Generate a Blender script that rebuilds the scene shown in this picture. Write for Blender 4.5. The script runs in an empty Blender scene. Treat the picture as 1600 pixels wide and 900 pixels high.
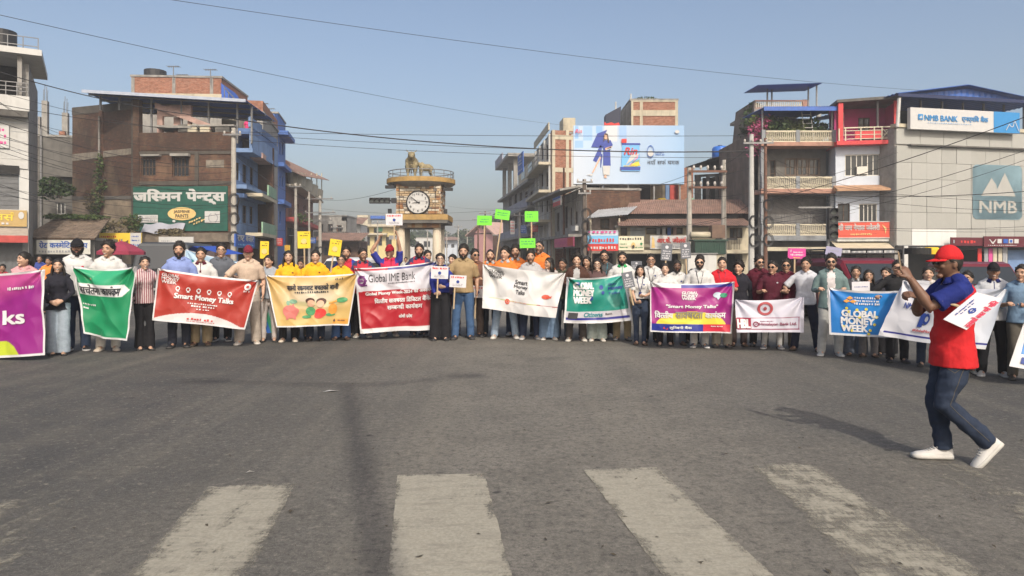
import bpy, bmesh, math, random
import numpy as np
from mathutils import Vector, Matrix, noise
random.seed(7)
R = math.radians
S = bpy.context.scene
COL = S.collection

# ---------------------------------------------------------------- camera, sky, sun, exposure
F, HZ, CH = 1100.0, 403.0, 1.5          # focal length and horizon row in photo pixels, eye height in metres
cd = bpy.data.cameras.new('camera'); cam = bpy.data.objects.new('camera', cd); COL.objects.link(cam)
cam.location = (0, 0, CH); cam.rotation_euler = (R(90), 0, 0)
cd.sensor_width = 36; cd.lens = F / 1600 * 36; cd.shift_y = -(450 - HZ) / 1600
cd.clip_start = .05; cd.clip_end = 6000
S.camera = cam
SUN_EL, SUN_AZ = R(39), R(15)           # sun behind the camera, a little to the right
SUN_STRENGTH, SKY_STRENGTH, EXPOSURE, HAZE = 2.35, 0.15, 0.26, 0.0014
w = bpy.data.worlds.new('World'); S.world = w; w.use_nodes = True
nt = w.node_tree; bg = nt.nodes['Background']
sky = nt.nodes.new('ShaderNodeTexSky'); sky.sky_type = 'NISHITA'; sky.sun_disc = False
sky.sun_elevation = SUN_EL; sky.sun_rotation = R(180) - SUN_AZ
sky.air_density = 0.95; sky.dust_density = 5.2; sky.ozone_density = 0.15
nt.links.new(sky.outputs[0], bg.inputs[0]); bg.inputs[1].default_value = SKY_STRENGTH
sl = bpy.data.lights.new('sun', 'SUN'); sun = bpy.data.objects.new('sun', sl); COL.objects.link(sun)
sl.energy = SUN_STRENGTH; sl.angle = R(0.9); sl.color = (1, .93, .82)
to_sun = Vector((math.sin(SUN_AZ) * math.cos(SUN_EL), -math.cos(SUN_AZ) * math.cos(SUN_EL), math.sin(SUN_EL)))
sun.rotation_euler = to_sun.to_track_quat('Z', 'Y').to_euler()
S.view_settings.view_transform = 'Standard'; S.view_settings.look = 'None'
S.view_settings.gamma = 1; S.view_settings.use_curve_mapping = False
S.view_settings.exposure = EXPOSURE
S.cycles.volume_max_steps = 64; S.cycles.max_bounces = 6; S.cycles.volume_bounces = 0

# ---------------------------------------------------------------- helpers
def P(px, py, Y): return Vector(((px - 800) / F * Y, Y, CH + (HZ - py) / F * Y))
def XX(px, Y): return (px - 800) / F * Y
def ZZ(py, Y): return CH + (HZ - py) / F * Y
def GP(px, py):
    d = CH * F / (py - HZ); return Vector(((px - 800) / F * d, d, 0))
def tag(o, label=None, cat=None, group=None, kind=None):
    if label: o['label'] = label
    if cat: o['category'] = cat
    if group: o['group'] = group
    if kind: o['kind'] = kind
    return o
def thing(name, label, cat, loc=(0, 0, 0), rz=0, group=None):
    o = bpy.data.objects.new(name, None); COL.objects.link(o)
    o.location = loc; o.rotation_euler = (0, 0, rz); o.empty_display_size = .1
    return tag(o, label, cat, group)
def link(name, me, parent=None, loc=None, mats=None):
    o = bpy.data.objects.new(name, me); COL.objects.link(o)
    if parent: o.parent = parent
    if loc is not None: o.location = loc
    if mats:
        for i, m in enumerate(mats):
            o.material_slots[i].link = 'OBJECT'; o.material_slots[i].material = m
    return o

class MB:
    def __init__(s): s.v = []; s.f = []; s.m = []
    def add(s, vs, fs, mi=0):
        b = len(s.v); s.v.extend([tuple(p) for p in vs])
        for f in fs: s.f.append([b + i for i in f]); s.m.append(mi)
        return s
    def box(s, x0, y0, z0, x1, y1, z1, mi=0):
        x0, x1 = min(x0, x1), max(x0, x1); y0, y1 = min(y0, y1), max(y0, y1); z0, z1 = min(z0, z1), max(z0, z1)
        return s.add([(x0,y0,z0),(x1,y0,z0),(x1,y1,z0),(x0,y1,z0),(x0,y0,z1),(x1,y0,z1),(x1,y1,z1),(x0,y1,z1)],
              [(0,3,2,1),(4,5,6,7),(0,1,5,4),(1,2,6,5),(2,3,7,6),(3,0,4,7)], mi)
    def hexa(s, p, mi=0):
        return s.add(p, [(0,3,2,1),(4,5,6,7),(0,1,5,4),(1,2,6,5),(2,3,7,6),(3,0,4,7)], mi)
    def quad(s, a, b, c, d, mi=0): return s.add([a, b, c, d], [(0,1,2,3)], mi)
    def rings(s, rs, cap=True, mi=0):
        n = len(rs[0]); vs = [p for r in rs for p in r]; fs = []
        for k in range(len(rs) - 1):
            for i in range(n):
                j = (i + 1) % n; fs.append((k*n+i, k*n+j, (k+1)*n+j, (k+1)*n+i))
        if cap: fs.append(tuple(range(n))[::-1]); fs.append(tuple(range((len(rs)-1)*n, len(rs)*n)))
        return s.add(vs, fs, mi)
    def loft(s, secs, n=16, mi=0):          # (z, cx, cy, rx, ry)
        return s.rings([[(cx + rx*math.cos(2*math.pi*i/n), cy + ry*math.sin(2*math.pi*i/n), z) for i in range(n)] for z, cx, cy, rx, ry in secs], True, mi)
    def tube(s, pts, rad, n=8, mi=0, flat=1.0, side=None):
        pts = [Vector(p) for p in pts]; rs = []
        if not hasattr(rad, '__len__'): rad = [rad] * len(pts)
        up = None
        for i, p in enumerate(pts):
            d = (pts[min(i+1, len(pts)-1)] - pts[max(i-1, 0)])
            d = d.normalized() if d.length > 1e-9 else Vector((0,0,1))
            if up is None:
                a = Vector(side) if side is not None else (Vector((0,0,1)) if abs(d.z) < .9 else Vector((1,0,0)))
                up = (a - d * a.dot(d)).normalized()
            else:
                up = (up - d * up.dot(d)).normalized()
            b = d.cross(up)
            rs.append([p + up * (rad[i]*math.cos(2*math.pi*k/n)) + b * (rad[i]*flat*math.sin(2*math.pi*k/n)) for k in range(n)])
        return s.rings(rs, True, mi)
    def cyl(s, p0, p1, r, n=10, mi=0, r1=None): return s.tube([p0, p1], [r, r if r1 is None else r1], n, mi)
    def ball(s, c, r, nu=12, nv=8, mi=0, fn=None):
        if not hasattr(r, '__len__'): r = (r, r, r)
        vs = [(c[0], c[1], c[2] + r[2])]; fs = []
        for j in range(1, nv):
            t = math.pi*j/nv
            for i in range(nu):
                a = 2*math.pi*i/nu
                vs.append((c[0]+r[0]*math.sin(t)*math.cos(a), c[1]+r[1]*math.sin(t)*math.sin(a), c[2]+r[2]*math.cos(t)))
        vs.append((c[0], c[1], c[2]-r[2])); L = len(vs)-1
        for i in range(nu): fs.append((0, 1+i, 1+(i+1)%nu)); fs.append((L, L-nu+(i+1)%nu, L-nu+i))
        for j in range(nv-2):
            for i in range(nu):
                a = 1+j*nu+i; b = 1+j*nu+(i+1)%nu; fs.append((a, a+nu, b+nu, b))
        return s.add(vs, fs, mi)
    def prism(s, poly, vec, mi=0):
        n = len(poly); vec = Vector(vec); a = [Vector(p) for p in poly]
        return s.rings([a, [p + vec for p in a]], True, mi)
    def mesh(s, name, mats=None, smooth=False, uv=True):
        me = bpy.data.meshes.new(name); me.from_pydata(s.v, [], s.f)
        if mats:
            for m in (mats if isinstance(mats, (list, tuple)) else [mats]): me.materials.append(m)
            if isinstance(mats, (list, tuple)) and len(mats) > 1: me.polygons.foreach_set('material_index', s.m)
        if uv: box_uv(me)
        me.polygons.foreach_set('use_smooth', [smooth] * len(me.polygons)); me.update()
        return me
    def build(s, name, mats, parent=None, smooth=False, loc=None, uv=True):
        return link(name, s.mesh(name, mats, smooth, uv), parent, loc)
def box_uv(me):
    n = len(me.polygons)
    if not n: return
    no = np.zeros(n*3); me.polygons.foreach_get('normal', no); no = no.reshape(-1, 3)
    lt = np.zeros(n, int); me.polygons.foreach_get('loop_total', lt)
    co = np.zeros(len(me.vertices)*3); me.vertices.foreach_get('co', co); co = co.reshape(-1, 3)
    vi = np.zeros(len(me.loops), int); me.loops.foreach_get('vertex_index', vi)
    nl = np.repeat(no, lt, 0); p = co[vi]
    h = np.hypot(nl[:,0], nl[:,1]) + 1e-9; tx, ty = -nl[:,1]/h, nl[:,0]/h
    flat = np.abs(nl[:,2]) > .75
    u = np.where(flat, p[:,0], p[:,0]*tx + p[:,1]*ty); v = np.where(flat, p[:,1], p[:,2])
    uv = me.uv_layers.new(name='UVMap'); uv.data.foreach_set('uv', np.stack([u, v], 1).ravel())

# ---------------------------------------------------------------- materials
MATS = {}
def _new(name):
    m = bpy.data.materials.new(name); m.use_nodes = True; return m, m.node_tree, m.node_tree.nodes['Principled BSDF']
def _n(nt, t, **k):
    x = nt.nodes.new(t)
    for a, b in k.items(): setattr(x, a, b)
    return x
def _mix(nt, fac, a, b, mode='MIX'):
    x = _n(nt, 'ShaderNodeMix', data_type='RGBA', blend_type=mode)
    for sock, val in ((0, fac), (6, a), (7, b)):
        if hasattr(val, 'links') or hasattr(val, 'is_linked'): nt.links.new(val, x.inputs[sock])
        elif sock == 0: x.inputs[0].default_value = val
        else: x.inputs[sock].default_value = (*val[:3], 1)
    return x.outputs[2]
def _noise(nt, vec, scale, detail=4, rough=.6):
    x = _n(nt, 'ShaderNodeTexNoise'); x.inputs['Scale'].default_value = scale
    x.inputs['Detail'].default_value = detail; x.inputs['Roughness'].default_value = rough
    if vec is not None: nt.links.new(vec, x.inputs['Vector'])
    return x.outputs['Fac']
def _ramp(nt, fac, a, b):
    x = _n(nt, 'ShaderNodeMapRange'); x.inputs[1].default_value = a; x.inputs[2].default_value = b
    nt.links.new(fac, x.inputs[0]); return x.outputs[0]
def _bump(nt, b, h, strength, dist=.02):
    x = _n(nt, 'ShaderNodeBump'); x.inputs['Strength'].default_value = strength; x.inputs['Distance'].default_value = dist
    nt.links.new(h, x.inputs['Height']); nt.links.new(x.outputs[0], b.inputs['Normal'])
def _mapped(nt, vec, sx, sy, sz):
    x = _n(nt, 'ShaderNodeMapping'); x.inputs['Scale'].default_value = (sx, sy, sz); nt.links.new(vec, x.inputs[0]); return x.outputs[0]
def mat(name, col, rough=.75, var=.12, scale=4, bump=.0, metal=0, dirt=0, dirtcol=(.05,.045,.04), bscale=None, spec=.4, streak=False):
    """plain surface: base colour with mottling, optional grime and relief"""
    if name in MATS: return MATS[name]
    m, nt, b = _new(name)
    tc = _n(nt, 'ShaderNodeTexCoord'); vec = tc.outputs['Object']
    f = _ramp(nt, _noise(nt, vec, scale), .3, .7)
    c = _mix(nt, f, tuple(x*(1-var) for x in col), tuple(min(1, x*(1+var)) for x in col))
    if dirt:
        dv = _mapped(nt, vec, 1, 1, .18) if streak else vec
        d = _ramp(nt, _noise(nt, dv, 1.1, 6, .7), .62 - dirt*.3, .75)
        mm = _n(nt, 'ShaderNodeMath', operation='MULTIPLY'); nt.links.new(d, mm.inputs[0]); mm.inputs[1].default_value = min(.85, .35 + dirt*.5)
        c = _mix(nt, mm.outputs[0], c, dirtcol)
    nt.links.new(c, b.inputs['Base Color'])
    b.inputs['Roughness'].default_value = rough; b.inputs['Metallic'].default_value = metal
    b.inputs['Specular IOR Level'].default_value = spec
    if bump: _bump(nt, b, _noise(nt, vec, bscale or scale*4, 5), bump)
    MATS[name] = m; return m
def brick_mat(name, c1, c2, mortar, stain=.4, stcol=(.03,.027,.022), w=.24, h=.075, tint=None):
    if name in MATS: return MATS[name]
    m, nt, b = _new(name)
    tc = _n(nt, 'ShaderNodeTexCoord'); uv = tc.outputs['UV']
    br = _n(nt, 'ShaderNodeTexBrick'); nt.links.new(uv, br.inputs['Vector'])
    for k, v in (('Color1', c1), ('Color2', c2), ('Mortar', mortar)): br.inputs[k].default_value = (*v, 1)
    br.inputs['Scale'].default_value = 1; br.inputs['Brick Width'].default_value = w; br.inputs['Row Height'].default_value = h
    br.inputs['Mortar Size'].default_value = .009; br.inputs['Mortar Smooth'].default_value = .3; br.inputs['Bias'].default_value = -.1
    ob = tc.outputs['Object']
    big = _ramp(nt, _noise(nt, ob, .7, 7, .75), .38, .66)
    c = _mix(nt, .55, br.outputs['Color'], br.outputs['Color'])
    c = _mix(nt, _ramp(nt, _noise(nt, _mapped(nt, ob, 1, 1, 2.2), 3.2, 5, .8), .42, .62), c, tuple(x*.5 for x in c1))
    c = _mix(nt, _ramp(nt, _noise(nt, _mapped(nt, ob, 1, 1, 2.4), 4.1, 4, .8), .60, .70), c, tuple(min(1, x*1.45+.012) for x in c1))
    mm = _n(nt, 'ShaderNodeMath', operation='MULTIPLY'); nt.links.new(big, mm.inputs[0]); mm.inputs[1].default_value = stain
    c = _mix(nt, mm.outputs[0], c, stcol)
    if tint:
        t = _ramp(nt, _noise(nt, _mapped(nt, ob, .6, .6, .3), 1.3, 5), .52, .66)
        mm2 = _n(nt, 'ShaderNodeMath', operation='MULTIPLY'); nt.links.new(t, mm2.inputs[0]); mm2.inputs[1].default_value = .55
        c = _mix(nt, mm2.outputs[0], c, tint)
    nt.links.new(c, b.inputs['Base Color']); b.inputs['Roughness'].default_value = .92
    _bump(nt, b, br.outputs['Fac'], -.5, .02)
    MATS[name] = m; return m
def cloth_mat(name, col, rough=.85, var=.10, stripes=None, fold=.35):
    if name in MATS: return MATS[name]
    m, nt, b = _new(name)
    tc = _n(nt, 'ShaderNodeTexCoord'); ob = tc.outputs['Object']
    c = _mix(nt, _ramp(nt, _noise(nt, ob, 14, 4), .3, .7), tuple(x*(1-var) for x in col), tuple(min(1, x*(1+var)) for x in col))
    if stripes:
        wv = _n(nt, 'ShaderNodeTexWave', bands_direction='X'); wv.inputs['Scale'].default_value = stripes[1]; wv.inputs['Distortion'].default_value = .6
        nt.links.new(ob, wv.inputs['Vector']); c = _mix(nt, _ramp(nt, wv.outputs['Fac'], .55, .75), c, stripes[0])
    nt.links.new(c, b.inputs['Base Color']); b.inputs['Roughness'].default_value = rough
    b.inputs['Specular IOR Level'].default_value = .2
    _bump(nt, b, _noise(nt, _mapped(nt, ob, 1, 1, .55), 13, 3), fold, .03)
    MATS[name] = m; return m
def glass_mat(name='window glass', col=(.03,.035,.04)):
    if name in MATS: return MATS[name]
    m, nt, b = _new(name); b.inputs['Base Color'].default_value = (*col, 1); b.inputs['Roughness'].default_value = .12
    MATS[name] = m; return m
def leaf_mat(name, c1, c2):
    if name in MATS: return MATS[name]
    m, nt, b = _new(name)
    g = _n(nt, 'ShaderNodeNewGeometry'); oi = g.outputs['Random Per Island']
    c = _mix(nt, oi, c1, c2)
    nt.links.new(c, b.inputs['Base Color']); b.inputs['Roughness'].default_value = .6
    b.inputs['Specular IOR Level'].default_value = .25
    MATS[name] = m; return m
def print_mat(name, rough=.5, bump=0):       # printed colours carried by the mesh
    if name in MATS: return MATS[name]
    m, nt, b = _new(name); a = _n(nt, 'ShaderNodeAttribute', attribute_name='Col')
    nt.links.new(a.outputs['Color'], b.inputs['Base Color']); b.inputs['Roughness'].default_value = rough
    b.inputs['Specular IOR Level'].default_value = .3
    MATS[name] = m; return m

# ---------------------------------------------------------------- lettering
TXT = {}
def text_mesh(s, bold=.0, shear=0):
    bold = 0; k = (s, bold, shear)
    if k in TXT: return TXT[k]
    cu = bpy.data.curves.new('t', 'FONT'); cu.body = s; cu.size = 1; cu.offset = bold; cu.resolution_u = 3; cu.shear = shear
    ob = bpy.data.objects.new('t', cu)
    me = bpy.data.meshes.new_from_object(ob)
    vs = np.zeros(len(me.vertices)*3); me.vertices.foreach_get('co', vs); vs = vs.reshape(-1, 3)[:, :2].copy()
    fs = [list(p.vertices) for p in me.polygons]
    bpy.data.objects.remove(ob); bpy.data.curves.remove(cu); bpy.data.meshes.remove(me)
    TXT[k] = (vs, fs); return TXT[k]
def _adv(ch, bold):
    a, b = text_mesh(ch + 'क', bold)[0], text_mesh('क', bold)[0]
    return float(a[:,0].max() - b[:,0].max())
STEMLESS = 'टठडढदहरछङ'
def deva(s, bold=.012):
    """lay Devanagari out by hand: short-i before its cluster, half consonants cut at the stem, reph above"""
    k = ('D', s, bold)
    if k in TXT: return TXT[k]
    V = []; Fs = []; x = 0.0
    def put(vs, fs, dx, clip=None, flip=False):
        nonlocal V, Fs
        if clip is not None:
            bm = bmesh.new(); bv = [bm.verts.new((p[0], p[1], 0)) for p in vs]
            for f in fs:
                try: bm.faces.new([bv[i] for i in f])
                except ValueError: pass
            bmesh.ops.bisect_plane(bm, geom=bm.verts[:] + bm.edges[:] + bm.faces[:], plane_co=(clip, 0, 0), plane_no=(1, 0, 0), clear_outer=True)
            bm.verts.index_update(); vs = np.array([(v.co.x, v.co.y) for v in bm.verts]).reshape(-1, 2)
            fs = [[v.index for v in f.verts] for f in bm.faces]; bm.free()
        b = len(V)
        for p in vs: V.append((p[0] + dx, p[1]))
        for f in fs: Fs.append([b + i for i in f])
    i = 0; n = len(s)
    isC = lambda c: 'क' <= c <= 'ह'
    while i < n:
        c = s[i]
        if not isC(c):
            if c == ' ': x += .32; i += 1; continue
            vs, fs = text_mesh(c, bold)
            if len(vs): put(vs, fs, x)
            x += _adv(c, bold); i += 1; continue
        cl = [c]; i += 1                                    # consonant cluster
        while i + 1 < n and s[i] == '्' and isC(s[i+1]): cl.append(s[i+1]); i += 2
        end_h = i < n and s[i] == '्'
        if end_h: i += 1
        marks = []
        while i < n and s[i] in 'ािीुूेैोौंँः़ृ': marks.append(s[i]); i += 1
        reph = False
        if len(cl) > 1 and cl[0] == 'र': reph = True; cl = cl[1:]
        if 'ि' in marks:
            marks.remove('ि'); vs, fs = text_mesh('ि', bold); put(vs, fs, x); x += _adv('ि', bold)
        rak = False
        if len(cl) > 1 and cl[-1] == 'र': rak = True; cl = cl[:-1]
        for j, ch in enumerate(cl):
            vs, fs = text_mesh(ch, bold); a = _adv(ch, bold)
            if j < len(cl) - 1 and ch not in STEMLESS:
                put(vs, fs, x, clip=a - .155); x += a - .16
            else:
                put(vs, fs, x); x0 = x; x += a
                if j < len(cl) - 1 or end_h:
                    vs, fs = text_mesh('्', bold)
                    if len(vs): put(vs, fs, x)
        if rak: put(np.array([(-.42,.16),(-.36,.2),(-.22,-.02),(-.28,-.05)]), [[0,1,2,3]], x)
        for mk in marks:
            vs, fs = text_mesh(mk, bold)
            if len(vs): put(vs, fs, x)
            x += _adv(mk, bold)
        if reph:
            q = [(math.cos(t), math.sin(t)) for t in [R(20 + 18*kk) for kk in range(9)]]
            put(np.array([(-.1 + .11*a, .70 + .15*b) for a, b in q] + [(-.1 + .05*a, .70 + .08*b) for a, b in q[::-1]]),
                [[kk, kk+1, 16-kk, 17-kk] for kk in range(8)], x)
    TXT[k] = (np.array(V), Fs); return TXT[k]
def glyphs(s, bold=.0, shear=0):
    if any('ऀ' <= c <= 'ॿ' for c in s): return deva(s, 0)
    return text_mesh(s, bold, shear)
def fit(s, bold=0, shear=0):
    vs, fs = glyphs(s, bold, shear)
    lo, hi = vs.min(0), vs.max(0); return (vs - lo) / np.maximum(hi - lo, 1e-6), fs
CUT = {}
def cutgrid(s, shear, nx, nz):
    """lettering split along a grid so that it can follow a rippled cloth"""
    k = (s, shear, nx, nz)
    if k in CUT: return CUT[k]
    vs, fs = fit(s, 0, shear); bm = bmesh.new(); bv = [bm.verts.new((p[0], p[1], 0)) for p in vs]
    for f in fs:
        try: bm.faces.new([bv[i] for i in f])
        except ValueError: pass
    for i in range(1, nx): bmesh.ops.bisect_plane(bm, geom=bm.verts[:]+bm.edges[:]+bm.faces[:], plane_co=(i/nx,0,0), plane_no=(1,0,0))
    for i in range(1, nz): bmesh.ops.bisect_plane(bm, geom=bm.verts[:]+bm.edges[:]+bm.faces[:], plane_co=(0,i/nz,0), plane_no=(0,1,0))
    bm.verts.index_update(); CUT[k] = (np.array([(v.co.x, v.co.y) for v in bm.verts]), [[v.index for v in f.verts] for f in bm.faces]); bm.free(); return CUT[k]
def letters(mb, s, u0, z0, u1, z1, y, mi=0, bold=.02, shear=0, fn=None, step=.003, cut=None, asp=1):
    """text stretched into the box (u0,z0)-(u1,z1) on a plane facing -y, or through fn(u, z, lift); weight comes from shifted layers"""
    vs, fs = cutgrid(s, shear, *cut) if cut else fit(s, 0, shear); d = bold*abs(z1-z0)*1.0
    sg = 1 if u1 > u0 else -1
    for k, (ox, oz) in enumerate(((0,0),(-1,-.6),(1,.6),(-1,.6),(1,-.6)) if bold > .012 else ((0,0),)):
        pts = [(u0 + a*(u1-u0) + ox*d*asp, z0 + b*(z1-z0) + oz*d) for a, b in vs]
        mb.add([fn(a, b, k*step*.5) if fn else (a, y-k*step, b) for a, b in pts], fs, mi)
def scribble(mb, u0, z0, u1, z1, y, mi=0, n=10, seed=0, fn=None):
    """a line of print too small to read: short uneven strokes"""
    rr = random.Random(seed); u = u0; step = (u1-u0)/n
    while u < u1 - step*.3:
        wd = step * rr.uniform(.45, .85); a = z0 + (z1-z0)*rr.uniform(0, .18); b = z1 - (z1-z0)*rr.uniform(0, .3)
        q = [(u, a), (min(u+wd, u1), a), (min(u+wd, u1), b), (u, b)]
        mb.add([fn(*t) if fn else (t[0], y, t[1]) for t in q], [(0,1,2,3)], mi)
        u += step * (1 if rr.random() < .8 else 1.5)

# ---------------------------------------------------------------- voxel union in a scratch scene (removed at the end)
TMP = bpy.data.scenes.new('scratch')
def fuse(mb, voxel, smooth=2, decim=None, name='m'):
    me = mb.mesh('t', None, True, False); o = bpy.data.objects.new('t', me); TMP.collection.objects.link(o)
    r = o.modifiers.new('r', 'REMESH'); r.mode = 'VOXEL'; r.voxel_size = voxel; r.use_smooth_shade = True
    if smooth: s = o.modifiers.new('s', 'SMOOTH'); s.factor = .5; s.iterations = smooth
    if decim: d = o.modifiers.new('d', 'DECIMATE'); d.ratio = decim
    vl = TMP.view_layers[0]; vl.update(); dg = vl.depsgraph
    out = bpy.data.meshes.new_from_object(o.evaluated_get(dg)); out.name = name
    bpy.data.objects.remove(o); bpy.data.meshes.remove(me)
    out.polygons.foreach_set('use_smooth', [True]*len(out.polygons))
    return out

# ---------------------------------------------------------------- palette
CONC = mat('weathered concrete', (.27,.26,.24), .9, .2, 2.5, .3, dirt=.5, streak=True)
CONC_D = mat('dark concrete', (.12,.115,.105), .9, .25, 2, .3, dirt=.7, streak=True)
CREAM = mat('cream paint', (.47,.425,.32), .8, .08, 3, .1, dirt=.35, streak=True)
WHITE = mat('white paint', (.50,.50,.48), .7, .06, 3, .08, dirt=.35, dirtcol=(.2,.19,.17), streak=True)
DARK = mat('dark interior', (.022,.021,.02), .9, .3, 3)  # near-black colour; the sheets behind openings use it as painted interior shade
STEEL = mat('grey steel', (.22,.22,.22), .5, .15, 6, .05, metal=.4, dirt=.4)
BLACK = mat('black paint', (.02,.02,.022), .5, .15, 8)
WOOD = mat('dark wood frame', (.075,.045,.028), .7, .25, 10, .2)
BLUEROOF = mat('blue sheet roof', (.04,.115,.40), .45, .15, 4, dirt=.3)
REDTILE = mat('rust sheet roof', (.22,.135,.105), .8, .3, 1.6, .2, dirt=.55, dirtcol=(.10,.075,.055))
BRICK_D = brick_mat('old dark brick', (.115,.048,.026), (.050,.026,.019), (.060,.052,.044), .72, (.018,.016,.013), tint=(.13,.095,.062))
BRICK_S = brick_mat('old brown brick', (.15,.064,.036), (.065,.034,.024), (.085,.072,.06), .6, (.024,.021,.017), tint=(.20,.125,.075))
BRICK_O = brick_mat('orange brick', (.38,.14,.075), (.27,.10,.055), (.36,.31,.26), .3, (.10,.07,.05))
SHUT = mat('rolled shutter', (.13,.135,.14), .55, .12, 5, metal=.3, dirt=.4)
GLASS = glass_mat()
UNIT = {}
def unit_box(m):
    if m.name not in UNIT: UNIT[m.name] = MB().box(-.5,-.5,-.5,.5,.5,.5).mesh('piece', m, uv=False)
    return UNIT[m.name]
def piece(name, m, parent, u0, y0, z0, u1, y1, z1):
    o = link(name, unit_box(m), parent, ((u0+u1)/2, (y0+y1)/2, (z0+z1)/2)); o.scale = (abs(u1-u0), abs(y1-y0), abs(z1-z0)); return o
def wlink(mb, name, m, parent, smooth=False):
    """a part given in world coordinates"""
    o = link(name, mb.mesh(name, m, smooth), parent)
    M = Matrix.Translation(parent.location) @ Matrix.Rotation(parent.rotation_euler.z, 4, 'Z')
    o.matrix_parent_inverse = M.inverted(); return o
def corrug(mb, a, b, c, n, amp=.03, mi=0, thick=.01):
    """ridged sheet: a-b along the eave, a-c up the slope"""
    a, b, c = Vector(a), Vector(b), Vector(c); e = b - a; s = c - a; nn = e.cross(s).normalized() * amp
    if nn.z < 0: nn = -nn
    top = []; 
    for i in range(2*n+1):
        p = a + e * (i/(2*n)) + (nn if i % 2 else Vector((0,0,0))); top.append(p)
    vs = top + [p + s for p in top]; m = len(top); d = -nn.normalized()*thick*2
    fs = [(i, i+1, m+i+1, m+i) for i in range(m-1)]
    mb.add(vs, fs, mi); mb.add([p + d for p in vs], [f[::-1] for f in fs], mi)
    mb.add([top[0], top[0]+s, top[0]+s+d, top[0]+d], [(0,1,2,3)], mi); mb.add([top[-1], top[-1]+s, top[-1]+s+d, top[-1]+d], [(0,1,2,3)], mi)
    return mb

class Bld:
    def __init__(s, name, label, pxl, Yl, pxr, Yr, cat='building', group=None):
        s.a = Vector((XX(pxl, Yl), Yl, 0)); b = Vector((XX(pxr, Yr), Yr, 0)); d = b - s.a
        s.W = d.length; s.d = d.normalized(); s.rz = math.atan2(d.y, d.x); s.nin = Vector((-s.d.y, s.d.x, 0))
        s.o = thing(name, label, cat, s.a, s.rz, group)
    def u(s, px, w=0):
        a = s.a + s.nin*w; k = (px-800)/F; return (k*a.y - a.x) / (s.d.x - k*s.d.y)
    def z(s, py, u, w=0): return ZZ(py, (s.a + s.d*u + s.nin*w).y)
    def R(s, px0, py0, px1, py1, w=0):
        u0, u1 = s.u(px0, w), s.u(px1, w); m = (u0+u1)/2; return u0, s.z(py1, m, w), u1, s.z(py0, m, w)
    def box(s, name, u0, y0, z0, u1, y1, z1, m, parent=None): return MB().box(u0,y0,z0,u1,y1,z1).build(name, m, parent or s.o)
    def pbox(s, name, px0, py0, px1, py1, w, depth, m, parent=None):
        u0, z0, u1, z1 = s.R(px0, py0, px1, py1, w); return s.box(name, u0, w, z0, u1, w+depth, z1, m, parent)
    def wall(s, name, u0, z0, u1, z1, ops, m, y=0, t=.25):
        us = sorted({u0, u1, *[min(max(v,u0),u1) for o in ops for v in (o[0], o[2])]}); zs = sorted({z0, z1, *[min(max(v,z0),z1) for o in ops for v in (o[1], o[3])]})
        mb = MB()
        for i in range(len(us)-1):
            run = None
            for j in range(len(zs)-1):
                c, d = (us[i]+us[i+1])/2, (zs[j]+zs[j+1])/2
                hole = any(o[0] < c < o[2] and o[1] < d < o[3] for o in ops)
                if not hole: run = (run[0], zs[j+1]) if run else (zs[j], zs[j+1])
                if (hole or j == len(zs)-2) and run: mb.box(us[i], y, run[0], us[i+1], y+t, run[1]); run = None
        return mb.build(name, m, s.o)
    def window(s, u0, z0, u1, z1, cols, rows, fm, gm=None, y=.08, bar=.06, name='window'):
        mb = MB(); d = .07
        mb.box(u0, y, z0, u0+bar, y+d, z1).box(u1-bar, y, z0, u1, y+d, z1).box(u0+bar, y+.002, z0, u1-bar, y+d, z0+bar).box(u0+bar, y+.002, z1-bar, u1-bar, y+d, z1)
        cw = (u1-u0-2*bar)/cols; rh = (z1-z0-2*bar)/rows
        for i in range(1, cols): mb.box(u0+bar+i*cw-.025, y+.004, z0+bar, u0+bar+i*cw+.025, y+d, z1-bar)
        for j in range(1, rows): mb.box(u0+bar, y+.006, z0+bar+j*rh-.02, u1-bar, y+d, z0+bar+j*rh+.02)
        f = mb.build(name, fm, s.o)
        for i in range(cols):
            for j in range(rows):
                piece('pane', gm or GLASS, f, u0+bar+i*cw+.02, y+d-.03, z0+bar+j*rh+.02, u0+bar+(i+1)*cw-.02, y+d-.01, z0+bar+(j+1)*rh-.02)
        return f
    def pwindow(s, px0, py0, px1, py1, cols, rows, fm, gm=None, y=.08, name='window', w=0):
        return s.window(*s.R(px0, py0, px1, py1, w), cols, rows, fm, gm, y, name=name)
    def shell(s, z1, depth, m, roof=None, back=True, y0=.0):
        """side walls, back wall and flat roof behind the facade"""
        s.box('side_wall', 0, y0+.002, 0, .22, depth, z1-.003, m); s.box('side_wall', s.W-.22, y0+.002, 0, s.W, depth, z1-.003, m)
        s.box('back_wall', .22, depth-.2, 0, s.W-.22, depth-.003, z1-.005, m)
        s.box('roof_slab', -.06, y0-.06, z1, s.W+.06, depth+.06, z1+.14, roof or CONC)
    def floor_dark(s, z, depth=3, y=.4):
        s.box('shade_panel', .25, y+depth, 0, s.W-.25, y+depth+.05, z, DARK)  # near-black sheet in place of the shade inside the rooms
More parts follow.
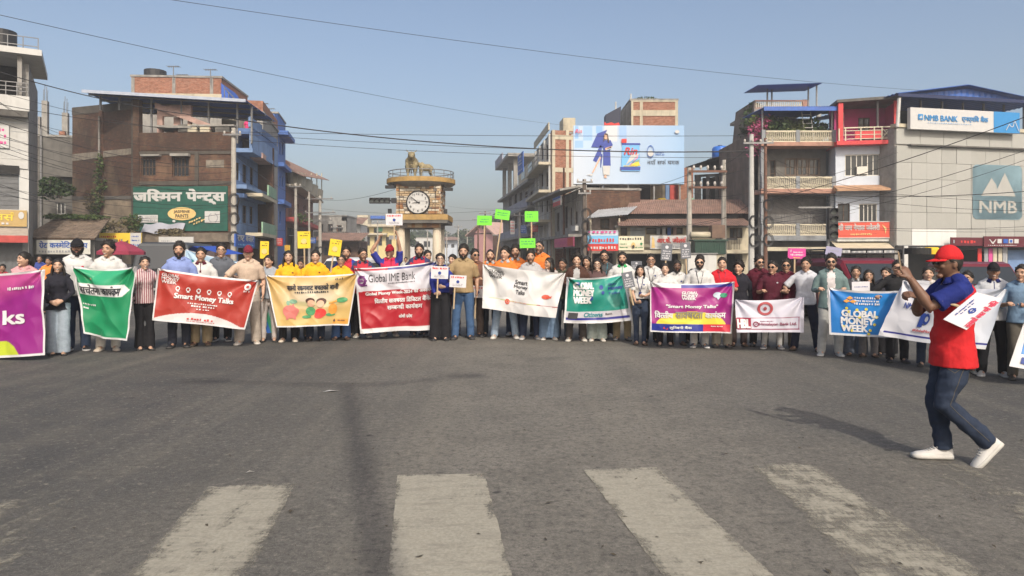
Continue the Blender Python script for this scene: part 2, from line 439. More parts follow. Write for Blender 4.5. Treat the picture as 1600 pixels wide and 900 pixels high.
def balustrade(parent, u0, u1, y, z0, z1, n, railm, balm, post=0):
    MB().box(u0, y-.05, z1-.09, u1, y+.07, z1).build('rail', railm, parent)
    MB().box(u0, y-.05, z0, u1, y+.07, z0+.07).build('rail', railm, parent)
    h = z1-z0-.16
    key = ('bal', round(h, 2), balm.name)
    if key not in UNIT:
        r = .045; UNIT[key] = MB().loft([(0,0,0,r*.9,r*.9),(h*.12,0,0,r*.9,r*.9),(h*.3,0,0,r*1.25,r*1.25),(h*.55,0,0,r*.75,r*.75),(h*.85,0,0,r*.65,r*.65),(h,0,0,r,r)], 6).mesh('baluster', balm, True, False)
    for i in range(n):
        u = u0 + (i+.5)*(u1-u0)/n
        link('baluster', UNIT[key], parent, (u, y+.01, z0+.07))
    for k in range(post):
        u = u0 + (k+.5)*(u1-u0)/post if post > 1 else (u0+u1)/2
        MB().box(u-.09, y-.06, z0+.002, u+.09, y+.08, z1+.02).build('rail_post', CONC, parent)
def sign(b, px0, py0, px1, py1, w, label, bm, prints, name='shop_sign', cat='sign', group=None, depth=.07, frame=None):
    """a board standing proud of a facade; prints = [(material, fn(mb, U, Z)), ...] with U, Z mapping 0..1 to board coordinates"""
    u0, z0, u1, z1 = b.R(px0, py0, px1, py1, w)
    loc = b.a + b.d*((u0+u1)/2) + b.nin*w; loc.z = z0
    t = thing(name, label, cat, loc, b.rz, group)
    W, H = u1-u0, z1-z0
    MB().box(-W/2, 0, 0, W/2, depth, H).build('board', bm, t)
    if frame:
        f = .05; MB().box(-W/2-f,-.02,-f,W/2+f,depth+.01,-.001).box(-W/2-f,-.02,H+.001,W/2+f,depth+.01,H+f).box(-W/2-f,-.018,0,-W/2-.001,depth+.008,H).box(W/2+.001,-.018,0,W/2+f,depth+.008,H).build('frame', frame, t)
    U = lambda a: -W/2 + a*W; Zz = lambda c: c*H
    for k, (m, nm, fn) in enumerate(prints):
        for f in getattr(fn, 'subs', (fn,)): mb = MB(); f(mb, U, Zz, -.012 - .018*k); mb.build(nm, m, t, uv=False)
    return t
def T(s, a0, c0, a1, c1, bold=.02, shear=0): return lambda mb, U, Z, y: letters(mb, s, U(a0), Z(c0), U(a1), Z(c1), y, 0, bold, shear)
def RECT(a0, c0, a1, c1): return lambda mb, U, Z, y: mb.add([(U(a0),y,Z(c0)),(U(a1),y,Z(c0)),(U(a1),y,Z(c1)),(U(a0),y,Z(c1))], [(0,1,2,3)])
def SCR(rows, n=12, seed=1): return lambda mb, U, Z, y: [scribble(mb, U(r[0]), Z(r[1]), U(r[2]), Z(r[3]), y, 0, n, seed+i) for i, r in enumerate(rows)]
def ELL(a, c, ra, rc, n=28, hole=0):
    def f(mb, U, Z, y):
        o = [(U(a+ra*math.cos(2*math.pi*i/n)), y, Z(c+rc*math.sin(2*math.pi*i/n))) for i in range(n)]
        if not hole: mb.add(o, [tuple(range(n))])
        else:
            q = [(U(a+ra*hole*math.cos(2*math.pi*i/n)), y, Z(c+rc*hole*math.sin(2*math.pi*i/n))) for i in range(n)]
            mb.add(o+q, [(i, (i+1)%n, n+(i+1)%n, n+i) for i in range(n)])
    return f
def POLY(*pts): return lambda mb, U, Z, y: mb.add([(U(a), y, Z(c)) for a, c in pts], [tuple(range(len(pts)))])
def ALL(*fs):
    def g(mb, U, Z, y): [f(mb, U, Z, y) for f in fs]
    g.subs = fs; return g
def pm(name, col, rough=.55): return mat('print ' + name, col, rough, .04, 5)
pW, pK, pR = pm('white', (.50,.50,.49)), pm('black', (.03,.03,.035)), pm('red', (.55,.035,.03))
pB, pY, pG = pm('blue', (.03,.10,.38)), pm('yellow', (.72,.52,.05)), pm('green', (.03,.2,.07))
pLB, pGR, pTN, pPK = pm('light blue', (.16,.42,.66)), pm('grey', (.28,.29,.31)), pm('tan', (.62,.46,.24)), pm('magenta', (.55,.07,.25))

# ---------------------------------------------------------------- ground, road, pavements, markings
def asphalt():
    m, nt, b = _new('asphalt')
    tc = _n(nt, 'ShaderNodeTexCoord'); ob = tc.outputs['Object']
    fine = _noise(nt, ob, 45, 6, .8); mid = _noise(nt, ob, 1.6, 6, .65); big = _noise(nt, ob, .16, 5, .6)
    dust = _mix(nt, _ramp(nt, fine, .3, .72), (.088,.083,.073), (.258,.241,.208))      # dusty, driven lanes
    bare = _mix(nt, _ramp(nt, fine, .3, .72), (.028,.028,.0285), (.098,.098,.097))      # greyer seldom-driven asphalt
    sx = _n(nt, 'ShaderNodeSeparateXYZ'); nt.links.new(ob, sx.inputs[0])
    g = _n(nt, 'ShaderNodeMath', operation='MULTIPLY_ADD'); nt.links.new(big, g.inputs[0]); g.inputs[1].default_value = 7; nt.links.new(sx.outputs[0], g.inputs[2])
    ab = _n(nt, 'ShaderNodeMath', operation='ABSOLUTE'); of = _n(nt, 'ShaderNodeMath', operation='SUBTRACT'); nt.links.new(g.outputs[0], of.inputs[0]); of.inputs[1].default_value = 4.2; nt.links.new(of.outputs[0], ab.inputs[0])
    c = _mix(nt, _ramp(nt, ab.outputs[0], .8, 4.2), dust, bare)
    c = _mix(nt, _ramp(nt, mid, .38, .8), c, (.105,.099,.087))
    for ang, sc, k in ((-.10, 1.3, .20), (-.42, 1.6, .14)):                               # pale tyre-worn tracks
        mp = _n(nt, 'ShaderNodeMapping'); mp.inputs['Rotation'].default_value = (0,0,ang); mp.inputs['Scale'].default_value = (sc, .05, 1); nt.links.new(ob, mp.inputs[0])
        mm = _n(nt, 'ShaderNodeMath', operation='MULTIPLY'); nt.links.new(_ramp(nt, _noise(nt, mp.outputs[0], 1, 5, .6), .52, .68), mm.inputs[0]); mm.inputs[1].default_value = k
        c = _mix(nt, mm.outputs[0], c, (.25,.23,.185))
    gr = _noise(nt, ob, 16, 6, .85); c = _mix(nt, _ramp(nt, gr, .50, .66), c, (.065,.062,.056)); c = _mix(nt, _ramp(nt, gr, .44, .32), c, (.225,.208,.172))   # visible aggregate
    st = _n(nt, 'ShaderNodeMath', operation='MULTIPLY'); nt.links.new(_ramp(nt, _noise(nt, ob, .75, 3, .5), .60, .72), st.inputs[0]); st.inputs[1].default_value = .35; c = _mix(nt, st.outputs[0], c, (.06,.059,.057))   # old oil stains
    vo = _n(nt, 'ShaderNodeTexVoronoi'); vo.inputs['Scale'].default_value = 90; nt.links.new(ob, vo.inputs['Vector'])
    c = _mix(nt, _ramp(nt, vo.outputs['Distance'], .22, .05), c, (.30,.28,.235))       # stone chips
    sp = _ramp(nt, _noise(nt, ob, 7, 2, .4), .72, .78); c = _mix(nt, sp, c, (.05,.048,.045))   # oil and tar spots
    nt.links.new(c, b.inputs['Base Color']); b.inputs['Roughness'].default_value = .88; b.inputs['Specular IOR Level'].default_value = .25
    ad = _n(nt, 'ShaderNodeMath', operation='ADD'); nt.links.new(fine, ad.inputs[0]); nt.links.new(mid, ad.inputs[1])
    _bump(nt, b, ad.outputs[0], .55, .012)
    return m
ASPH = asphalt()
g = MB().add([(-1000,-200,0),(1000,-200,0),(1000,1500,0),(-1000,1500,0)], [(0,1,2,3)]).build('ground', mat('dusty ground', (.17,.15,.12), .95, .25, .4, .2))
tag(g, kind='structure')
mb = MB(); nx, ny = 24, 40
mb.add([(-70 + 140*i/nx, -25 + 115*j/ny, .004) for j in range(ny+1) for i in range(nx+1)], [(j*(nx+1)+i, j*(nx+1)+i+1, (j+1)*(nx+1)+i+1, (j+1)*(nx+1)+i) for j in range(ny) for i in range(nx)])
tag(mb.build('road', ASPH), kind='structure')
tag(MB().add([(-19,88,.008),(3.5,88,.008),(-6,400,.008),(-32,400,.008)], [(0,1,2,3)]).build('street', mat('street asphalt', (.075,.072,.068), .9, .2, 1, .2)), kind='structure')
PAVE = mat('pavement concrete', (.24,.23,.21), .9, .15, 2, .2, dirt=.4)
for (x0, y0, x1, y1) in ((-42, 39.5, -16.2, 42.0), (4.6, 41.5, 36, 44.0)):
    tag(MB().box(x0, y0, -.05, x1, y1, .13).build('pavement', PAVE), kind='structure')
    tag(MB().box(x0, y0-.16, -.05, x1, y0-.003, .15).build('kerb', CONC), kind='structure')
def paint(name, wear, scale=1.0):
    m, nt, b = _new(name)
    tc = _n(nt, 'ShaderNodeTexCoord'); ob = tc.outputs['Object']
    n1 = _noise(nt, _mapped(nt, ob, 3.0, 1.3, 1), 1.7*scale, 10, .78); n2 = _noise(nt, ob, 60, 3, .6)
    n3 = _noise(nt, _mapped(nt, ob, 1.2, 9, 1), 2.4, 5, .7)
    ad = _n(nt, 'ShaderNodeMath', operation='MULTIPLY_ADD'); nt.links.new(n2, ad.inputs[0]); ad.inputs[1].default_value = .22; nt.links.new(n1, ad.inputs[2])
    ad2 = _n(nt, 'ShaderNodeMath', operation='MULTIPLY_ADD'); nt.links.new(n3, ad2.inputs[0]); ad2.inputs[1].default_value = .35; nt.links.new(ad.outputs[0], ad2.inputs[2])
    # the stripe's own edges wear away first
    uvn = _n(nt, 'ShaderNodeUVMap', uv_map='edge'); sx = _n(nt, 'ShaderNodeSeparateXYZ'); nt.links.new(uvn.outputs[0], sx.inputs[0])
    ad3 = _n(nt, 'ShaderNodeMath', operation='MULTIPLY_ADD'); nt.links.new(sx.outputs[0], ad3.inputs[0]); ad3.inputs[1].default_value = .16; nt.links.new(ad2.outputs[0], ad3.inputs[2])
    fac = _ramp(nt, ad3.outputs[0], .86+wear, 1.05+wear)
    c = _mix(nt, _ramp(nt, n1, .3, .7), (.285,.262,.205), (.215,.20,.16)); c = _mix(nt, _ramp(nt, n2, .35, .65), c, (.33,.31,.25))
    gr = _n(nt, 'ShaderNodeMath', operation='MULTIPLY'); nt.links.new(_ramp(nt, _noise(nt, _mapped(nt, ob, 2.2, 9, 1), 1.6, 7, .75), .5, .72), gr.inputs[0]); gr.inputs[1].default_value = .75
    c = _mix(nt, gr.outputs[0], c, (.15,.138,.115))                                      # grime ground into the paint
    nt.links.new(c, b.inputs['Base Color']); b.inputs['Roughness'].default_value = .8
    tr = _n(nt, 'ShaderNodeBsdfTransparent'); mx = _n(nt, 'ShaderNodeMixShader'); nt.links.new(fac, mx.inputs[0])
    nt.links.new(b.outputs[0], mx.inputs[1]); nt.links.new(tr.outputs[0], mx.inputs[2])
    _bump(nt, b, n1, .4, .01)
    nt.links.new(mx.outputs[0], nt.nodes['Material Output'].inputs['Surface']); return m
def stripe(tl, tr, br, bl, wear, seed):
    """a painted bar from its four photo corners, carried on towards the viewer"""
    rr = random.Random(seed); A, B, C, D = (GP(*p) for p in (tl, tr, br, bl))
    ext = 2.2; D = D + (D-A).normalized()*ext; C = C + (C-B).normalized()*ext
    n, k = 60, 10; vs = []; ed = []
    for j in range(n+1):
        t = j/n; l = A.lerp(D, t); r = B.lerp(C, t); jl, jr = rr.uniform(-.004,.004), rr.uniform(-.004,.004)
        for i in range(k+1):
            q = l.lerp(r, i/k) + Vector((jl*(1-i/k)+jr*i/k, 0, 0)); vs.append((q.x, q.y, .009)); e = max(abs(i/k-.5)*2, 1-j/n*14); ed.append((max(0, e-.72)/.28, 0))
    fs = [(j*(k+1)+i, j*(k+1)+i+1, (j+1)*(k+1)+i+1, (j+1)*(k+1)+i) for j in range(n) for i in range(k)]
    me = bpy.data.meshes.new('crossing_stripe'); me.from_pydata(vs, [], fs); me.materials.append(paint(f'road paint {seed}', wear))
    uv = me.uv_layers.new(name='edge')
    for lp in me.loops: uv.data[lp.index].uv = ed[lp.vertex_index]
    me.update()
    if me.polygons[0].normal.z < 0: me.flip_normals()
    tag(link('crossing_stripe', me), kind='structure')
stripe((-6,782), (130,774), (20,900), (-190,900), -.27, 1)
stripe((325,762), (463,756), (388,900), (200,900), -.045, 2)
stripe((621,744), (757,742), (798,898), (606,900), .03, 3)
stripe((911,735), (1027,732), (1205,898), (1035,900), .0, 4)
stripe((1170,726), (1272,724), (1520,885), (1340,900), -.13, 5)
stripe((1425,724), (1500,722), (1840,880), (1680,890), -.24, 6)
# litter and leaf scraps on the asphalt
mb = MB(); rr = random.Random(3)
for k in range(150):
    px, py = rr.uniform(-40,1640), 560 + 340*rr.random()**1.3; p = GP(px, py); r = rr.uniform(.006,.022)*(1 if k % 9 else 1.8); a = rr.uniform(0,6.28)
    mb.add([(p.x+r*math.cos(a+t)*(1 if i % 2 else .35), p.y+r*math.sin(a+t)*(1 if i % 2 else .35), .011 + rr.uniform(0,.008)) for i, t in enumerate((0,1.6,3.1,4.7))], [(0,1,2,3)])
tag(mb.build('litter', mat('dry leaf scraps', (.06,.05,.035), .9, .5, 3)), 'dry leaf scraps and grit scattered over the junction asphalt', 'litter', kind='stuff')
def scrap(px, py, s, label):
    p = GP(px, py); mb = MB(); mb.add([(-s,-s*.3,.004),(s*.2,-s*.4,.02),(s,s*.25,.006),(-s*.3,s*.4,.012)], [(0,1,2),(0,2,3)])
    o = mb.build('paper_scrap', pW, None, loc=(p.x, p.y, .006)); tag(o, label, 'paper scrap')
scrap(517, 613, .09, 'white torn paper scrap lying beside the lamp shadow on the road')
scrap(391, 740, .03, 'tiny pale paper bit above the worn crossing stripe')

# ---------------------------------------------------------------- foliage
GREEN = leaf_mat('green leaves', (.03,.06,.015), (.085,.12,.035))
GREEN_D = leaf_mat('dark green leaves', (.018,.04,.013), (.05,.08,.025))
GREEN_L = leaf_mat('yellow green leaves', (.07,.11,.03), (.16,.19,.06))
PINKF = leaf_mat('bougainvillea', (.25,.03,.09), (.40,.10,.20))
DRYF = leaf_mat('dry weeds', (.10,.085,.045), (.17,.14,.075))
def leaves(mb, c, rad, n, size, rr, hollow=.35):
    for _ in range(n):
        while True:
            d = Vector((rr.uniform(-1,1), rr.uniform(-1,1), rr.uniform(-1,1)))
            if hollow < d.length < 1: break
        p = Vector(c) + Vector((d.x*rad[0], d.y*rad[1], d.z*rad[2])); s = size*rr.uniform(.6,1.3)
        a = Vector((rr.gauss(0,1), rr.gauss(0,1), rr.gauss(0,.6))).normalized(); b = a.cross(Vector((rr.gauss(0,1), rr.gauss(0,1), rr.gauss(0,1)))).normalized()
        mb.add([p-a*s, p+b*s*.5, p+a*s, p-b*s*.5], [(0,1,2,3)])
BARK = mat('bark', (.09,.07,.05), .9, .25, 6, .4)
def tree(label, loc, h, rad, n, seed, m=None, leaf=.35, group=None, name='broadleaf_tree'):
    rr = random.Random(seed); t = thing(name, label, 'tree', loc, 0, group)
    mb = MB(); mb.tube([(0,0,-.1),(.1,0,h*.25),(-.05,.1,h*.5),(0,0,h*.8)], [h*.035,h*.028,h*.02,h*.008], 8)
    cl = MB()
    for k in range(11):
        a = rr.uniform(0,6.28); q = rr.uniform(.15,.8); z = h*rr.uniform(.42,.9); e = Vector((math.cos(a)*rad*q, math.sin(a)*rad*q, z))
        mb.tube([(0,0,z*.55), tuple(e*.5 + Vector((0,0,z*.32))), tuple(e)], [h*.014,h*.01,h*.004], 5)
        r = rad*rr.uniform(.3,.55); leaves(cl, e, (r, r, r*.75), n//11, leaf, rr)
    mb.build('trunk', BARK, t); cl.build('crown', m or GREEN_D, t, uv=False)
    return t
def bush(label, loc, rad, n, size, m, seed, name='shrub', cat='plant', group=None, stems=5):
    rr = random.Random(seed); t = thing(name, label, cat, loc, 0, group)
    cl = MB()
    for k in range(6):
        c = Vector((rr.uniform(-.6,.6)*rad[0], rr.uniform(-.6,.6)*rad[1], rad[2]*rr.uniform(.4,1.5)))
        leaves(cl, c, (rad[0]*.55, rad[1]*.55, rad[2]*.55), n//6, size, rr, 0)
    cl.build('foliage', m, t, uv=False)
    mb = MB()
    for k in range(stems): mb.tube([(0,0,0),(rr.uniform(-.4,.4)*rad[0], rr.uniform(-.4,.4)*rad[1], rad[2]*.8),(rr.uniform(-.8,.8)*rad[0], rr.uniform(-.7,.7)*rad[1], rad[2]*1.5)], [.025,.018,.008], 5)
    mb.build('stem', BARK, t)
    return t

# ================================================================ the far left corner shop
b = Bld('corner_shop', 'white clad shop house with rooftop tank at the left edge of the junction', -60, 32.1, 45, 33.4)
W = b.W
zt = b.z(86, W*.6)
b.wall('wall', 0, 0, W, b.z(240, W/2), [b.R(-90,268,30,326), b.R(-90,372,44,452)], WHITE, .02)
b.box('roof_slab', -.5, -.75, zt, W+.55, 4.5, zt+.28, WHITE)
z1 = b.z(173, W/2); z2 = b.z(150, W/2)
b.box('side_wall', W-.25, .03, 0, W, 6.5, b.z(100, W), CONC)
b.box('shade_panel', 0, 2.2, z2, W-.26, 2.3, zt-.003, DARK)
b.box('balcony_slab', 0, -.6, z1-.28, W, .018, z1-.003, CONC_D)
b.box('parapet', 0, -.62, z1, W+.06, -.45, z2, WHITE)
b.box('column', W-.42, -.4, z2-.4, W-.24, -.2, zt-.003, CONC)
for k in range(3): MB().cyl((0,-.55,z2+.22+.2*k), (W,-.55,z2+.22+.2*k), .025, 6).build('railing', STEEL, b.o)
for k in range(7): MB().cyl((k*W/6,-.55,z2), (k*W/6,-.55,z2+.64), .022, 6).build('railing_post', STEEL, b.o)
for k in range(6):
    za, zb = b.z(262-14.5*k, W/2), b.z(262-14.5*(k+1), W/2)
    piece('panel', WHITE, b.o, 0, -.04, za+.012, W-.02, .018, zb)
b.pbox('beam', -90, 256, 30, 270, -.06, .1, DARK)
mb = MB(); u0, za, u1, zb = b.R(-90,270,29,326)
for k in range(16): mb.box(u0, .1+.02*(k%2), za+(zb-za)*k/16, u1, .15, za+(zb-za)*(k+1)/16)
mb.build('shutter', SHUT, b.o)
mb = MB(); u0, za, u1, zb = b.R(-90,372,43,452)
for k in range(26): mb.box(u0+(u1-u0)*k/26, .1+.03*(k%2), 0, u0+(u1-u0)*(k+1)/26, .16, zb)
mb.build('shutter', SHUT, b.o)
AWN = mat('red awning cloth', (.42,.07,.06), .85, .15, 4, .1, dirt=.3); BEIGE = mat('faded awning cloth', (.34,.29,.24), .9, .15, 4, .1, dirt=.3)
u0, za, u1, zb = b.R(-90,356,44,373)
MB().hexa([(u0,-.9,za+.12),(u1+.05,-.9,za+.12),(u1,.0,zb),(u0,.0,zb),(u0,-.9,za+.15),(u1+.05,-.9,za+.15),(u1,.0,zb+.03),(u0,.0,zb+.03)]).build('awning', BEIGE, b.o)
MB().box(u0,-.93,za-.18,u1+.05,-.9,za+.14).build('awning_valance', AWN, b.o)
MB().cyl((b.u(0),.6,zt+.28),(b.u(0),.6,zt+1.25), .62, 18).build('water_tank', BLACK, b.o)
for zz in (.45,.85): MB().cyl((0,-.55,zt+zz),(W+.4,-.55,zt+zz),.022,6).build('railing', STEEL, b.o)
for k in range(6): MB().cyl((k*(W+.4)/5,-.55,zt+.28),(k*(W+.4)/5,-.55,zt+.86),.022,6).build('railing_post', STEEL, b.o)
BUN = mat('tan sign board', (.42,.29,.11), .5, .08)
sign(b, -90,327,42,353,-.12,'tan jewellery shop sign with yellow Nepali letters on the corner shop', BUN, [
    (pY,'lettering',T('ज्वेलर्स', .38,.35,.84,.88,.02)), (pW,'emblem',ALL(ELL(.93,.68,.035,.22), SCR([(.3,.1,.8,.24)],9)))])
sign(b, -30,193,14,230,-.14,'small white cloth notice with pink writing on the clad wall', pW, [(pPK,'lettering',SCR([(.1,.68,.9,.85),(.1,.42,.9,.58),(.1,.14,.9,.3)],5))], 'notice', 'notice')

# ---------------------------------------------------------------- unfinished concrete house behind it
b = Bld('unfinished_house', 'dark unfinished concrete house with bare column rods on its roof', 38, 46, 132, 47)
W = b.W; zt = b.z(214, W/2)
win = b.R(88,317,102,335)
b.wall('wall', 0, 0, W, zt, [win], CONC_D)
b.window(*win, 2, 1, WHITE); b.shell(zt, 6, CONC_D)
for px, top in ((66,155),(98,174)):
    u0, za, u1, zb = b.R(px-4.5, top, px+4.5, 214)
    b.box('column', u0, .4, za-.1, u1, .8, zb, CONC)
    for k in range(4): MB().cyl((u0+.08+(k%2)*(u1-u0-.16),.48+.22*(k//2),zb),(u0+.08+(k%2)*(u1-u0-.16)+.03,.48+.22*(k//2),zb+.75+.2*(k%3)),.018,5).build('reinforcing_rod', STEEL, b.o)
b.pbox('column', 59, 182, 62.5, 214, .9, .3, CONC)
MB().cyl((b.u(64,-.1),-.1,0),(b.u(64,-.1),-.1,b.z(200,1)),.07,8).build('drain_pipe', STEEL, b.o)
b.pbox('ledge', 74, 270, 118, 276, -.7, .7, CONC_D); b.pbox('wall_block', 92, 205, 101, 214, 0, .3, BRICK_O)
bush('dark green creeper bushes growing against the unfinished concrete house', P(95, 312, 44.6) , (1.5,.5,.75), 900, .13, GREEN_D, 4)
# ---------------------------------------------------------------- low tiled shop
b = Bld('tiled_shop', 'low old shop with mossy clay tile roof beside the brick building', 45, 36, 148, 36.6)
W = b.W; ze = b.z(374, W/2); zr = ze + 1.25
b.wall('wall', 0, 0, W, ze, [b.R(50,398,142,450)], CONC, 0)
b.shell(ze-.05, 3.6, CONC_D)
MB().hexa([(-.1,-.5,ze-.02),(W+.2,-.5,ze-.02),(W-.1,2.6,zr),(.4,2.6,zr),(-.1,-.5,ze+.04),(W+.2,-.5,ze+.04),(W-.1,2.6,zr+.06),(.4,2.6,zr+.06)]).build('roof_deck', WOOD, b.o)
mb = MB(); rr = random.Random(5)
for r in range(11):
    for c in range(30):
        t = r/11; x0 = (-.1+.5*t)+(W+.3-.8*t)*c/30; wd = (W+.3-.8*t)/30*.93; y = -.5+3.1*t; z = ze+.05+(zr-ze)*t; j = rr.uniform(-.012,.03)
        mb.hexa([(x0,y-.03,z+j),(x0+wd,y-.03,z+j),(x0+wd,y+.32,z+.115),(x0,y+.32,z+.115),(x0,y-.03,z+.04+j),(x0+wd,y-.03,z+.04+j),(x0+wd,y+.32,z+.145),(x0,y+.32,z+.145)])
tag(mb.build('roof_tile', mat('old clay tile', (.19,.145,.11), .95, .35, 2.5, .3, dirt=.5), b.o), kind='stuff')
mb = MB()
for k in range(9): leaves(mb, (W*(.05+.1*k), 2.3-.5*(k%2), zr+.02), (.45,.5,.14), 90, .09, rr, 0)
mb.build('moss', GREEN, b.o, uv=False)
b.box('shade_panel', .25, 1.5, 0, W-.25, 1.55, ze-.05, DARK)
sign(b, 57,375,141,397,-.55,'long white cosmetics shop sign with blue Nepali letters under tiled roof', mat('aged white board', (.55,.55,.50), .6, .1, 4, dirt=.3), [
    (pB,'lettering',T('ग्रेट कस्मेटिक सप', .05,.42,.95,.92,.03)), (pGR,'small_print',SCR([(.05,.1,.9,.28)],16))])

# ================================================================ big brick building with the painted wall sign
b = Bld('brick_building', 'tall dark brick building with painted green wall sign and blue roof canopy', 215, 42, 365, 41.7)
W = b.W; zp = b.z(207, W/2)
wins = [b.R(220,247,243,275), b.R(269,245,295,276)]
b.wall('wall', 0, 0, W, b.z(235, W/2), wins, BRICK_S, 0, .3)
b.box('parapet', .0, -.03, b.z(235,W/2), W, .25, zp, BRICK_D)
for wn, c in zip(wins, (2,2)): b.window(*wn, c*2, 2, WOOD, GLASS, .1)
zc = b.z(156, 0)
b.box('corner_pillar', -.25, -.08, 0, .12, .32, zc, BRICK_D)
for px in (222, 268): b.pbox('window_hood', px-3, 241 if px==222 else 239.5, px+26, 243.5, -.3, .3, CONC)
SOOT = mat('sooty render', (.075,.066,.056), .95, .3, 2, .3, dirt=.6, streak=True)
b.pbox('pilaster', 304, 236, 310, 290, -.07, .069, SOOT); b.pbox('band', 217, 236, 365, 241, -.05, .049, SOOT); b.pbox('band', 217, 283, 364, 289, -.04, .039, SOOT)
u0, za, u1, zb = b.R(322,250,350,262); b.box('render_patch', u0, -.012, za, u1, -.001, zb, mat('render band', (.21,.185,.15), .95, .3, 3, .2, dirt=.7))
# rear-left wing wall running back to the left
A = Vector((XX(113,44.6), 44.6, 0)); Bp = Vector((XX(213.5,42.05), 42.05, 0)); nb = Vector((-(Bp-A).y, (Bp-A).x, 0)).normalized()*.3
def wing(z0a, z1a, z0b, z1b, out, m, nm, t0=0, t1=1):
    p, q = A.lerp(Bp, t0), A.lerp(Bp, t1); f = -nb*(out/.3)
    vs = [p+f, q+f, q+nb, p+nb]; la = [z0a+(z0b-z0a)*t0, z0a+(z0b-z0a)*t1]; lb = [z1a+(z1b-z1a)*t0, z1a+(z1b-z1a)*t1]
    lo = [(vs[0].x,vs[0].y,la[0]),(vs[1].x,vs[1].y,la[1]),(vs[2].x,vs[2].y,la[1]),(vs[3].x,vs[3].y,la[0])]
    hi = [(vs[0].x,vs[0].y,lb[0]),(vs[1].x,vs[1].y,lb[1]),(vs[2].x,vs[2].y,lb[1]),(vs[3].x,vs[3].y,lb[0])]
    wlink(MB().hexa(lo + hi), nm, m, b.o)
wing(0, ZZ(310,44.6), 0, ZZ(309,42.05), 0, mat('patchy render', (.25,.20,.145), .95, .3, 1.2, .3, dirt=.75, dirtcol=(.07,.055,.04)), 'side_wall')
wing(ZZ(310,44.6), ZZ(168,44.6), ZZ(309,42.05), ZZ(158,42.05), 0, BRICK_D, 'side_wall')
wing(ZZ(252,44.6), ZZ(241,44.6), ZZ(240,42.05), ZZ(231,42.05), .03, mat('render band', (.21,.185,.15), .95, .3, 3, .2, dirt=.7), 'ledge')
wing(ZZ(312,44.6), ZZ(307,44.6), ZZ(311,42.05), ZZ(306,42.05), .05, CONC_D, 'ledge')
wing(0, ZZ(175,44.6), 0, ZZ(172,42.05), .06, BRICK_S, 'pier', .44, .50)
wing(0, ZZ(168,44.6), 0, ZZ(156,42.05), .05, SOOT, 'pier', .93, 1.0); wing(ZZ(180,44.6), ZZ(168.5,44.6), ZZ(170,42.05), ZZ(158.5,42.05), .03, SOOT, 'coping', 0, .93)
q_ = A.lerp(Bp, .46); wlink(MB().cyl((q_.x,q_.y-.2,ZZ(245,43)),(q_.x,q_.y-.2,ZZ(180,43)),.06,8), 'drain_pipe', CONC, b.o)
b.box('back_wall', 0, 6, 0, W, 6.2, zp, BRICK_D); b.box('roof_slab', .0, .26, zp-.9, W-.31, 6, zp-.75, CONC_D)
# rooftop rooms: pink room, low blockwork, canopy on posts
PINKP = mat('faded pink plaster', (.42,.28,.24), .85, .15, 2.5, .1, dirt=.4)
u0, za, u1, zb = b.R(246,165,259,208,.35); b.wall('room_wall', 1.02, zp-.7, 3.1, zb, [(1.35, zp-.2, 2.9, zb-.65)], PINKP, .3, .2)
b.box('room_wall', 1.9, .55, zp-.5, 2.45, .62, zb-.66, PINKP)
MB().hexa([(1.0,.1,zb-.2),(4.4,.1,zb-1.5),(4.4,1.2,zb-1.5),(1.0,1.2,zb-.2),(1.0,.1,zb+.15),(4.4,.1,zb-1.2),(4.4,1.2,zb-1.2),(1.0,1.2,zb+.15)]).build('stair_slab', PINKP, b.o)
b.box('room_wall', 3.1, 2.2, zp-.7, W, 2.4, zp+.5, CONC_D)
for k, px in enumerate((278, 292, 312, 336)):
    b.pbox('block_pier', px, 194.5, px+(15 if k < 3 else 22), 206, .05, .3, CREAM if k in (1,2) else CONC_D)
b.box('coping', 3.2, .0, zp+.36, W, .4, zp+.46, CONC)
YF, YB = 41.0, 46.3
fl, fr = Vector((XX(128,YF), YF, ZZ(141,YF))), Vector((XX(384,YF), YF, ZZ(156,YF)))
dz = Vector((0, YB-YF, -.25))
cm = MB(); corrug(cm, fl, fr, fl+dz, 44, .045); wlink(cm, 'canopy_roof', BLUEROOF, b.o)
wlink(MB().hexa([tuple(fl+Vector((0,-.04,-.14))), tuple(fr+Vector((0,-.04,-.14))), tuple(fr+Vector((0,0,-.14))), tuple(fl+Vector((0,0,-.14))), tuple(fl+Vector((0,-.04,.04))), tuple(fr+Vector((0,-.04,.04))), tuple(fr+Vector((0,0,.04))), tuple(fl+Vector((0,0,.04)))]), 'canopy_fascia', mat('pale blue fascia', (.36,.40,.48), .5, .1), b.o)
for t in (.04, .16, .36, .55, .72, .9, .99):
    p = fl.lerp(fr, t) + Vector((0, 1.2, 0)); zb0 = ZZ(168, 42)-.1 if t < .3 else zp-.6
    wlink(MB().box(p.x-.05, p.y-.05, zb0, p.x+.05, p.y+.05, p.z-.06), 'canopy_post', STEEL, b.o)
for k in range(4):
    q = dz*(k+.5)/4; wlink(MB().tube([fl+q+Vector((0,0,-.08)), fr+q+Vector((0,0,-.08))], .05, 6), 'canopy_beam', STEEL, b.o)
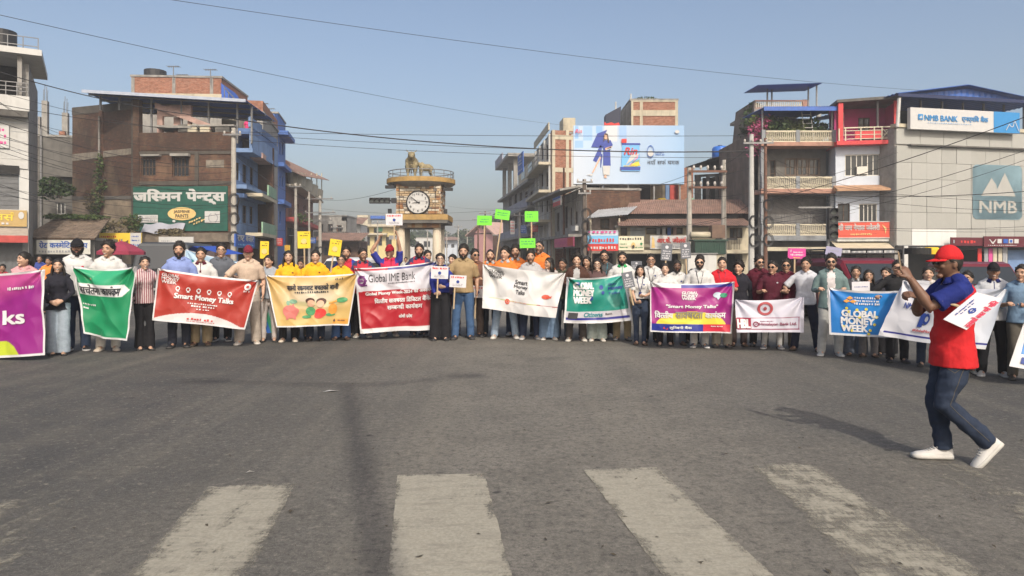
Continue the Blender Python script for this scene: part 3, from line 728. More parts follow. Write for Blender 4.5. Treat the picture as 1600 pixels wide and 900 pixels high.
# the painted sign on the brick wall
PAINTG = mat('green wall paint', (.012,.085,.062), .7, .18, 3, .15, dirt=.15)
OV = mat('faded ochre print', (.66,.47,.19), .7, .1)
def wreath(mb, U, Z, y):
    for sd in (-1, 1):
        for k in range(7):
            a = R(-60 + 20*k); c = .855 + sd*.047*math.cos(a); z = .29 + .10*math.sin(a)
            ELL(c, z, .006, .018, 8)(mb, U, Z, y)
sign(b, 208,291,355.5,361,-.09,'big green painted wall sign with white Nepali letters for a paint maker', PAINTG, [
    (pW,'lettering',T('जस्मिन पेन्ट्स', .01,.60,.975,.93,.055)),
    (OV,'oval',ELL(.52,.385,.15,.145)),
    (pK,'lettering',ALL(T('JASMINE', .435,.39,.605,.465,.02), T('PAINTS', .455,.30,.59,.375,.02))),
    (pW,'panel_print',ALL(RECT(.035,.19,.27,.36), RECT(.765,.18,.925,.44), ELL(.44,.22,.016,.03))),
    (pGR,'emblem',ALL(ELL(.085,.275,.034,.075,20,.62), RECT(.055,.262,.115,.288), SCR([(.135,.30,.26,.33)],14), SCR([(.13,.21,.25,.27)],6), wreath)),
    (OV,'slogan',lambda mb, U, Z, y: [scribble(mb, 0,0,1,1,y,0,5,k, fn=lambda a, c, k=k: (U(.60+.05*k+a*.13), y, Z(.16-.03*k+c*.05+a*.12))) for k in range(2)])], 'wall_sign', 'sign')
# ledge and hoardings under the sign
b.pbox('base_wall', 218, 364, 362, 378, -.5, .5, mat('rubble ledge', (.17,.14,.11), .95, .35, 2, .5, dirt=.5))
TARP = mat('grey tarpaulin', (.30,.31,.36), .7, .12, 2, .2)
mb = MB(); u0, za, u1, zb = b.R(224,349,288,364,-.3); nx = 14
vs = [(u0+(u1-u0)*i/nx, -.18-.5*j/3, zb-(zb-za)*j/3 - .12*math.sin(i*.9+j)*.5) for j in range(4) for i in range(nx+1)]
mb.add(vs, [(j*(nx+1)+i, (j+1)*(nx+1)+i, (j+1)*(nx+1)+i+1, j*(nx+1)+i+1) for j in range(3) for i in range(nx)]); o = mb.build('tarpaulin', TARP, None, True)
o.location = b.a; o.rotation_euler = (0,0,b.rz); tag(o, 'sagging grey tarpaulin hung along the bottom of the green wall sign', 'tarpaulin')
sign(b, 155,364,221,390,-2.2,'yellow and white hoarding behind the maroon umbrella', pY, [
    (pR,'lettering',SCR([(.05,.72,.42,.84),(.05,.5,.5,.62),(.05,.28,.4,.38)],8)), (pW,'panel_print',RECT(.74,0,1,1)), (pB,'small_print',SCR([(.78,.75,.96,.85),(.78,.5,.96,.6),(.78,.22,.96,.34)],5)), (WOOD,'drawing',POLY((.55,.3),(.68,.35),(.71,.6),(.66,.5),(.58,.48)))], 'hoarding', 'hoarding')
sign(b, 248,370,302,390,-2.2,'plain white hoarding beside the yellow one', pW, [(pGR,'small_print',SCR([(.08,.62,.4,.74)],6))], 'hoarding', 'hoarding')
b2 = b
def ivy(label, px0, py0, px1, py1, Y, n, size, m, seed, jit=.5):
    rr = random.Random(seed); p, q = P(px0, py0, Y), P(px1, py1, Y); t = thing('creeper', label, 'plant', q)
    mb = MB(); st = MB(); pts = []
    for k in range(9):
        c = q.lerp(p, k/8) + Vector((rr.uniform(-.25,.25), 0, 0)) - q; pts.append(c); leaves(mb, c, (jit, .12, .45), n//9, size, rr, 0)
    st.tube(pts, [.04-.003*k for k in range(9)], 5); st.build('stem', BARK, t); mb.build('foliage', m, t, uv=False)
ivy('green creeper climbing the left brick wall', 158, 250, 148, 352, 43.1, 500, .10, GREEN, 2, .3)
ivy('dry brown creeper hanging down the render wall', 146, 300, 142, 365, 43.2, 500, .10, DRYF, 3, .45)
for i, (px, py, r, m_, lab) in enumerate(((182,362,(1.3,.5,.5),DRYF,'dry brown weeds at the foot of the brick wall'), (203,358,(.7,.4,.6),GREEN,'bright green shrub left of the green wall sign'), (265,364,(.9,.3,.25),DRYF,'low dry weeds on the ledge under the wall sign'), (155,364,(.7,.5,.4),GREEN_D,'dark weeds beside the clay tile roof'))):
    p = P(px, py, 40.6); bush(lab, (p.x, p.y, p.z-.2), r, 500, .09, m_, 20+i)
# television aerials
def aerial(px, py0, py1, Y, label):
    t = thing('tv_aerial', label, 'aerial', P(px, py1, Y), 0, 'roof aerials'); h = (py1-py0)*Y/F
    MB().cyl((0,0,0),(0,0,h),.035,6).build('mast', STEEL, t)
    MB().cyl((-.42,0,h),(.42,0,h),.03,5).build('boom', STEEL, t)
    for k in range(6): MB().cyl((-.4+.16*k,-.25,h),(-.4+.16*k,.25,h),.015,4).build('element', STEEL, t)
for i, (px, a, c, Y) in enumerate(((271,104,126,50),(329,109,130,50),(285,117,124,52),(340,120,130,52),(411,162,184,56),(421,170,186,57),(777-370,162,180,58))):
    aerial(px, a, c, Y, ['tallest aerial above the far left brick block','aerial over the right end of the brick block','small aerial behind the tallest one','short aerial by the blue stair edge','tall aerial on the grey house behind','shorter aerial on the grey house behind','thin aerial left of the grey house pair'][i])

# ---------------------------------------------------------------- orange brick block behind the canopy
b = Bld('brick_house', 'orange brick roof block with pale concrete bands behind the blue canopy', 205, 50, 346, 50.4)
W = b.W; zt = b.z(121, W/2)
b.wall('wall', 0, 0, W, zt, [b.R(334,165,346,185)], BRICK_O)
b.shell(zt, 6, BRICK_O)
for py in (146,): b.pbox('band', 204, py, 346, py+6, -.05, .2, CREAM)
for px in (205, 269, 328): b.pbox('column', px, 121, px+5, 190, -.03, .2, CONC)
b.pbox('wall', 231, 185, 366, 196, -1.0, .9, mat('pale brick wash', (.36,.22,.16), .9, .2, 4, .2, dirt=.3))
MB().cyl((b.u(231),1.2,zt+.1),(b.u(231),1.2,zt+.75),.75,16).build('water_tank', BLACK, b.o)
mb = MB(); u0, za, u1, zb = b.R(345,129,360,165)
mb.hexa([(u0,0,za),(u0+.9,0,za),(u0+.9,3,za),(u0,3,za),(u0,0,zb),(u0+.25,0,zb-.3),(u0+.25,3,zb-.3),(u0,3,zb)]).build('stair_wall', mat('bright blue paint', (.03,.10,.42), .6, .1, 3, dirt=.2), b.o)
for k in range(5): MB().cyl((u0+.25+.3*k,0,za-.6),(u0+.25+.3*k,0,zb-.35-.32*k),.03,5).build('stair_post', STEEL, b.o)
MB().cyl((u0+.2,0,zb-.3),(u0+1.6,0,za-.2),.035,5).build('handrail', STEEL, b.o)

# ================================================================ left side of the street
BLUEP = mat('blue house paint', (.15,.24,.42), .75, .12, 2, .1, dirt=.35, dirtcol=(.05,.06,.09), streak=True)
BLUEP_D = mat('deep blue paint', (.08,.15,.32), .75, .12, 2, .1, dirt=.3)
b = Bld('blue_house', 'blue painted street house with projecting balconies beside the brick building', 366, 42.1, 411, 49.2)
W = b.W; zt = b.z(214, W*.4)
ops = [b.R(x0, y0, x1, y1) for x0, y0, x1, y1 in ((369,254,375,282),(379,257,386.5,286),(390.5,261,397,289),(369,319,375,347),(379,321,386.5,349),(390,323,396.5,350),(372,388,404,440))]
b.wall('wall', 0, 0, W, zt, ops, BLUEP)
for o in ops[:6]: b.window(*o, 2, 2, WOOD, GLASS, .1)
b.box('side_wall', W-.22, .26, 0, W, 6, zt-.003, BLUEP); b.box('roof_slab', .05, -.06, zt, W+.06, 4.5, zt+.14, CONC)
b.box('shade_panel', .3, 2.0, 0, W-.3, 2.1, 3, DARK)
for (py0, py1, out, m_) in ((214,222,-1.0,BLUEP_D),(243,249,-1.05,BLUEP),(296,302,-.7,BLUEP),(309,315,-.55,BLUEP_D)):
    m = W*.45; b.box('ledge', .05, out, b.z(py1,m), W-.05, -.003, b.z(py0,m), m_)
b.box('balcony_parapet', .05, -1.0, b.z(246,W*.45), W-.05, -.86, b.z(222,W*.45), BLUEP)
b.box('parapet', 0, -.95, zt+.15, W*.4, -.8, zt+.75, BLUEP)
b.box('parapet', W*.42, -.95, zt+.15, W, -.8, zt+.55, BLUEP_D)
b.pbox('tank_box', 371, 183, 385, 206, 1.0, 1.0, CREAM)
sign(b, 368,367,398,386,-1.3,'dark blue shop sign with white Nepali letters on the blue house', pB, [(pW,'lettering',T('राष्ट्र बजार', .08,.42,.92,.92,.03)), (pLB,'small_print',SCR([(.1,.1,.9,.26)],10))])
b = Bld('grey_house', 'bare grey concrete house with brick parapet behind the blue house', 411, 49.4, 434, 56.6)
W = b.W; zt = b.z(193, W*.5)
ops = [b.R(414,262,421,303), b.R(413,334,419,358), b.R(422,337,428,360), b.R(413,382,432,432)]
b.wall('wall', 0, 0, W, zt, ops, CONC)
for o in ops[:3]: b.window(*o, 2, 3, WOOD, GLASS, .1)
b.box('side_wall', .0, .26, 0, .24, 9, zt-.003, CONC); b.box('back_wall', .25, 8.8, 0, W, 9, zt-.003, CONC)
b.box('roof_slab', -.1, -.1, zt, W+.1, 9, zt+.14, CONC); b.box('parapet', .0, 0, zt+.141, W, .2, zt+.9, BRICK_O); b.box('parapet', .0, .21, zt+.141, .2, 9, zt+.9, BRICK_O)
b.box('shade_panel', .3, 2.0, 0, W-.3, 2.1, zt, DARK)
b.pbox('balcony_slab', 410.5, 308, 432, 313, -1.0, 1.0, CREAM); b.pbox('balcony_slab', 410.5, 366, 432, 371, -1.0, 1.0, CREAM); b.pbox('window_hood', 411, 245, 424, 253, -.8, .8, PINKP)
GRN = mat('green balcony paint', (.22,.36,.25), .7, .1, 3, dirt=.3)
u0, za, u1, zb = b.R(420,293,432,309,-1); b.box('balcony_parapet', u0, -1.0, za, u1, -.9, zb, GRN)
u0, za, u1, zb = b.R(411,350,432,366,-1); b.box('balcony_parapet', u0, -1.0, za, u1, -.9, zb, GRN)
b.pbox('pilaster', 410.8, 266, 413.5, 298, -.12, .1, CREAM)
b = Bld('bright_blue_house', 'narrow bright blue house edge rising behind the grey house', 434, 57, 446, 61.5)
BB = mat('cobalt house paint', (.05,.13,.40), .6, .1, 3, dirt=.15)
W = b.W; zt = b.z(186, W*.5)
ops = [b.R(436.5,222,439,242), b.R(440.5,222,443,242), b.R(436.5,275,439,292), b.R(440.5,275,443,292), b.R(436.5,330,439,350)]
b.wall('wall', 0, 0, W, zt, ops, BB)
for o in ops: b.window(*o, 1, 2, BLACK, GLASS, .1)
b.shell(zt, 5, BB); b.box('ledge', 0, -.8, b.z(213,1), W, 0, b.z(207,1), BB); b.box('ledge', 0, -.5, b.z(262,1), W, 0, b.z(256,1), BB); b.box('ledge', 0, -.5, b.z(320,1), W, 0, b.z(313,1), BB)
b = Bld('red_roof_house', 'brick house with rounded cream balcony and red tin roof canopy', 447, 63, 489, 83)
W = b.W; zt = b.z(300, W*.3)
b.wall('wall', 0, 0, W, b.z(300, W*.3), [b.R(451,318,456,338), b.R(462,318,467,336), b.R(474,320,478,336), b.R(449,360,484,400)], brick_mat('red brown brick', (.28,.10,.07), (.20,.07,.05), (.2,.16,.13), .4))
b.shell(zt, 7, BRICK_S); b.box('shade_panel', .3, 2.5, 0, W-.3, 2.6, zt, DARK)
b.box('ledge', 0, -1.2, zt, W, 0, zt+.2, CREAM)
for k in range(4): MB().loft([(zt+.2,W*(k+.5)/4,-.6,W/9,.7),(zt+1.3,W*(k+.5)/4,-.6,W/8.2,.8)],14).build('balcony_bay', CREAM, b.o)
b.box('room_wall', 0, .8, zt+.2, W*.4, 1.0, zt+3, BRICK_O); b.box('ledge', 0, -.9, b.z(352,W*.4), W, 0, b.z(346,W*.4), AWN)
mb = MB(); corrug(mb, (-1.4,-1.7,b.z(269,0)-.5), (W+2,-1.7,b.z(271,W)-.6), (-1.4,3.2,b.z(250,0)+.7), 30, .05); mb.build('canopy_roof', REDTILE, b.o)
for k in range(5): MB().cyl((W*k/4,-1.0,zt+.2),(W*k/4,-1.0,b.z(266,W*k/4)-.3),.06,6).build('canopy_post', CREAM, b.o)
bush('green pot plants along the lower balcony of the red roof house', P(468,343,66) - Vector((0,1,.3)), (1.6,.8,.4), 500, .12, GREEN, 31)
def simple(name, label, pxl, pxr, pyt, Y, m, wins=(), roofm=None, depth=6, slope=None, fm=None, rows=1):
    b = Bld(name, label, pxl, Y, pxr, Y); zt = b.z(pyt, b.W/2); ops = [b.R(*o) for o in wins]
    b.wall('wall', 0, 0, b.W, zt, ops, m)
    for o in ops: b.window(*o, 2, rows, fm or WOOD, GLASS, .1)
    b.shell(zt, depth, m, roofm)
    if slope:
        mb = MB(); corrug(mb, (-.6,-1.5,zt+.1), (b.W+.6,-1.5,zt+.1), (-.6,3,zt+.1+slope), 20, .06); mb.build('roof', roofm or REDTILE, b.o)
    return b
b = simple('grey_shop_house', 'squat grey shop house down the left side of the street', 488, 541, 338, 90, CONC, [(497,350,505,362),(512,350,520,362),(526,352,534,364),(492,385,538,410)])
b.pbox('awning', 490, 362, 540, 368, -2, 2, CONC_D); b.pbox('wall_block', 534, 337, 541, 345, 0, .5, BRICK_O)
b = simple('red_tin_house', 'small house with flat red tin roof far down the street', 535, 563, 352, 105, WHITE, [(540,360,547,370),(551,360,558,370)], None, 5, 1.2)
YEL = mat('yellow house paint', (.60,.50,.24), .8, .08, 3, dirt=.2)
b = simple('yellow_house', 'yellow three storey house with cream bands far down the street', 566, 628, 351, 120, YEL, [(584,356,597,364),(585,370,597,384),(603,370,612,384),(571,370,578,384),(571,356,577,364)], None, 8, None, WOOD)
b.pbox('ledge', 562, 350, 630, 354, -1.2, 1.2, CREAM); b.pbox('ledge', 562, 364, 604, 367, -1.2, 1.2, CREAM); b.pbox('stair_tower', 558, 336, 575, 350, 2, 3, CREAM); b.pbox('roof_sheet', 575, 337, 625, 342, 4, 4, BLUEROOF)
b.pwindow(588, 355, 598, 362, 2, 1, GRN, pm('green glass', (.08,.4,.2)), -.05)
b = simple('white_low_house', 'low white house with small shop front behind the tower legs', 640, 690, 372, 150, WHITE, [(645,377,655,386),(662,377,672,386)], CONC)
b = simple('brown_low_house', 'low brown shop row beyond the yellow placards', 500, 560, 378, 78, BRICK_S, [(505,386,520,400),(530,386,545,400)], REDTILE, 5, 1.0)

# ================================================================ right side of the street
b = Bld('concrete_block', 'grey concrete street block with roof terrace and blue sign pillar', 786, 92, 837, 66.5)
W = b.W; zt = b.z(292, W*.7)
ops = []
for j, (y0, y1) in enumerate(((303,322),(340,358))):
    for k in range(5): ops.append(b.R(795+8.2*k, y0-2*k*.7, 799.5+8.2*k, y1-k*.4))
ops.append(b.R(790,385,835,408))
b.wall('wall', 0, 0, W, zt, ops, CONC)
for o in ops[:-1]: b.window(*o, 2, 2, WOOD, GLASS, .1)
b.shell(zt, 8, CONC); b.box('shade_panel', .3, 2.6, 0, W-.3, 2.7, zt, DARK)
for f in (.42, .72, 1.0): b.box('balcony_slab', 0, -.75, zt*f-.25, W, 0, zt*f, CONC)
for f in (.42, .72): b.box('balcony_parapet', .5, -.75, zt*f+.001, W-.5, -.65, zt*f+.8, mat('blue grey parapet', (.27,.28,.34), .8, .15, 3, dirt=.4))
BGP = MATS['blue grey parapet']; z26 = b.z(262, W*.1); z24 = b.z(244, W)
for k in range(3): b.box('column', W*(.04+.2*k), -.2, zt+.15, W*(.04+.2*k)+.5, .25, z26, CONC)
b.box('roof_slab', -.4, -1.0, z26, W*.5, 5, z26+.35, CONC); b.box('parapet', -.4, -1.0, z26+.351, W*.28, -.85, z26+1.2, BGP)
b.box('room_wall', W*.52, .1, zt+.14, W-.1, 6, z24, CREAM); b.box('window', W*.62, .05, zt+.9, W*.72, .098, zt+2.0, GLASS); b.box('window', W*.8, .05, zt+.9, W*.9, .098, zt+2.0, GLASS)
sign(b, 809,240,817,271,-2.2,'tall narrow blue sign on the concrete street block roof', pB, [(pW,'lettering',ALL(ELL(.5,.85,.2,.06), SCR([(.15,.58,.85,.68),(.15,.42,.85,.52),(.15,.12,.85,.2)],3)))])
simple('shop_row', 'dim shop row under the green placards down the street', 770, 812, 368, 105, BRICK_S, [(778,374,786,386),(792,374,800,386)], CONC)
b = Bld('white_brick_house', 'tall white fronted house with bare orange brick end wall', 839, 67, 862.5, 57)
W = b.W; zt = b.z(212, W*.9)
ops = []
for (y0, y1) in ((226,250),(268,292),(310,332)):
    for x in (845, 852.5): ops.append(b.R(x, y0+4 if x < 850 else y0, x+4.2, y1))
ops.append(b.R(842,375,861,415))
b.wall('wall', 0, 0, W, zt, ops, WHITE)
for o in ops[:-1]: b.window(*o, 2, 2, WOOD, GLASS, .1)
b.shell(zt, 5, WHITE)
for k in range(4): b.box('pilaster', W*(.02+.31*k), -.25, 0, W*(.02+.31*k)+.35, 0, zt, WHITE)
for py in (258,300,345): b.box('balcony_slab', 0, -1.1, b.z(py+4,W*.8), W, -.003, b.z(py,W*.8), CREAM)
for py in (258,300): 
    for q in range(2): MB().cyl((0,-1.05,b.z(py,W*.8)+.4+.4*q),(W,-1.05,b.z(py,W*.8)+.4+.4*q),.03,5).build('railing', STEEL, b.o)
b.box('roof_rail', 0, -.3, zt+.3, W, -.2, zt+.9, CREAM); b.box('roof_shrine', W*.75, 1, zt+.14, W*.95, 2, zt+1.4, CREAM)
e = Bld('brick_end_wall', 'bare orange brick end wall of the white house with concrete frame', 863, 56.7, 897, 57.2)
W = e.W; zt = e.z(204, W/2)
e.wall('wall', 0, 0, W, zt, [], BRICK_O, 0, .4)
for px in (863, 884.5): e.pbox('column', px, 203, px+4.5, 420, -.05, .2, CREAM)
for py in (211, 262): e.pbox('band', 863, py, 897, py+7, -.04, .2, CREAM)
# near corner house with pink sign
b = Bld('corner_house', 'old two storey corner house with tall windows and pink shop sign', 862, 58, 911, 47.4)
W = b.W; zt = b.z(302, W*.75)
ops = [b.R(869,332,874,362), b.R(881.5,322,887,357), b.R(890,324,893.5,352), b.R(897.5,317,902.5,350), b.R(866,388,907,440)]
b.wall('wall', 0, 0, W, zt, ops, mat('old grey plaster', (.40,.38,.35), .85, .2, 2, .2, dirt=.55, streak=True))
for o in ops[:4]: b.window(*o, 2, 3, WOOD, GLASS, .1)
b.shell(zt, 4, BRICK_S, CONC); b.box('shade_panel', .3, 2.0, 0, W-.3, 2.1, zt, DARK)
MB().hexa([(0,-1.6,zt-.1),(W,-1.6,zt-.1),(W,0,zt+.2),(0,0,zt+.2),(0,-1.6,zt+.05),(W,-1.6,zt+.05),(W,0,zt+.35),(0,0,zt+.35)]).build('eave_slab', CONC, b.o)
b.box('balcony_slab', 0, -1.0, b.z(372,W*.7), W, -.002, b.z(368,W*.7), CONC)
b.pbox('meter_box', 893, 353, 899, 361, -.3, .25, WHITE)
sign(b, 866,372,896,386,-1.05,'pink shop sign on the old corner house', mat('pink board', (.55,.10,.20), .6, .15), [(pR,'panel_print',RECT(.72,.1,.98,.95)), (pPK,'lettering',SCR([(.05,.3,.65,.7)],8))])
sign(b, 864,308,876,322,-1.3,'small tricolour cloth sign under the corner house eave', pW, [(pR,'panel_print',RECT(0,0,1,.5)), (pB,'panel_print',RECT(0,.75,1,1))])

# ---------------------------------------------------------------- billboard house
b = Bld('billboard_house', 'weathered brick house carrying the big detergent billboard on its roof', 905, 50, 1082, 50)
W = b.W; zt = b.z(332, W/2)
b.wall('wall', 0, 0, W, zt, [b.R(930,396,1060,450)], BRICK_S)
b.shell(zt, 7, BRICK_S); b.box('coping', -.05, -.12, zt-.02, W+.05, .3, zt+.13, CONC)
b.box('shade_panel', .3, 1.6, 0, W-.3, 1.7, 3, DARK)
b.pbox('upper_wall', 917, 285, 1060, 330, 2.2, .2, mat('stained plaster', (.22,.18,.13), .9, .35, 1.2, .2, dirt=.7))
for k, (x0, x1, m_) in enumerate(((917,936,DARK),(940,944,BLUEP),(1000,1016,DARK),(1040,1046,BLUEP),(1047,1060,AWN),(1060,1083,BRICK_O))):
    b.pbox('upper_door' if m_ in (DARK, AWN, BLUEP) else 'upper_wall', x0, 284 if x0 < 1060 else 262, x1, 331, 2.1 if x0 < 1060 else 1.5, .1, m_)
for k, (px, m_) in enumerate(((1034,pY),(1078,GRN))):
    p = P(px, 330, 50.6); t = thing('water_drum', ['yellow plastic drum on the ledge under the billboard','green plastic drum on the roof right of the billboard'][k], 'drum', (p.x, p.y, zt+.13), 0, 'drums on the brick roof')
    MB().loft([(0,0,0,.38,.38),(.1,0,0,.42,.42),(.75,0,0,.42,.42),(.85,0,0,.36,.36)],16).build('body', m_, t, True); MB().loft([(.85,0,0,.3,.3),(.93,0,0,.28,.28)],14).build('lid', m_, t)
# billboard: frame posts and a printed sheet
def grid_print(name, fn, nu, nv, colfn, m, parent=None, smooth=True):
    vs = [fn(i/nu, j/nv) for j in range(nv+1) for i in range(nu+1)]
    fs = [(j*(nu+1)+i, (j+1)*(nu+1)+i, (j+1)*(nu+1)+i+1, j*(nu+1)+i+1) for j in range(nv) for i in range(nu)]
    me = bpy.data.meshes.new(name); me.from_pydata([tuple(v) for v in vs], [], fs); me.materials.append(m)
    ca = me.color_attributes.new('Col', 'FLOAT_COLOR', 'POINT')
    ca.data.foreach_set('color', np.array([(*colfn(i/nu, j/nv), 1) for j in range(nv+1) for i in range(nu+1)], np.float32).ravel())
    me.polygons.foreach_set('use_smooth', [smooth]*len(fs)); me.update()
    return link(name, me, parent)
def inpoly(u, v, poly):
    c = False; n = len(poly)
    for i in range(n):
        (a, b_), (d, e_) = poly[i], poly[i-1]
        if (b_ > v) != (e_ > v) and u < (d-a)*(v-b_)/(e_-b_)+a: c = not c
    return c
PR = print_mat('billboard print', .55)
Yb = 49.0; x0, x1, z0, z1 = XX(896,Yb), XX(1069,Yb), ZZ(287.5,Yb), ZZ(196,Yb)
bt = thing('billboard', 'large pale blue detergent billboard with a woman in blue dress', 'billboard', ((x0+x1)/2, Yb, z0))
Wb, Hb = x1-x0, z1-z0
def bbcol(u, v):
    c = np.array((.5,.6,.7)) if u < .42 else np.array((.47,.62,.80))
    c = np.array((.50,.56,.64))*(1-u) + np.array((.27,.42,.62))*u
    if u < .30 and v > .55: c = c*.6 + np.array((.3,.5,.78))*.4
    for (a0, c0, a1, c1, k) in ((.01,.78,.05,1,.7),(.09,.74,.17,1,.5),(.2,.86,.26,1,.7),(.01,.62,.085,.75,.55),(.41,.78,.48,1,.45),(.0,.5,.3,.52,.2)):
        if a0 < u < a1 and c0 < v < c1: c = c*(1-k) + np.array((.16,.36,.72))*k
    if .28 < u < .4 and v > .72: c = np.array((.55,.57,.60))
    return tuple(c)
grid_print('sheet', lambda a, c: ((a-.5)*Wb, -.03*math.sin(a*9)*math.sin(c*5), c*Hb), 120, 64, lambda u, v: bbcol(u, v), PR, bt)
MB().box(-Wb/2, .08, -.05, Wb/2, .16, Hb).build('backing', STEEL, bt)
for k in range(5): MB().box(-Wb/2+.2+(Wb-.5)*k/4, .17, -1.9, -Wb/2+.3+(Wb-.5)*k/4, .3, Hb-.2).build('post', STEEL, bt)
U = lambda a: (a-.5)*Wb; Zb = lambda c: c*Hb
def bbp(nm, m, k, *fs):
    for f in fs: mb = MB(); f(mb, U, Zb, -.05-.018*k); mb.build(nm, m, bt, uv=False)
NAVY = pm('navy', (.035,.06,.30)); SKIN_P = pm('printed skin', (.62,.38,.26)); 
bbp('printed_cape', NAVY, 0, POLY((.16,.63),(.215,.86),(.305,.925),(.27,.80),(.265,.72),(.25,.62)), POLY((.24,.66),(.175,.40),(.205,.37),(.25,.52),(.26,.64)), POLY((.245,.52),(.25,.28),(.25,.29),(.262,.5)))
bbp('printed_dress', NAVY, 1, POLY((.265,.745),(.335,.745),(.355,.66),(.33,.63),(.335,.31),(.268,.31),(.268,.62),(.255,.66)), POLY((.243,.5),(.25,.5),(.25,.28),(.243,.28)))
bbp('printed_figure', SKIN_P, 2, ELL(.29,.81,.018,.05,16), POLY((.165,.19),(.178,.19),(.25,.45),(.235,.45)), POLY((.275,.11),(.30,.10),(.295,.16),(.28,.16)), POLY((.285,.58),(.345,.62),(.345,.645),(.285,.61)))
bbp('printed_trousers', pW, 2, POLY((.262,.31),(.33,.31),(.325,.15),(.27,.15)), POLY((.29,.57),(.34,.6),(.34,.64),(.3,.6)), POLY((.115,.155),(.18,.175),(.165,.135)))
bbp('printed_hair', pm('printed hair', (.06,.035,.025)), 3, POLY((.272,.83),(.288,.865),(.308,.85),(.318,.76),(.322,.70),(.308,.71),(.303,.83),(.28,.84),(.276,.74),(.268,.71)))
bbp('printed_packet', pm('pack blue', (.15,.40,.70)), 0, POLY((.43,.22),(.60,.22),(.595,.69),(.44,.69)))
bbp('printed_packet', NAVY, 1, POLY((.425,.235),(.60,.235),(.605,.29),(.42,.29)), POLY((.435,.665),(.605,.665),(.60,.695),(.435,.695)))
bbp('printed_packet', pm('pack pink', (.65,.30,.45)), 2, POLY((.495,.32),(.515,.33),(.585,.50),(.58,.44)))
bbp('printed_packet', pY, 2, POLY((.51,.32),(.60,.31),(.59,.38),(.545,.36)), POLY((.45,.3),(.58,.3),(.58,.312),(.45,.312)))
bbp('printed_packet', GRN, 2, POLY((.545,.365),(.595,.385),(.595,.42),(.55,.38)))
bbp('printed_packet', pW, 2, POLY((.47,.32),(.52,.5),(.6,.52),(.53,.40)))
bbp('packet_logo', pR, 3, T('Rin', .455,.50,.575,.62,.03,.3), POLY((.432,.70),(.478,.70),(.478,.77),(.432,.765)), T('Rin', .015,.865,.075,.93,.02,.3))
bbp('slogan', pK, 1, T('नयाँ सर्फ चमक', .665,.33,.955,.42,.01))
bbp('slogan', pB, 1, SCR([(.74,.525,.82,.55),(.74,.49,.82,.51)],6)); bbp('emblem', pB, 1, ELL(.695,.55,.032,.11,20,.86)); bbp('emblem', pW, 2, ELL(.695,.52,.028,.05,16), ELL(.935,.89,.02,.03,12))
mb = MB(); mb.add([(U(.275),-.02,Zb(1.005)),(U(.42),-.02,Zb(1.0)),(U(.41),-.02,Zb(1.05)),(U(.37),-.02,Zb(1.03)),(U(.34),-.02,Zb(1.055)),(U(.30),-.02,Zb(1.03)),(U(.28),-.02,Zb(1.06))], [(0,1,2,3,4,5,6)]); mb.build('top_print', pR, bt)
# brick tower behind billboard
b = Bld('brick_tower_house', 'brick and concrete upper floors rising behind the billboard', 985, 57, 1059, 57)
W = b.W; zt = b.z(157, W/2)
b.wall('wall', 0, 0, W, zt, [], BRICK_O, 0, .3); b.shell(zt, 7, CONC)
for py, h in ((156,3),(172,9),(197,6)): b.pbox('band', 985, py, 1059, py+h, -.05, .1, CREAM)
for px in (985, 1000, 1055): b.pbox('column', px, 156, px+4.5, 200, -.04, .1, CREAM)
MB().hexa([(b.u(962),4,b.z(200,0)),(-.003,-.4,b.z(200,0)),(-.003,4,b.z(200,0)),(b.u(962),6,b.z(200,0)),(b.u(965),4,b.z(180,0)),(-.003,-.4,b.z(158,0)),(-.003,4,b.z(158,0)),(b.u(965),6,b.z(180,0))]).build('side_wall', CONC, b.o)
MB().hexa([(b.u(945),-.5,b.z(200,0)),(b.u(967),-.5,b.z(200,0)),(b.u(967),.5,b.z(200,0)),(b.u(945),.5,b.z(200,0)),(b.u(945),-.5,b.z(181,0)),(b.u(969),-.5,b.z(168,0)),(b.u(969),.5,b.z(168,0)),(b.u(945),.5,b.z(181,0))]).build('roof_screen', mat('dark blue screen', (.03,.035,.06), .7, .1), b.o)
for px, py in ((965,155),(989,142)): MB().cyl((b.u(px),1,b.z(175,0)),(b.u(px),1,b.z(py,0)),.06,6).build('pipe', WHITE, b.o)
rrb = random.Random(8); mb = MB(); leaves(mb, (b.u(1012),.6,zt+.25), (1.0,.5,.25), 120, .12, rrb, 0); mb.build('roof_plants', GREEN, b.o, uv=False)

# ---------------------------------------------------------------- low rust-roofed shops
b = Bld('rust_roof_shops', 'low cream shop building with two tier rust red roof', 963, 45, 1170, 44.6)
W = b.W; z1 = b.z(353, W/2); z2 = b.z(335.5, W/2)
ops = [b.R(1010,356,1067,366), b.R(1140,356,1160,372), b.R(1118,354,1134,372), b.R(970,356,980,368)] + [b.R(x, 397, x+40, 448) for x in (972,1020,1120)]
b.wall('wall', 0, 0, W, z1, ops, CREAM)
for o in ops[:4]: b.window(*o, 3, 1, WOOD, GLASS, .1)
b.shell(z1-.1, 6, CREAM); b.box('shade_panel', .3, 2.2, 0, W-.3, 2.3, z1, DARK)
b.pbox('upper_wall', 985, 354, 1008, 370, -.04, .05, mat('pale blue plaster', (.40,.44,.46), .8, .1, 3, dirt=.3))
mb = MB(); corrug(mb, (b.u(963),-1.3,z1-.05), (b.u(1168),-1.3,z1-.05), (b.u(966),1.2,z2-.18), 60, .035); mb.build('roof', REDTILE, b.o)
b.box('clerestory', .8, 1.0, z2-.2, W-.4, 1.2, z2+.2, DARK)
za = b.z(334, W/2, .7); zb = b.z(312, W/2, 3.5)
mb = MB(); corrug(mb, (b.u(975,.7),.7,za), (b.u(1172,.7),.7,za), (b.u(985,3.5)-b.u(975,.7)+b.u(975,.7),3.6,zb), 60, .035); o = mb.build('roof', REDTILE, b.o)
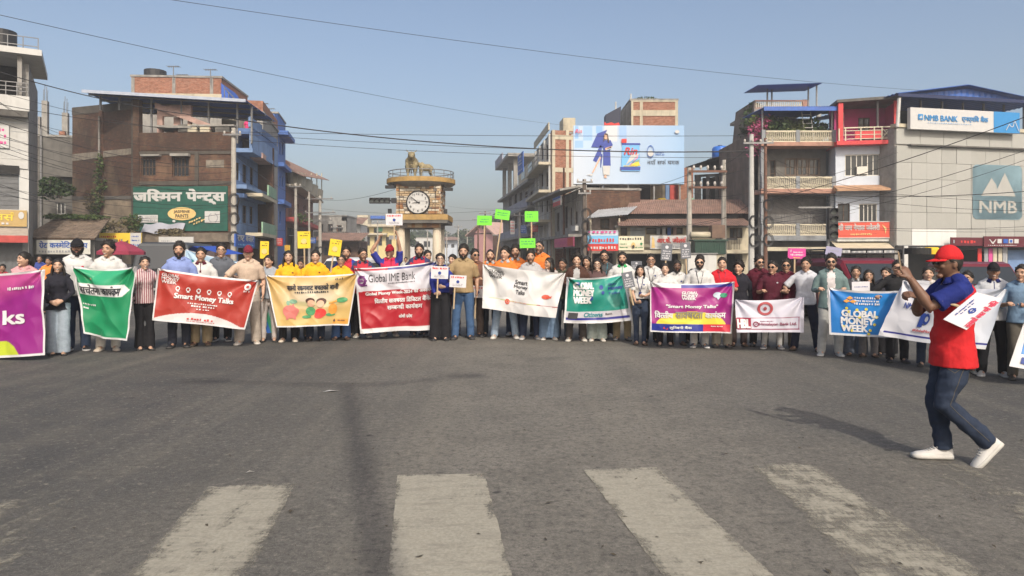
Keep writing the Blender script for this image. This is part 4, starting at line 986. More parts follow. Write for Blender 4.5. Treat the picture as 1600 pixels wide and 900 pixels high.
b.box('ledge', .1, -.8, b.z(396,W/2), W, -.003, b.z(391,W/2), CREAM)
for k, (px, m_) in enumerate(((1035,pW),(1043,pB),(1052,PINKP),(1026,pGR))): b.pbox('washing', px, 355, px+5, 368, -.2, .03, m_)
b.pbox('balcony_rail', 1118, 372, 1152, 375, -.7, .04, BLACK)
for k in range(14): MB().box(b.u(1119+2.4*k),-.69,b.z(390,W),b.u(1119+2.4*k)+.03,-.66,b.z(374,W)).build('rail_bar', BLACK, b.o)
sign(b, 918,360,966,392,-1.0,'blue and red cloth shop banner on the sheet awning hut', mat('pale banner', (.5,.55,.62), .7, .1), [(pLB,'panel_print',RECT(0,.35,1,.75)), (pR,'panel_print',RECT(0,0,1,.34)), (pR,'lettering',SCR([(.06,.42,.9,.62)],9)), (pW,'lettering',SCR([(.1,.08,.95,.24)],9)), (pPK,'lettering',SCR([(.02,.86,.98,.99)],7))])
sign(b, 966.5,369,1006,391,-.9,'cream shop sign with green and orange marks under rust roof', mat('cream board', (.66,.62,.46), .6, .06), [(pK,'lettering',SCR([(.05,.72,.95,.9)],9)), (pG,'small_print',ALL(SCR([(.05,.4,.35,.5),(.05,.15,.35,.25),(.65,.15,.95,.25)],6), ELL(.9,.45,.05,.1,12))), (OV,'emblem',ELL(.58,.35,.08,.22,14)), (pK,'emblem',ELL(.58,.25,.05,.12,12))])
sign(b, 1016,368,1073,389,-.9,'white jewellers sign with red Nepali letters under rust roof', pW, [(pR,'lettering',T('आर.के. ज्वेलर्स', .19,.45,.97,.88,.04)), (OV,'emblem',POLY((.03,.08),(.13,.08),(.11,.75),(.06,.95))), (pGR,'small_print',SCR([(.2,.1,.95,.28)],14))])
t = b
b = Bld('awning_hut', 'small upstairs hut with pale tin awning beside the brick wall', 920, 46.5, 966, 46.3)
W = b.W; b.wall('wall', 0, 0, W, b.z(338,W/2), [b.R(938,342,952,358), b.R(925,396,962,448)], mat('stained pink plaster', (.33,.25,.21), .9, .25, 2, .2, dirt=.6))
b.window(*b.R(938,342,952,358), 2, 2, WOOD, GLASS, .1); b.shell(b.z(338,W/2)-.1, 3, CONC)
mb = MB(); corrug(mb, (-.2,-1.6,b.z(335,W/2)-.35), (W+.5,-1.6,b.z(331,W/2)-.3), (.6,.8,b.z(328,W/2)+.05), 16, .04); mb.build('awning', mat('pale tin', (.42,.43,.44), .5, .15, 3, metal=.3, dirt=.4), b.o)
for k in range(2): MB().cyl((.1+k*(W-.1),-1.4,0),(.1+k*(W-.1),-1.4,b.z(336,W/2)-.3),.06,6).build('awning_post', CREAM, b.o)
# dark roof shed behind, blue tank
b = Bld('tin_roof_shed', 'dark open upper shed with sloping tin roof behind the rust roof', 1083, 55, 1166, 53)
W = b.W; b.wall('wall', 0, 0, W, b.z(318,W/2), [], CONC_D); b.wall('upper_wall', 0, b.z(318,W/2), W, b.z(270,W/2), [b.R(1092+14*k, 275, 1101+14*k, 312) for k in range(5)], mat('sooty plaster', (.14,.135,.13), .9, .3, 2, .2, dirt=.6), .4)
b.box('shade_panel', .2, 2, 0, W-.2, 2.1, b.z(272,W/2), DARK); b.box('side_wall', W-.3, .7, 0, W, 6, b.z(272,W/2), CONC_D)
mb = MB(); corrug(mb, (b.u(1078),-1.2,b.z(262,0)-.1), (b.u(1166),-1.2,b.z(234,W)-.1), (b.u(1078),4,b.z(262,0)+.5), 26, .05); mb.build('roof', mat('dark tin', (.08,.085,.095), .6, .2, 3, metal=.3), b.o)
tk = thing('roof_tank', 'bright blue plastic water tank standing on the tin roof shed', 'water tank', P(1125, 248, 56), 0)
MB().loft([(0,0,0,.55,.55),(.08,0,0,.62,.62),(.8,0,0,.62,.62),(.95,0,0,.5,.5),(1.0,0,0,.2,.2)],18).build('body', mat('blue plastic', (.03,.15,.55), .4, .05), tk, True)
MB().box(-.9,-.5,-.9,.9,.5,-.02).build('stand', CONC_D, tk); MB().loft([(1.0,0,0,.2,.2),(1.06,0,0,.18,.18)],12).build('lid', BLACK, tk)

# ================================================================ balcony house
b = Bld('balcony_house', 'four storey grey house with cream balustrades and rooftop garden', 1190, 44, 1305.5, 44)
W = b.W; y_in = 1.3
GREYP = mat('blue grey plaster', (.22,.235,.25), .85, .15, 2, .1, dirt=.5, streak=True); TERRA = mat('terracotta edge', (.36,.20,.15), .85, .2, 3, .1, dirt=.4)
ztop = b.z(205, W/2)
levels = [(368,376,350),(295,302,276),(222,228,204)]
ops = [b.R(1226,247,1282,275,y_in), b.R(1203,250,1212,292,y_in), b.R(1200,310,1290,350,y_in), b.R(1200,393,1296,450,y_in)]
b.wall('wall', 0, 0, W, b.z(222,W/2), ops, CONC_D, y_in)
u0, za, u1, zb = ops[0]
for k in range(3): b.window(u0+(u1-u0)*k/3+.02, za, u0+(u1-u0)*(k+1)/3-.02, zb, 2, 2, mat('worn brown frame', (.12,.085,.06), .7, .2, 6, dirt=.3), GLASS, y_in+.05, .1)
b.window(*ops[1], 1, 2, WOOD, DARK, y_in+.05, name='door')
u0, za, u1, zb = ops[2]
mb = MB()
for k in range(40): mb.box(u0+(u1-u0)*k/40, y_in+.1+.03*(k%2), za, u0+(u1-u0)*(k+1)/40, y_in+.16, zb)
mb.build('shutter', mat('dusty grey shutter', (.15,.145,.14), .8, .2, 3, dirt=.3), b.o)
SIDE = mat('brown stained render', (.165,.135,.115), .95, .3, 1.2, .3, dirt=.6, streak=True)
b.box('side_wall', -.02, y_in, 0, .25, 9, b.z(200, 0), SIDE); b.box('side_wall', W-.2, y_in+.26, 0, W, 9, b.z(222,W), SIDE); b.box('back_wall', .26, 8.8, 0, W-.21, 9, b.z(222,W), SIDE)
b.box('shade_panel', .3, 3.4, 0, W-.3, 3.5, b.z(225,W/2), DARK)
CRB = mat('cream baluster paint', (.55,.50,.38), .7, .1, 4, dirt=.25)
for i, (ys0, ys1, yr) in enumerate(levels):
    zs1, zs0 = b.z(ys0, W/2), b.z(ys1, W/2)
    b.box('balcony_slab', -.05, -.06, zs0, W, y_in-.003, zs1, TERRA if i else GREYP)
    balustrade(b.o, b.u(1197), b.u(1243.5), .02, zs1+.002, b.z(yr, W/2), 15, CRB, CRB)
    balustrade(b.o, b.u(1250), b.u(1300), .02, zs1+.002, b.z(yr, W/2), 16, CRB, CRB)
    for px in (1190, 1243.5, 1300): b.box('rail_post', b.u(px)+.002, -.04, zs1+.001, b.u(px+6)-.002, .13, b.z(yr-1, W/2), GREYP)
for px in (1190.5, 1299.5): b.box('column', b.u(px), .15, 0, b.u(px)+.22, .4, b.z(302,W/2), GREYP)
b.box('column', b.u(1190.5), .15, b.z(295,W/2), b.u(1190.5)+.22, .4, b.z(228,W/2), GREYP)
b.pbox('shop_fascia', 1196, 386, 1300, 392, -.1, .2, CREAM)
b.box('parapet', 0, .02+y_in+.001, b.z(222,W/2), .2, 8, b.z(204,W/2), SIDE)
mb = MB(); corrug(mb, (b.u(1189),-.35,b.z(170,W/2)), (b.u(1306),-.35,b.z(168,W/2)), (b.u(1186),3.2,b.z(170,W/2)+.05), 30, .05); mb.build('canopy_roof', BLUEROOF, b.o)
b.box('canopy_fascia', b.u(1190), -.42, b.z(175,W/2), b.u(1306), -.37, b.z(168.5,W/2), BLUEROOF)
b.box('roof_room', .3, 3.3, b.z(222,W/2), W, 3.5, b.z(170,W/2)+.05, DARK)
for px in (1192, 1301): MB().cyl((b.u(px),.1,b.z(205,W/2)),(b.u(px),.1,b.z(171,W/2)),.06,8).build('canopy_post', STEEL, b.o)
y5 = 3.6; zq0, zq1 = b.z(170,W/2,y5), b.z(156.5,W/2,y5)
u0, u1 = b.u(1180,y5), b.u(1254,y5)
b.box('roof_slab', u0-.1, y5-.1, zq0-.2, u1+.5, 8.8, zq0, CONC)
balustrade(b.o, u0, u1, y5, zq0+.002, zq1, 24, TERRA, CRB); b.box('rail_post', u1, y5-.05, zq0+.002, u1+.3, y5+.1, zq1+.03, TERRA)
MB().hexa([(u0-.3,y5,zq0-1.8),(u0+.1,y5,zq0-1.8),(u0+.1,y5+4,zq0-1.8),(u0-.3,y5+4,zq0-1.8),(u0-.05,y5,zq1),(u0+.1,y5,zq1),(u0+.1,y5+4,zq1),(u0-.05,y5+4,zq1)]).build('parapet', SIDE, b.o)
mb = MB(); a0 = Vector((b.u(1183,2.5),2.5,b.z(133.5,W/2,2.5))); corrug(mb, a0, (b.u(1284,2.5),2.5,b.z(130,W/2,2.5)), a0+Vector((-.05,2.6,.1)), 34, .05); mb.build('canopy_roof', BLUEROOF, b.o)
for px, yy in ((1199,3.8),(1206,4.2),(1263,3.6),(1276,3.0)): MB().cyl((b.u(px,yy),yy,zq0-.3),(b.u(px,yy),yy,b.z(136,W/2,yy)+.1),.06,6).build('canopy_post', STEEL, b.o)
MB().cyl((b.u(1279,2.6),2.6,b.z(170,W/2)),(b.u(1279,2.6),2.6,b.z(152,W/2)),.16,10).build('vent_pipe', WHITE, b.o)
# garden on the top balcony
pls = [(1196,188,.55,GREEN_L),(1208,192,.5,GREEN),(1222,188,.5,GREEN_D),(1234,190,.5,GREEN_L),(1248,193,.4,GREEN_L),(1262,191,.5,GREEN),(1288,192,.5,GREEN_D),(1275,192,.45,GREEN)]
labs = ['pale leafy shrub at the left end of the rooftop garden','mid green shrub second in the rooftop garden','dark shrub in the middle left of the rooftop garden','bright yellow green shrub in the middle of the rooftop garden','small yellow green shrub left of the white roof ladder','green shrub behind the white roof ladder','dark shrub at the right end of the rooftop garden','green shrub right of the white roof ladder']
for i, (px, py, r, m_) in enumerate(pls):
    q = b.a + b.d*b.u(px) + b.nin*(.75+.3*(i%2)); bush(labs[i], (q.x, q.y, b.z(222,W/2)), (.75,.5,.95), 420, .14, m_, 50+i, group='rooftop garden plants')
ivy('pink bougainvillea spilling over the balcony house corner', 1190, 185, 1178, 235, 44.2, 420, .11, PINKF, 9, .55)
ivy('dark green creeper on the stepped roof edge of the balcony house', 1182, 168, 1165, 210, 48, 420, .13, GREEN_D, 10, .6)
ld = thing('ladder', 'white painted ladder leaning in the rooftop garden', 'ladder', b.a + b.d*b.u(1272) + b.nin*.35 + Vector((0,0,b.z(222,W/2))), 0)
for sx in (-.28, .28): MB().cyl((sx-.12,0,0),(sx+.02-.25,.3,2.0),.03,6).build('rail', WHITE, ld)
for k in range(7): MB().cyl((-.28-.12-.02*k,.04*k+.02,.28*k+.15),(.28-.12-.02*k,.04*k+.02,.28*k+.15),.022,5).build('rung', WHITE, ld)

# ================================================================ pink and white house
b = Bld('pink_balcony_house', 'narrow white house with bright pink open top floor and red rails', 1305.6, 44, 1400, 43.4)
W = b.W; zt = b.z(162, W/2)
HOT = mat('hot pink paint', (.42,.025,.16), .65, .08, 3, dirt=.12); REDP = mat('red paint', (.55,.045,.05), .6, .1, 3, dirt=.15)
PALE = mat('pale blue white paint', (.52,.57,.64), .75, .06, 3, dirt=.3, dirtcol=(.22,.23,.25), streak=True)
o2 = b.R(1320,241,1375,275); o1a = b.R(1309,318,1328,347); o1b = b.R(1342,318,1371,347); o0 = b.R(1309,393,1396,450)
zs = b.z(228, W/2); zs2 = b.z(222, W/2)
b.wall('wall', 0, 0, W, zs, [o2, o1a, o1b, o0], PALE)
WF = mat('white window frame', (.60,.58,.52), .6, .06, 5, dirt=.2)
b.window(*o2, 6, 1, WF, GLASS, .06); b.window(*o1a, 2, 1, WOOD, GLASS, .08); b.window(*o1b, 4, 1, WF, GLASS, .06)
b.pbox('window_box', 1339, 260, 1356, 272, -.12, .15, WF)
b.box('balcony_slab', -.1, -.7, zs, W+.05, 2.6, zs2, REDP)
top_ops = [b.R(1341,184,1359,206,1.5), b.R(1311,176,1319,212,1.5)]
b.wall('room_wall', .1, zs2, W-.1, zt-.003, top_ops, HOT, 1.5, .15)
b.window(*top_ops[0], 2, 2, WOOD, GLASS, 1.52); b.window(*top_ops[1], 1, 1, WF, GLASS, 1.52, name='door')
b.box('room_wall', W-.12, -.5, zs2+.002, W, 1.49, zt-.004, HOT); b.box('room_wall', 0, .3, zs2+.002, .1, 1.49, zt-.004, HOT)
b.box('column', .0, -.62, zs2+.001, .28, -.34, zt-.005, REDP); b.box('column', W-.32, -.64, zs2+.001, W-.05, -.52, zt-.006, REDP)
MB().hexa([(-.1,-.72,zt),(W+.1,-.72,zt+.12),(W+.1,3,zt+.12),(-.1,3,zt),(-.1,-.72,zt+.16),(W+.1,-.72,zt+.3),(W+.1,3,zt+.3),(-.1,3,zt+.16)]).build('roof_slab', CONC_D, b.o)
yr = -.62; zr = b.z(198, W/2, yr)
b.box('rail', .3, yr-.04, zr-.07, W-.34, yr+.05, zr, CRB)
b.box('rail_panel', .95, yr, zs2+.12, b.u(1378,yr), yr+.04, zr-.25, REDP)
for k in range(3): b.box('rail', .3, yr-.02, zs2+.1+.25*k, W-.34, yr-.001, zs2+.14+.25*k, CRB)
for px in (1311, 1321, 1345, 1366, 1378, 1392): MB().box(b.u(px,yr)-.03,yr-.03,zs2,b.u(px,yr)+.03,yr+.03,zr-.07).build('rail_post', CRB, b.o)
for s_ in ((1378,1392),(1392,1378)): MB().cyl((b.u(s_[0],yr),yr-.02,zs2+.1),(b.u(s_[1],yr),yr-.02,zr-.1),.025,5).build('rail_brace', CRB, b.o)
MB().hexa([(-.15,-.9,b.z(300,W/2)),(W+.05,-.9,b.z(300,W/2)),(W+.05,0,b.z(298,W/2)),(-.15,0,b.z(298,W/2)),(-.15,-.9,b.z(298,W/2)+.05),(W+.05,-.9,b.z(298,W/2)+.05),(W+.05,0,b.z(289,W/2)),(-.15,0,b.z(289,W/2))]).build('ledge', mat('terracotta ledge', (.42,.25,.15), .85, .2, 3, .2, dirt=.35), b.o)
b.box('ledge', -.1, -.75, b.z(377.5,W/2), W+.03, -.003, b.z(373,W/2), WHITE)
u0, za, u1, zb = b.R(1303,379,1390,392,-.9)
MB().hexa([(u0,-1.7,za+.12),(u1,-1.7,za+.12),(u1,-.1,zb+.1),(u0,-.1,zb+.1),(u0,-1.7,za+.15),(u1,-1.7,za+.15),(u1,-.1,zb+.14),(u0,-.1,zb+.14)]).build('awning', mat('cream awning cloth', (.50,.44,.32), .85, .1, 4), b.o)
mb = MB(); n = 22
for k in range(n): mb.box(u0+(u1-u0)*k/n+.01,-1.72,za-.22,u0+(u1-u0)*(k+1)/n-.01,-1.705,za+.12, k % 2)
mb.build('awning_valance', [pW, pGR], b.o)
b.box('shade_panel', .3, 2.0, 0, W-.3, 2.1, 3, DARK); b.box('side_wall', W-.2, .26, 0, W, 8, zs-.005, PALE); b.box('side_wall', 0, .26, 0, .2, 8, zs-.005, PALE)
sign(b, 1308.5,347,1391,371,-.8,'orange red jewellery shop sign with white Nepali letters', mat('vermilion board', (.62,.085,.05), .5, .06), [(pW,'lettering',T('श्री जय नेपाल ज्वेलरी', .02,.45,.80,.90,.03)), (OV,'small_print',ALL(SCR([(.25,.14,.66,.28)],12), POLY((.84,.85),(.93,.6),(.91,.2),(.89,.55))))], frame=WHITE)
PIPEX = b.u(1403); 

# ================================================================ bank building
b = Bld('bank_building', 'pale panel clad bank building with blue gable roof', 1400.8, 42.2, 1650, 44.6)
W = b.W
PANEL = mat('pale grey cladding panel', (.36,.36,.335), .5, .035, 2, dirt=.18, dirtcol=(.30,.29,.26), streak=True)
PANEL2 = mat('pale grey cladding panel, dustier', (.335,.335,.31), .55, .04, 2, dirt=.25, dirtcol=(.30,.29,.26), streak=True)
PANEL_S = mat('bright steel panel', (.62,.62,.60), .35, .05, 2)
zb0 = b.z(384, W/2); zp0 = b.z(232, W/2); zt = b.z(204, W/2)
b.box('wall', 0, .1, zb0, W, .35, zt-.2, CONC)
NC, NR = 11, 6; rr = random.Random(11)
for i in range(NC):
    for j in range(NR):
        u0 = W*i/NC; u1 = W*(i+1)/NC; za = zb0+(zp0-zb0)*j/NR; zc = zb0+(zp0-zb0)*(j+1)/NR
        piece('panel', PANEL_S if (j == 0 and 0 < i < 4) else (PANEL2 if rr.random() < .35 else PANEL), b.o, u0+.009, rr.uniform(-.012,.012), za+.009, u1-.009, .1, zc-.009)
b.box('ledge', .8, -.22, zp0, W, .098, zp0+.09, CONC_D)
for i in range(7): piece('panel', PANEL, b.o, W*i/7+.012, .02, zp0+.1, W*(i+1)/7-.012, .1, zt-.012)
b.box('parapet', -.1, -.08, zt-.01, W+.1, .4, zt+.2, CREAM)
b.box('side_wall', -.02, .12, 0, .2, 8, zt, CONC); b.box('side_wall', W-.2, .36, 0, W, 8, zt, CONC)
b.box('shade_panel', .3, 5, zt, W-.3, 5.1, zt+2.2, DARK); b.box('shade_panel', .3, 2.5, 0, W-.3, 2.6, zb0, DARK); b.box('ceiling_slab', .1, .3, zt-.4, W-.1, 8, zt-.3, CONC)
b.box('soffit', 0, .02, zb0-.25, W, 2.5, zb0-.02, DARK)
ye = -.5; zE = b.z(153, W/2, ye); uR = b.u(1515, ye); ul, ur = b.u(1404, ye), b.u(1640, ye); zR = b.z(132, uR, ye)
# hipped front with a gable, blue sheets
mb = MB(); corrug(mb, (ul,ye,zE), (ul,ye+9,zE+.0), (uR,ye+.0,zR), 26, .05); corrug(mb, (ur,ye,zE), (ur,ye+9,zE), (uR,ye,zR), 26, .05); mb.build('roof', BLUEROOF, b.o)
MB().add([(ul,ye+.02,zE-.18),(ur,ye+.02,zE-.18),(ur,ye+.02,zE+.02),(ul,ye+.02,zE+.02)], [(0,1,2,3)]).build('eave_board', mat('dark blue board', (.015,.025,.08), .6, .1), b.o)
u4, u5 = b.u(1432,ye+.5), b.u(1592,ye+.5); zg = zE+.15
mb = MB(); n = 34
for k in range(n):
    t0, t1 = k/n, (k+1)/n; hz = lambda t: zg+(zR-.12-zg)*(1-abs(t*2-1))
    mb.add([(u4+(u5-u4)*t0,ye+.45+.05*(k%2),zg),(u4+(u5-u4)*t1,ye+.45+.05*((k+1)%2),zg),(u4+(u5-u4)*t1,ye+.45+.05*((k+1)%2),hz(t1)),(u4+(u5-u4)*t0,ye+.45+.05*(k%2),hz(t0))], [(0,1,2,3)])
mb.build('gable', BLUEROOF, b.o)
for k in range(8): MB().box(ul+(ur-ul)*k/7-.05,1.2,zt+.2,ul+(ur-ul)*k/7+.05,1.3,zE+.1).build('roof_post', STEEL, b.o)
MB().cyl((b.u(1402,-.3),-.3,b.z(200,0)),(b.u(1405,-.3),-.3,b.z(155,0)),.1,8).build('drain_pipe', WHITE, b.o)
for k, px in enumerate((1413, 1568)): b.pbox('column', px, 384, px+6, 452, -.05, .3, WHITE)
def mtn(a, c, s): return ALL(POLY((a-.30*s,c),(a-.10*s,c+.62*s),(a+.0*s,c+.30*s),(a+.03*s,c)), POLY((a-.06*s,c),(a+.13*s,c+.95*s),(a+.36*s,c)))
BKB = pm('bank blue', (.03,.22,.50)); BKL = mat('faded bank blue', (.23,.36,.42), .55, .04, 3)
def mline(mb, U, Z, y):
    pts = [(.865,.12),(.895,.42),(.912,.30),(.93,.30),(.945,.62),(.985,.12)]
    for p, q in zip(pts, pts[1:]):
        a, c = Vector((U(p[0]),y,Z(p[1]))), Vector((U(q[0]),y,Z(q[1]))); n = (c-a).normalized().cross(Vector((0,1,0)))*.022; mb.add([a-n,a+n,c+n,c-n], [(0,1,2,3)])
sign(b, 1422.5,172,1593,205,-.45,'long white and blue bank name board under the gable roof', pW, [
    (BKB,'panel_print',RECT(.755,0,1,1)),
    (BKB,'lettering',ALL(T('NMB BANK', .125,.42,.42,.68,.03), T('एनएमबि बैंक', .46,.40,.70,.74,.02))),
    (BKB,'emblem',ALL(RECT(.065,.44,.107,.70), SCR([(.15,.3,.55,.33)],20))),
    (pW,'emblem',ALL(POLY((.072,.5),(.080,.62),(.086,.55),(.092,.65),(.10,.5)), mline))], 'bank_sign', 'sign', depth=.25)
def rrect(a0, c0, a1, c1, r):
    pts = []
    for (ca, cc, st) in ((a1-r,c1-r,0),(a0+r,c1-r,90),(a0+r,c0+r,180),(a1-r,c0+r,270)):
        pts += [(ca+r*math.cos(R(st+15*k)), cc+r*math.sin(R(st+15*k))) for k in range(7)]
    return POLY(*pts)
t = thing('bank_logo', 'large faded blue square bank logo with mountain on the cladding', 'logo', b.a + b.d*b.u(1559,-.04) + b.nin*(-.04) + Vector((0,0,b.z(343,b.u(1559)))), b.rz)
u0, za, u1, zc = b.R(1521,258,1598,343,-.04); Wl, Hl = u1-u0, zc-za
Ul = lambda a: (a-.5)*Wl; Zl = lambda c: c*Hl
mb = MB(); rrect(0,0,1,1,.09)(mb, Ul, Zl, 0); mb.prism([v for v in mb.v], (0,.025,0)); mb.build('plate', BKL, t)
mb = MB(); POLY((.16,.43),(.37,.76),(.47,.63),(.5,.43))(mb, Ul, Zl, -.012); POLY((.42,.435),(.64,.86),(.86,.43))(mb, Ul, Zl, -.014); mb.build('mountain', PANEL, t, uv=False)
mb = MB(); letters(mb, 'NMB', Ul(.13), Zl(.12), Ul(.88), Zl(.34), -.012, 0, .035); mb.build('lettering', PANEL, t, uv=False)
MAR = mat('maroon sign board', (.10,.012,.02), .5, .1)
sign(b, 1486,371,1536,384,-.5,'plain maroon shop sign under the bank cladding', MAR, [(pR,'lettering',SCR([(.3,.3,.8,.7)],5)), (pGR,'emblem',POLY((.06,.3),(.1,.3),(.1,.7),(.06,.7)))])
sign(b, 1537.5,369.5,1640,386,-.6,'maroon shop sign with white V mark and square logos', MAR, [(pW,'emblem',ALL(POLY((.09,.72),(.13,.42),(.17,.72),(.185,.72),(.14,.3),(.12,.3),(.075,.72)), *[RECT(.20+.085*k,.35,.265+.085*k,.75) for k in (0,2,3)], SCR([(.06,.12,.5,.2)],16))), (pB,'emblem',ALL(RECT(.285,.35,.355,.75), RECT(.385,.42,.42,.68)))])
b.pbox('shutter', 1575, 388, 1640, 450, .4, .05, BLUEP)
for k, (px, m_) in enumerate(((1545,pPK),(1552,CREAM),(1560,CREAM),(1567,pGR),(1538,pGR),(1528,pR))): b.pbox('hanging_cloth', px, 388, px+6, 412, -.1, .04, m_)

# ================================================================ clock tower
YT = 42.0; pxm = YT / F
TX = XX(653.5, YT)
ct = thing('clock_tower', 'stone clad clock tower on round cream legs with railed round platform', 'clock tower', (TX, YT+1.35, 0))
tz = lambda py: ZZ(py, YT)
tx = lambda px: (px-653.5)*pxm
STONES = [mat('stone ' + n, c, .9, .2, 8, .3) for n, c in (('buff', (.42,.31,.19)), ('brown', (.24,.14,.085)), ('pale', (.52,.47,.38)), ('rust', (.33,.17,.08)), ('grey', (.22,.19,.165)))]
OCHRE = mat('ochre band paint', (.38,.24,.08), .7, .15, 4, .1, dirt=.45)
hw = 35*pxm; D2 = 1.35
MB().box(-hw+.08, -D2+.08, tz(334), hw-.08, D2-.08, tz(286)).build('shaft', mat('mortar', (.07,.055,.043), .95, .2, 5, .2), ct)
rr = random.Random(2)
def stones(face):
    z = tz(334); top = tz(288); n = 0
    while z < top - .02:
        h = min(rr.uniform(.10,.17), top-z); u = -hw
        while u < hw - .03:
            w_ = min(rr.uniform(.18,.55), hw-u); d = rr.uniform(-.03,.03); m = STONES[rr.choice((0,0,0,1,2,2,2,3,4))]
            if face == 0: piece('stone', m, ct, u+.012, -D2-.02+d, z+.014, u+w_-.012, -D2+.1, z+h-.014)
            else: piece('stone', m, ct, hw-.1, u*D2/hw+.012, z+.01, hw+.02+d, (u+w_)*D2/hw-.012, z+h-.01)
            u += w_; n += 1
        z += h
stones(0); stones(1)
# legs, lintel, lower slab
for sx in (-1, 1):
    for sy in (-1, 1):
        MB().loft([(0,sx*28.5*pxm,sy*(D2-.3),.30,.30),(tz(356),sx*28.5*pxm,sy*(D2-.3),.25,.25)],20).build('leg', mat('cream leg paint', (.50,.44,.34), .7, .08, 3, dirt=.2), ct, True)
MB().box(-hw, -D2+.02, tz(356), hw, D2-.02, tz(347)).build('lintel', STONES[4], ct)
rr2 = random.Random(4)
u = -hw
while u < hw-.05:
    w_ = min(rr2.uniform(.2,.5), hw-u); piece('stone', STONES[rr2.choice((0,1,3,4))], ct, u+.01, -D2-.01, tz(355.5), u+w_-.01, -D2+.1, tz(347.5)); u += w_
MB().box(tx(605), -D2-.42, tz(349), tx(700), D2+.42, tz(344)).build('slab', CONC_D, ct)
MB().box(tx(604.4), -D2-.45, tz(343.9), tx(700.6), D2+.45, tz(335.5)).build('slab_band', OCHRE, ct)
# platform
R1 = 55*pxm
MB().loft([(tz(291.5),0,0,hw*1.12,hw*1.12),(tz(287),0,0,R1*.93,R1*.93),(tz(284.5),0,0,R1*.99,R1*.99)],48).build('platform', CONC, ct)
MB().loft([(tz(284.4),0,0,R1,R1),(tz(277.5),0,0,R1,R1)],48).build('platform_band', OCHRE, ct)
MB().loft([(tz(277.4),0,0,R1*.98,R1*.98),(tz(276.8),0,0,R1*.98,R1*.98)],48).build('platform_floor', CONC, ct)
ring = lambda z, r: [(r*math.cos(2*math.pi*k/40), r*math.sin(2*math.pi*k/40), z) for k in range(41)]
for py in (265.5, 271): MB().tube(ring(tz(py), R1*.95), .028 if py < 268 else .018, 6).build('railing', STEEL, ct)
for k in range(18):
    a = 2*math.pi*k/18; p = (R1*.95*math.cos(a), R1*.95*math.sin(a)); MB().cyl((*p, tz(277)), (*p, tz(265.5)), .02, 5).build('railing_post', STEEL, ct)
# clock
zc = tz(316.5); rc = 17.5*pxm
mb = MB(); mb.tube([(rc*math.cos(2*math.pi*k/40), -D2-.13, zc+rc*math.sin(2*math.pi*k/40)) for k in range(41)], .035, 8); ck = mb.build('clock', BLACK, ct, True)
mb = MB(); mb.add([(rc*math.cos(2*math.pi*k/40), -D2-.12, zc+rc*math.sin(2*math.pi*k/40)) for k in range(40)], [tuple(range(40))]); mb.build('clock_face', pW, ck)
mb = MB(); mb.tube([(rc*math.cos(2*math.pi*k/40), -D2-.05, zc+rc*math.sin(2*math.pi*k/40)) for k in range(41)], .05, 6); mb.build('clock_case', BLACK, ct)
mb = MB()
for h in range(12):
    a = R(90-30*(h+1)); s = str(h+1); x_, z_ = rc*.76*math.cos(a), zc+rc*.76*math.sin(a); w_ = {'1': .022, '11': .055, '10': .085, '12': .085}.get(s, .05)
    letters(mb, s, x_-w_, z_-.065, x_+w_, z_+.065, -D2-.128, 0, .02)
mb.build('numerals', pK, ck, uv=False)
def hand(ang, L, wd, y):
    a = R(90-ang); d = Vector((math.cos(a),0,math.sin(a))); n = Vector((-d.z,0,d.x)); c = Vector((0,y,zc))
    return MB().prism([c-d*.12-n*wd, c-d*.12+n*wd, c+d*L+n*wd*.4, c+d*L-n*wd*.4], (0,-.012,0)).build('clock_hand', BLACK, ck)
hand(264, rc*.5, .035, -D2-.135); hand(309, rc*.85, .026, -D2-.15)
for px, py in ((609,292),(700,295.5)):
    mb = MB(); q = Vector((tx(px), -D2+.1, tz(py))); mb.box(q.x-.28,q.y-.12,q.z-.09,q.x+.28,q.y+.12,q.z+.09); mb.cyl(q, (q.x*.82, q.y+.1, q.z+.25), .025, 5); mb.build('floodlight', BLACK, ct)
for px, py in ((696.5,333),(610,332.5)):
    MB().box(tx(px)-.1,-D2-.3,tz(py)-.05,tx(px)+.1,-D2-.1,tz(py)+.22).build('floodlight', BLACK, ct)
for k, (x_, a) in enumerate(((tx(624), 1), (tx(680), 1))): MB().cyl((x_, -D2-.05, tz(291)), (x_, -D2-.05, tz(335)), .015, 5).build('conduit', BLACK, ct)
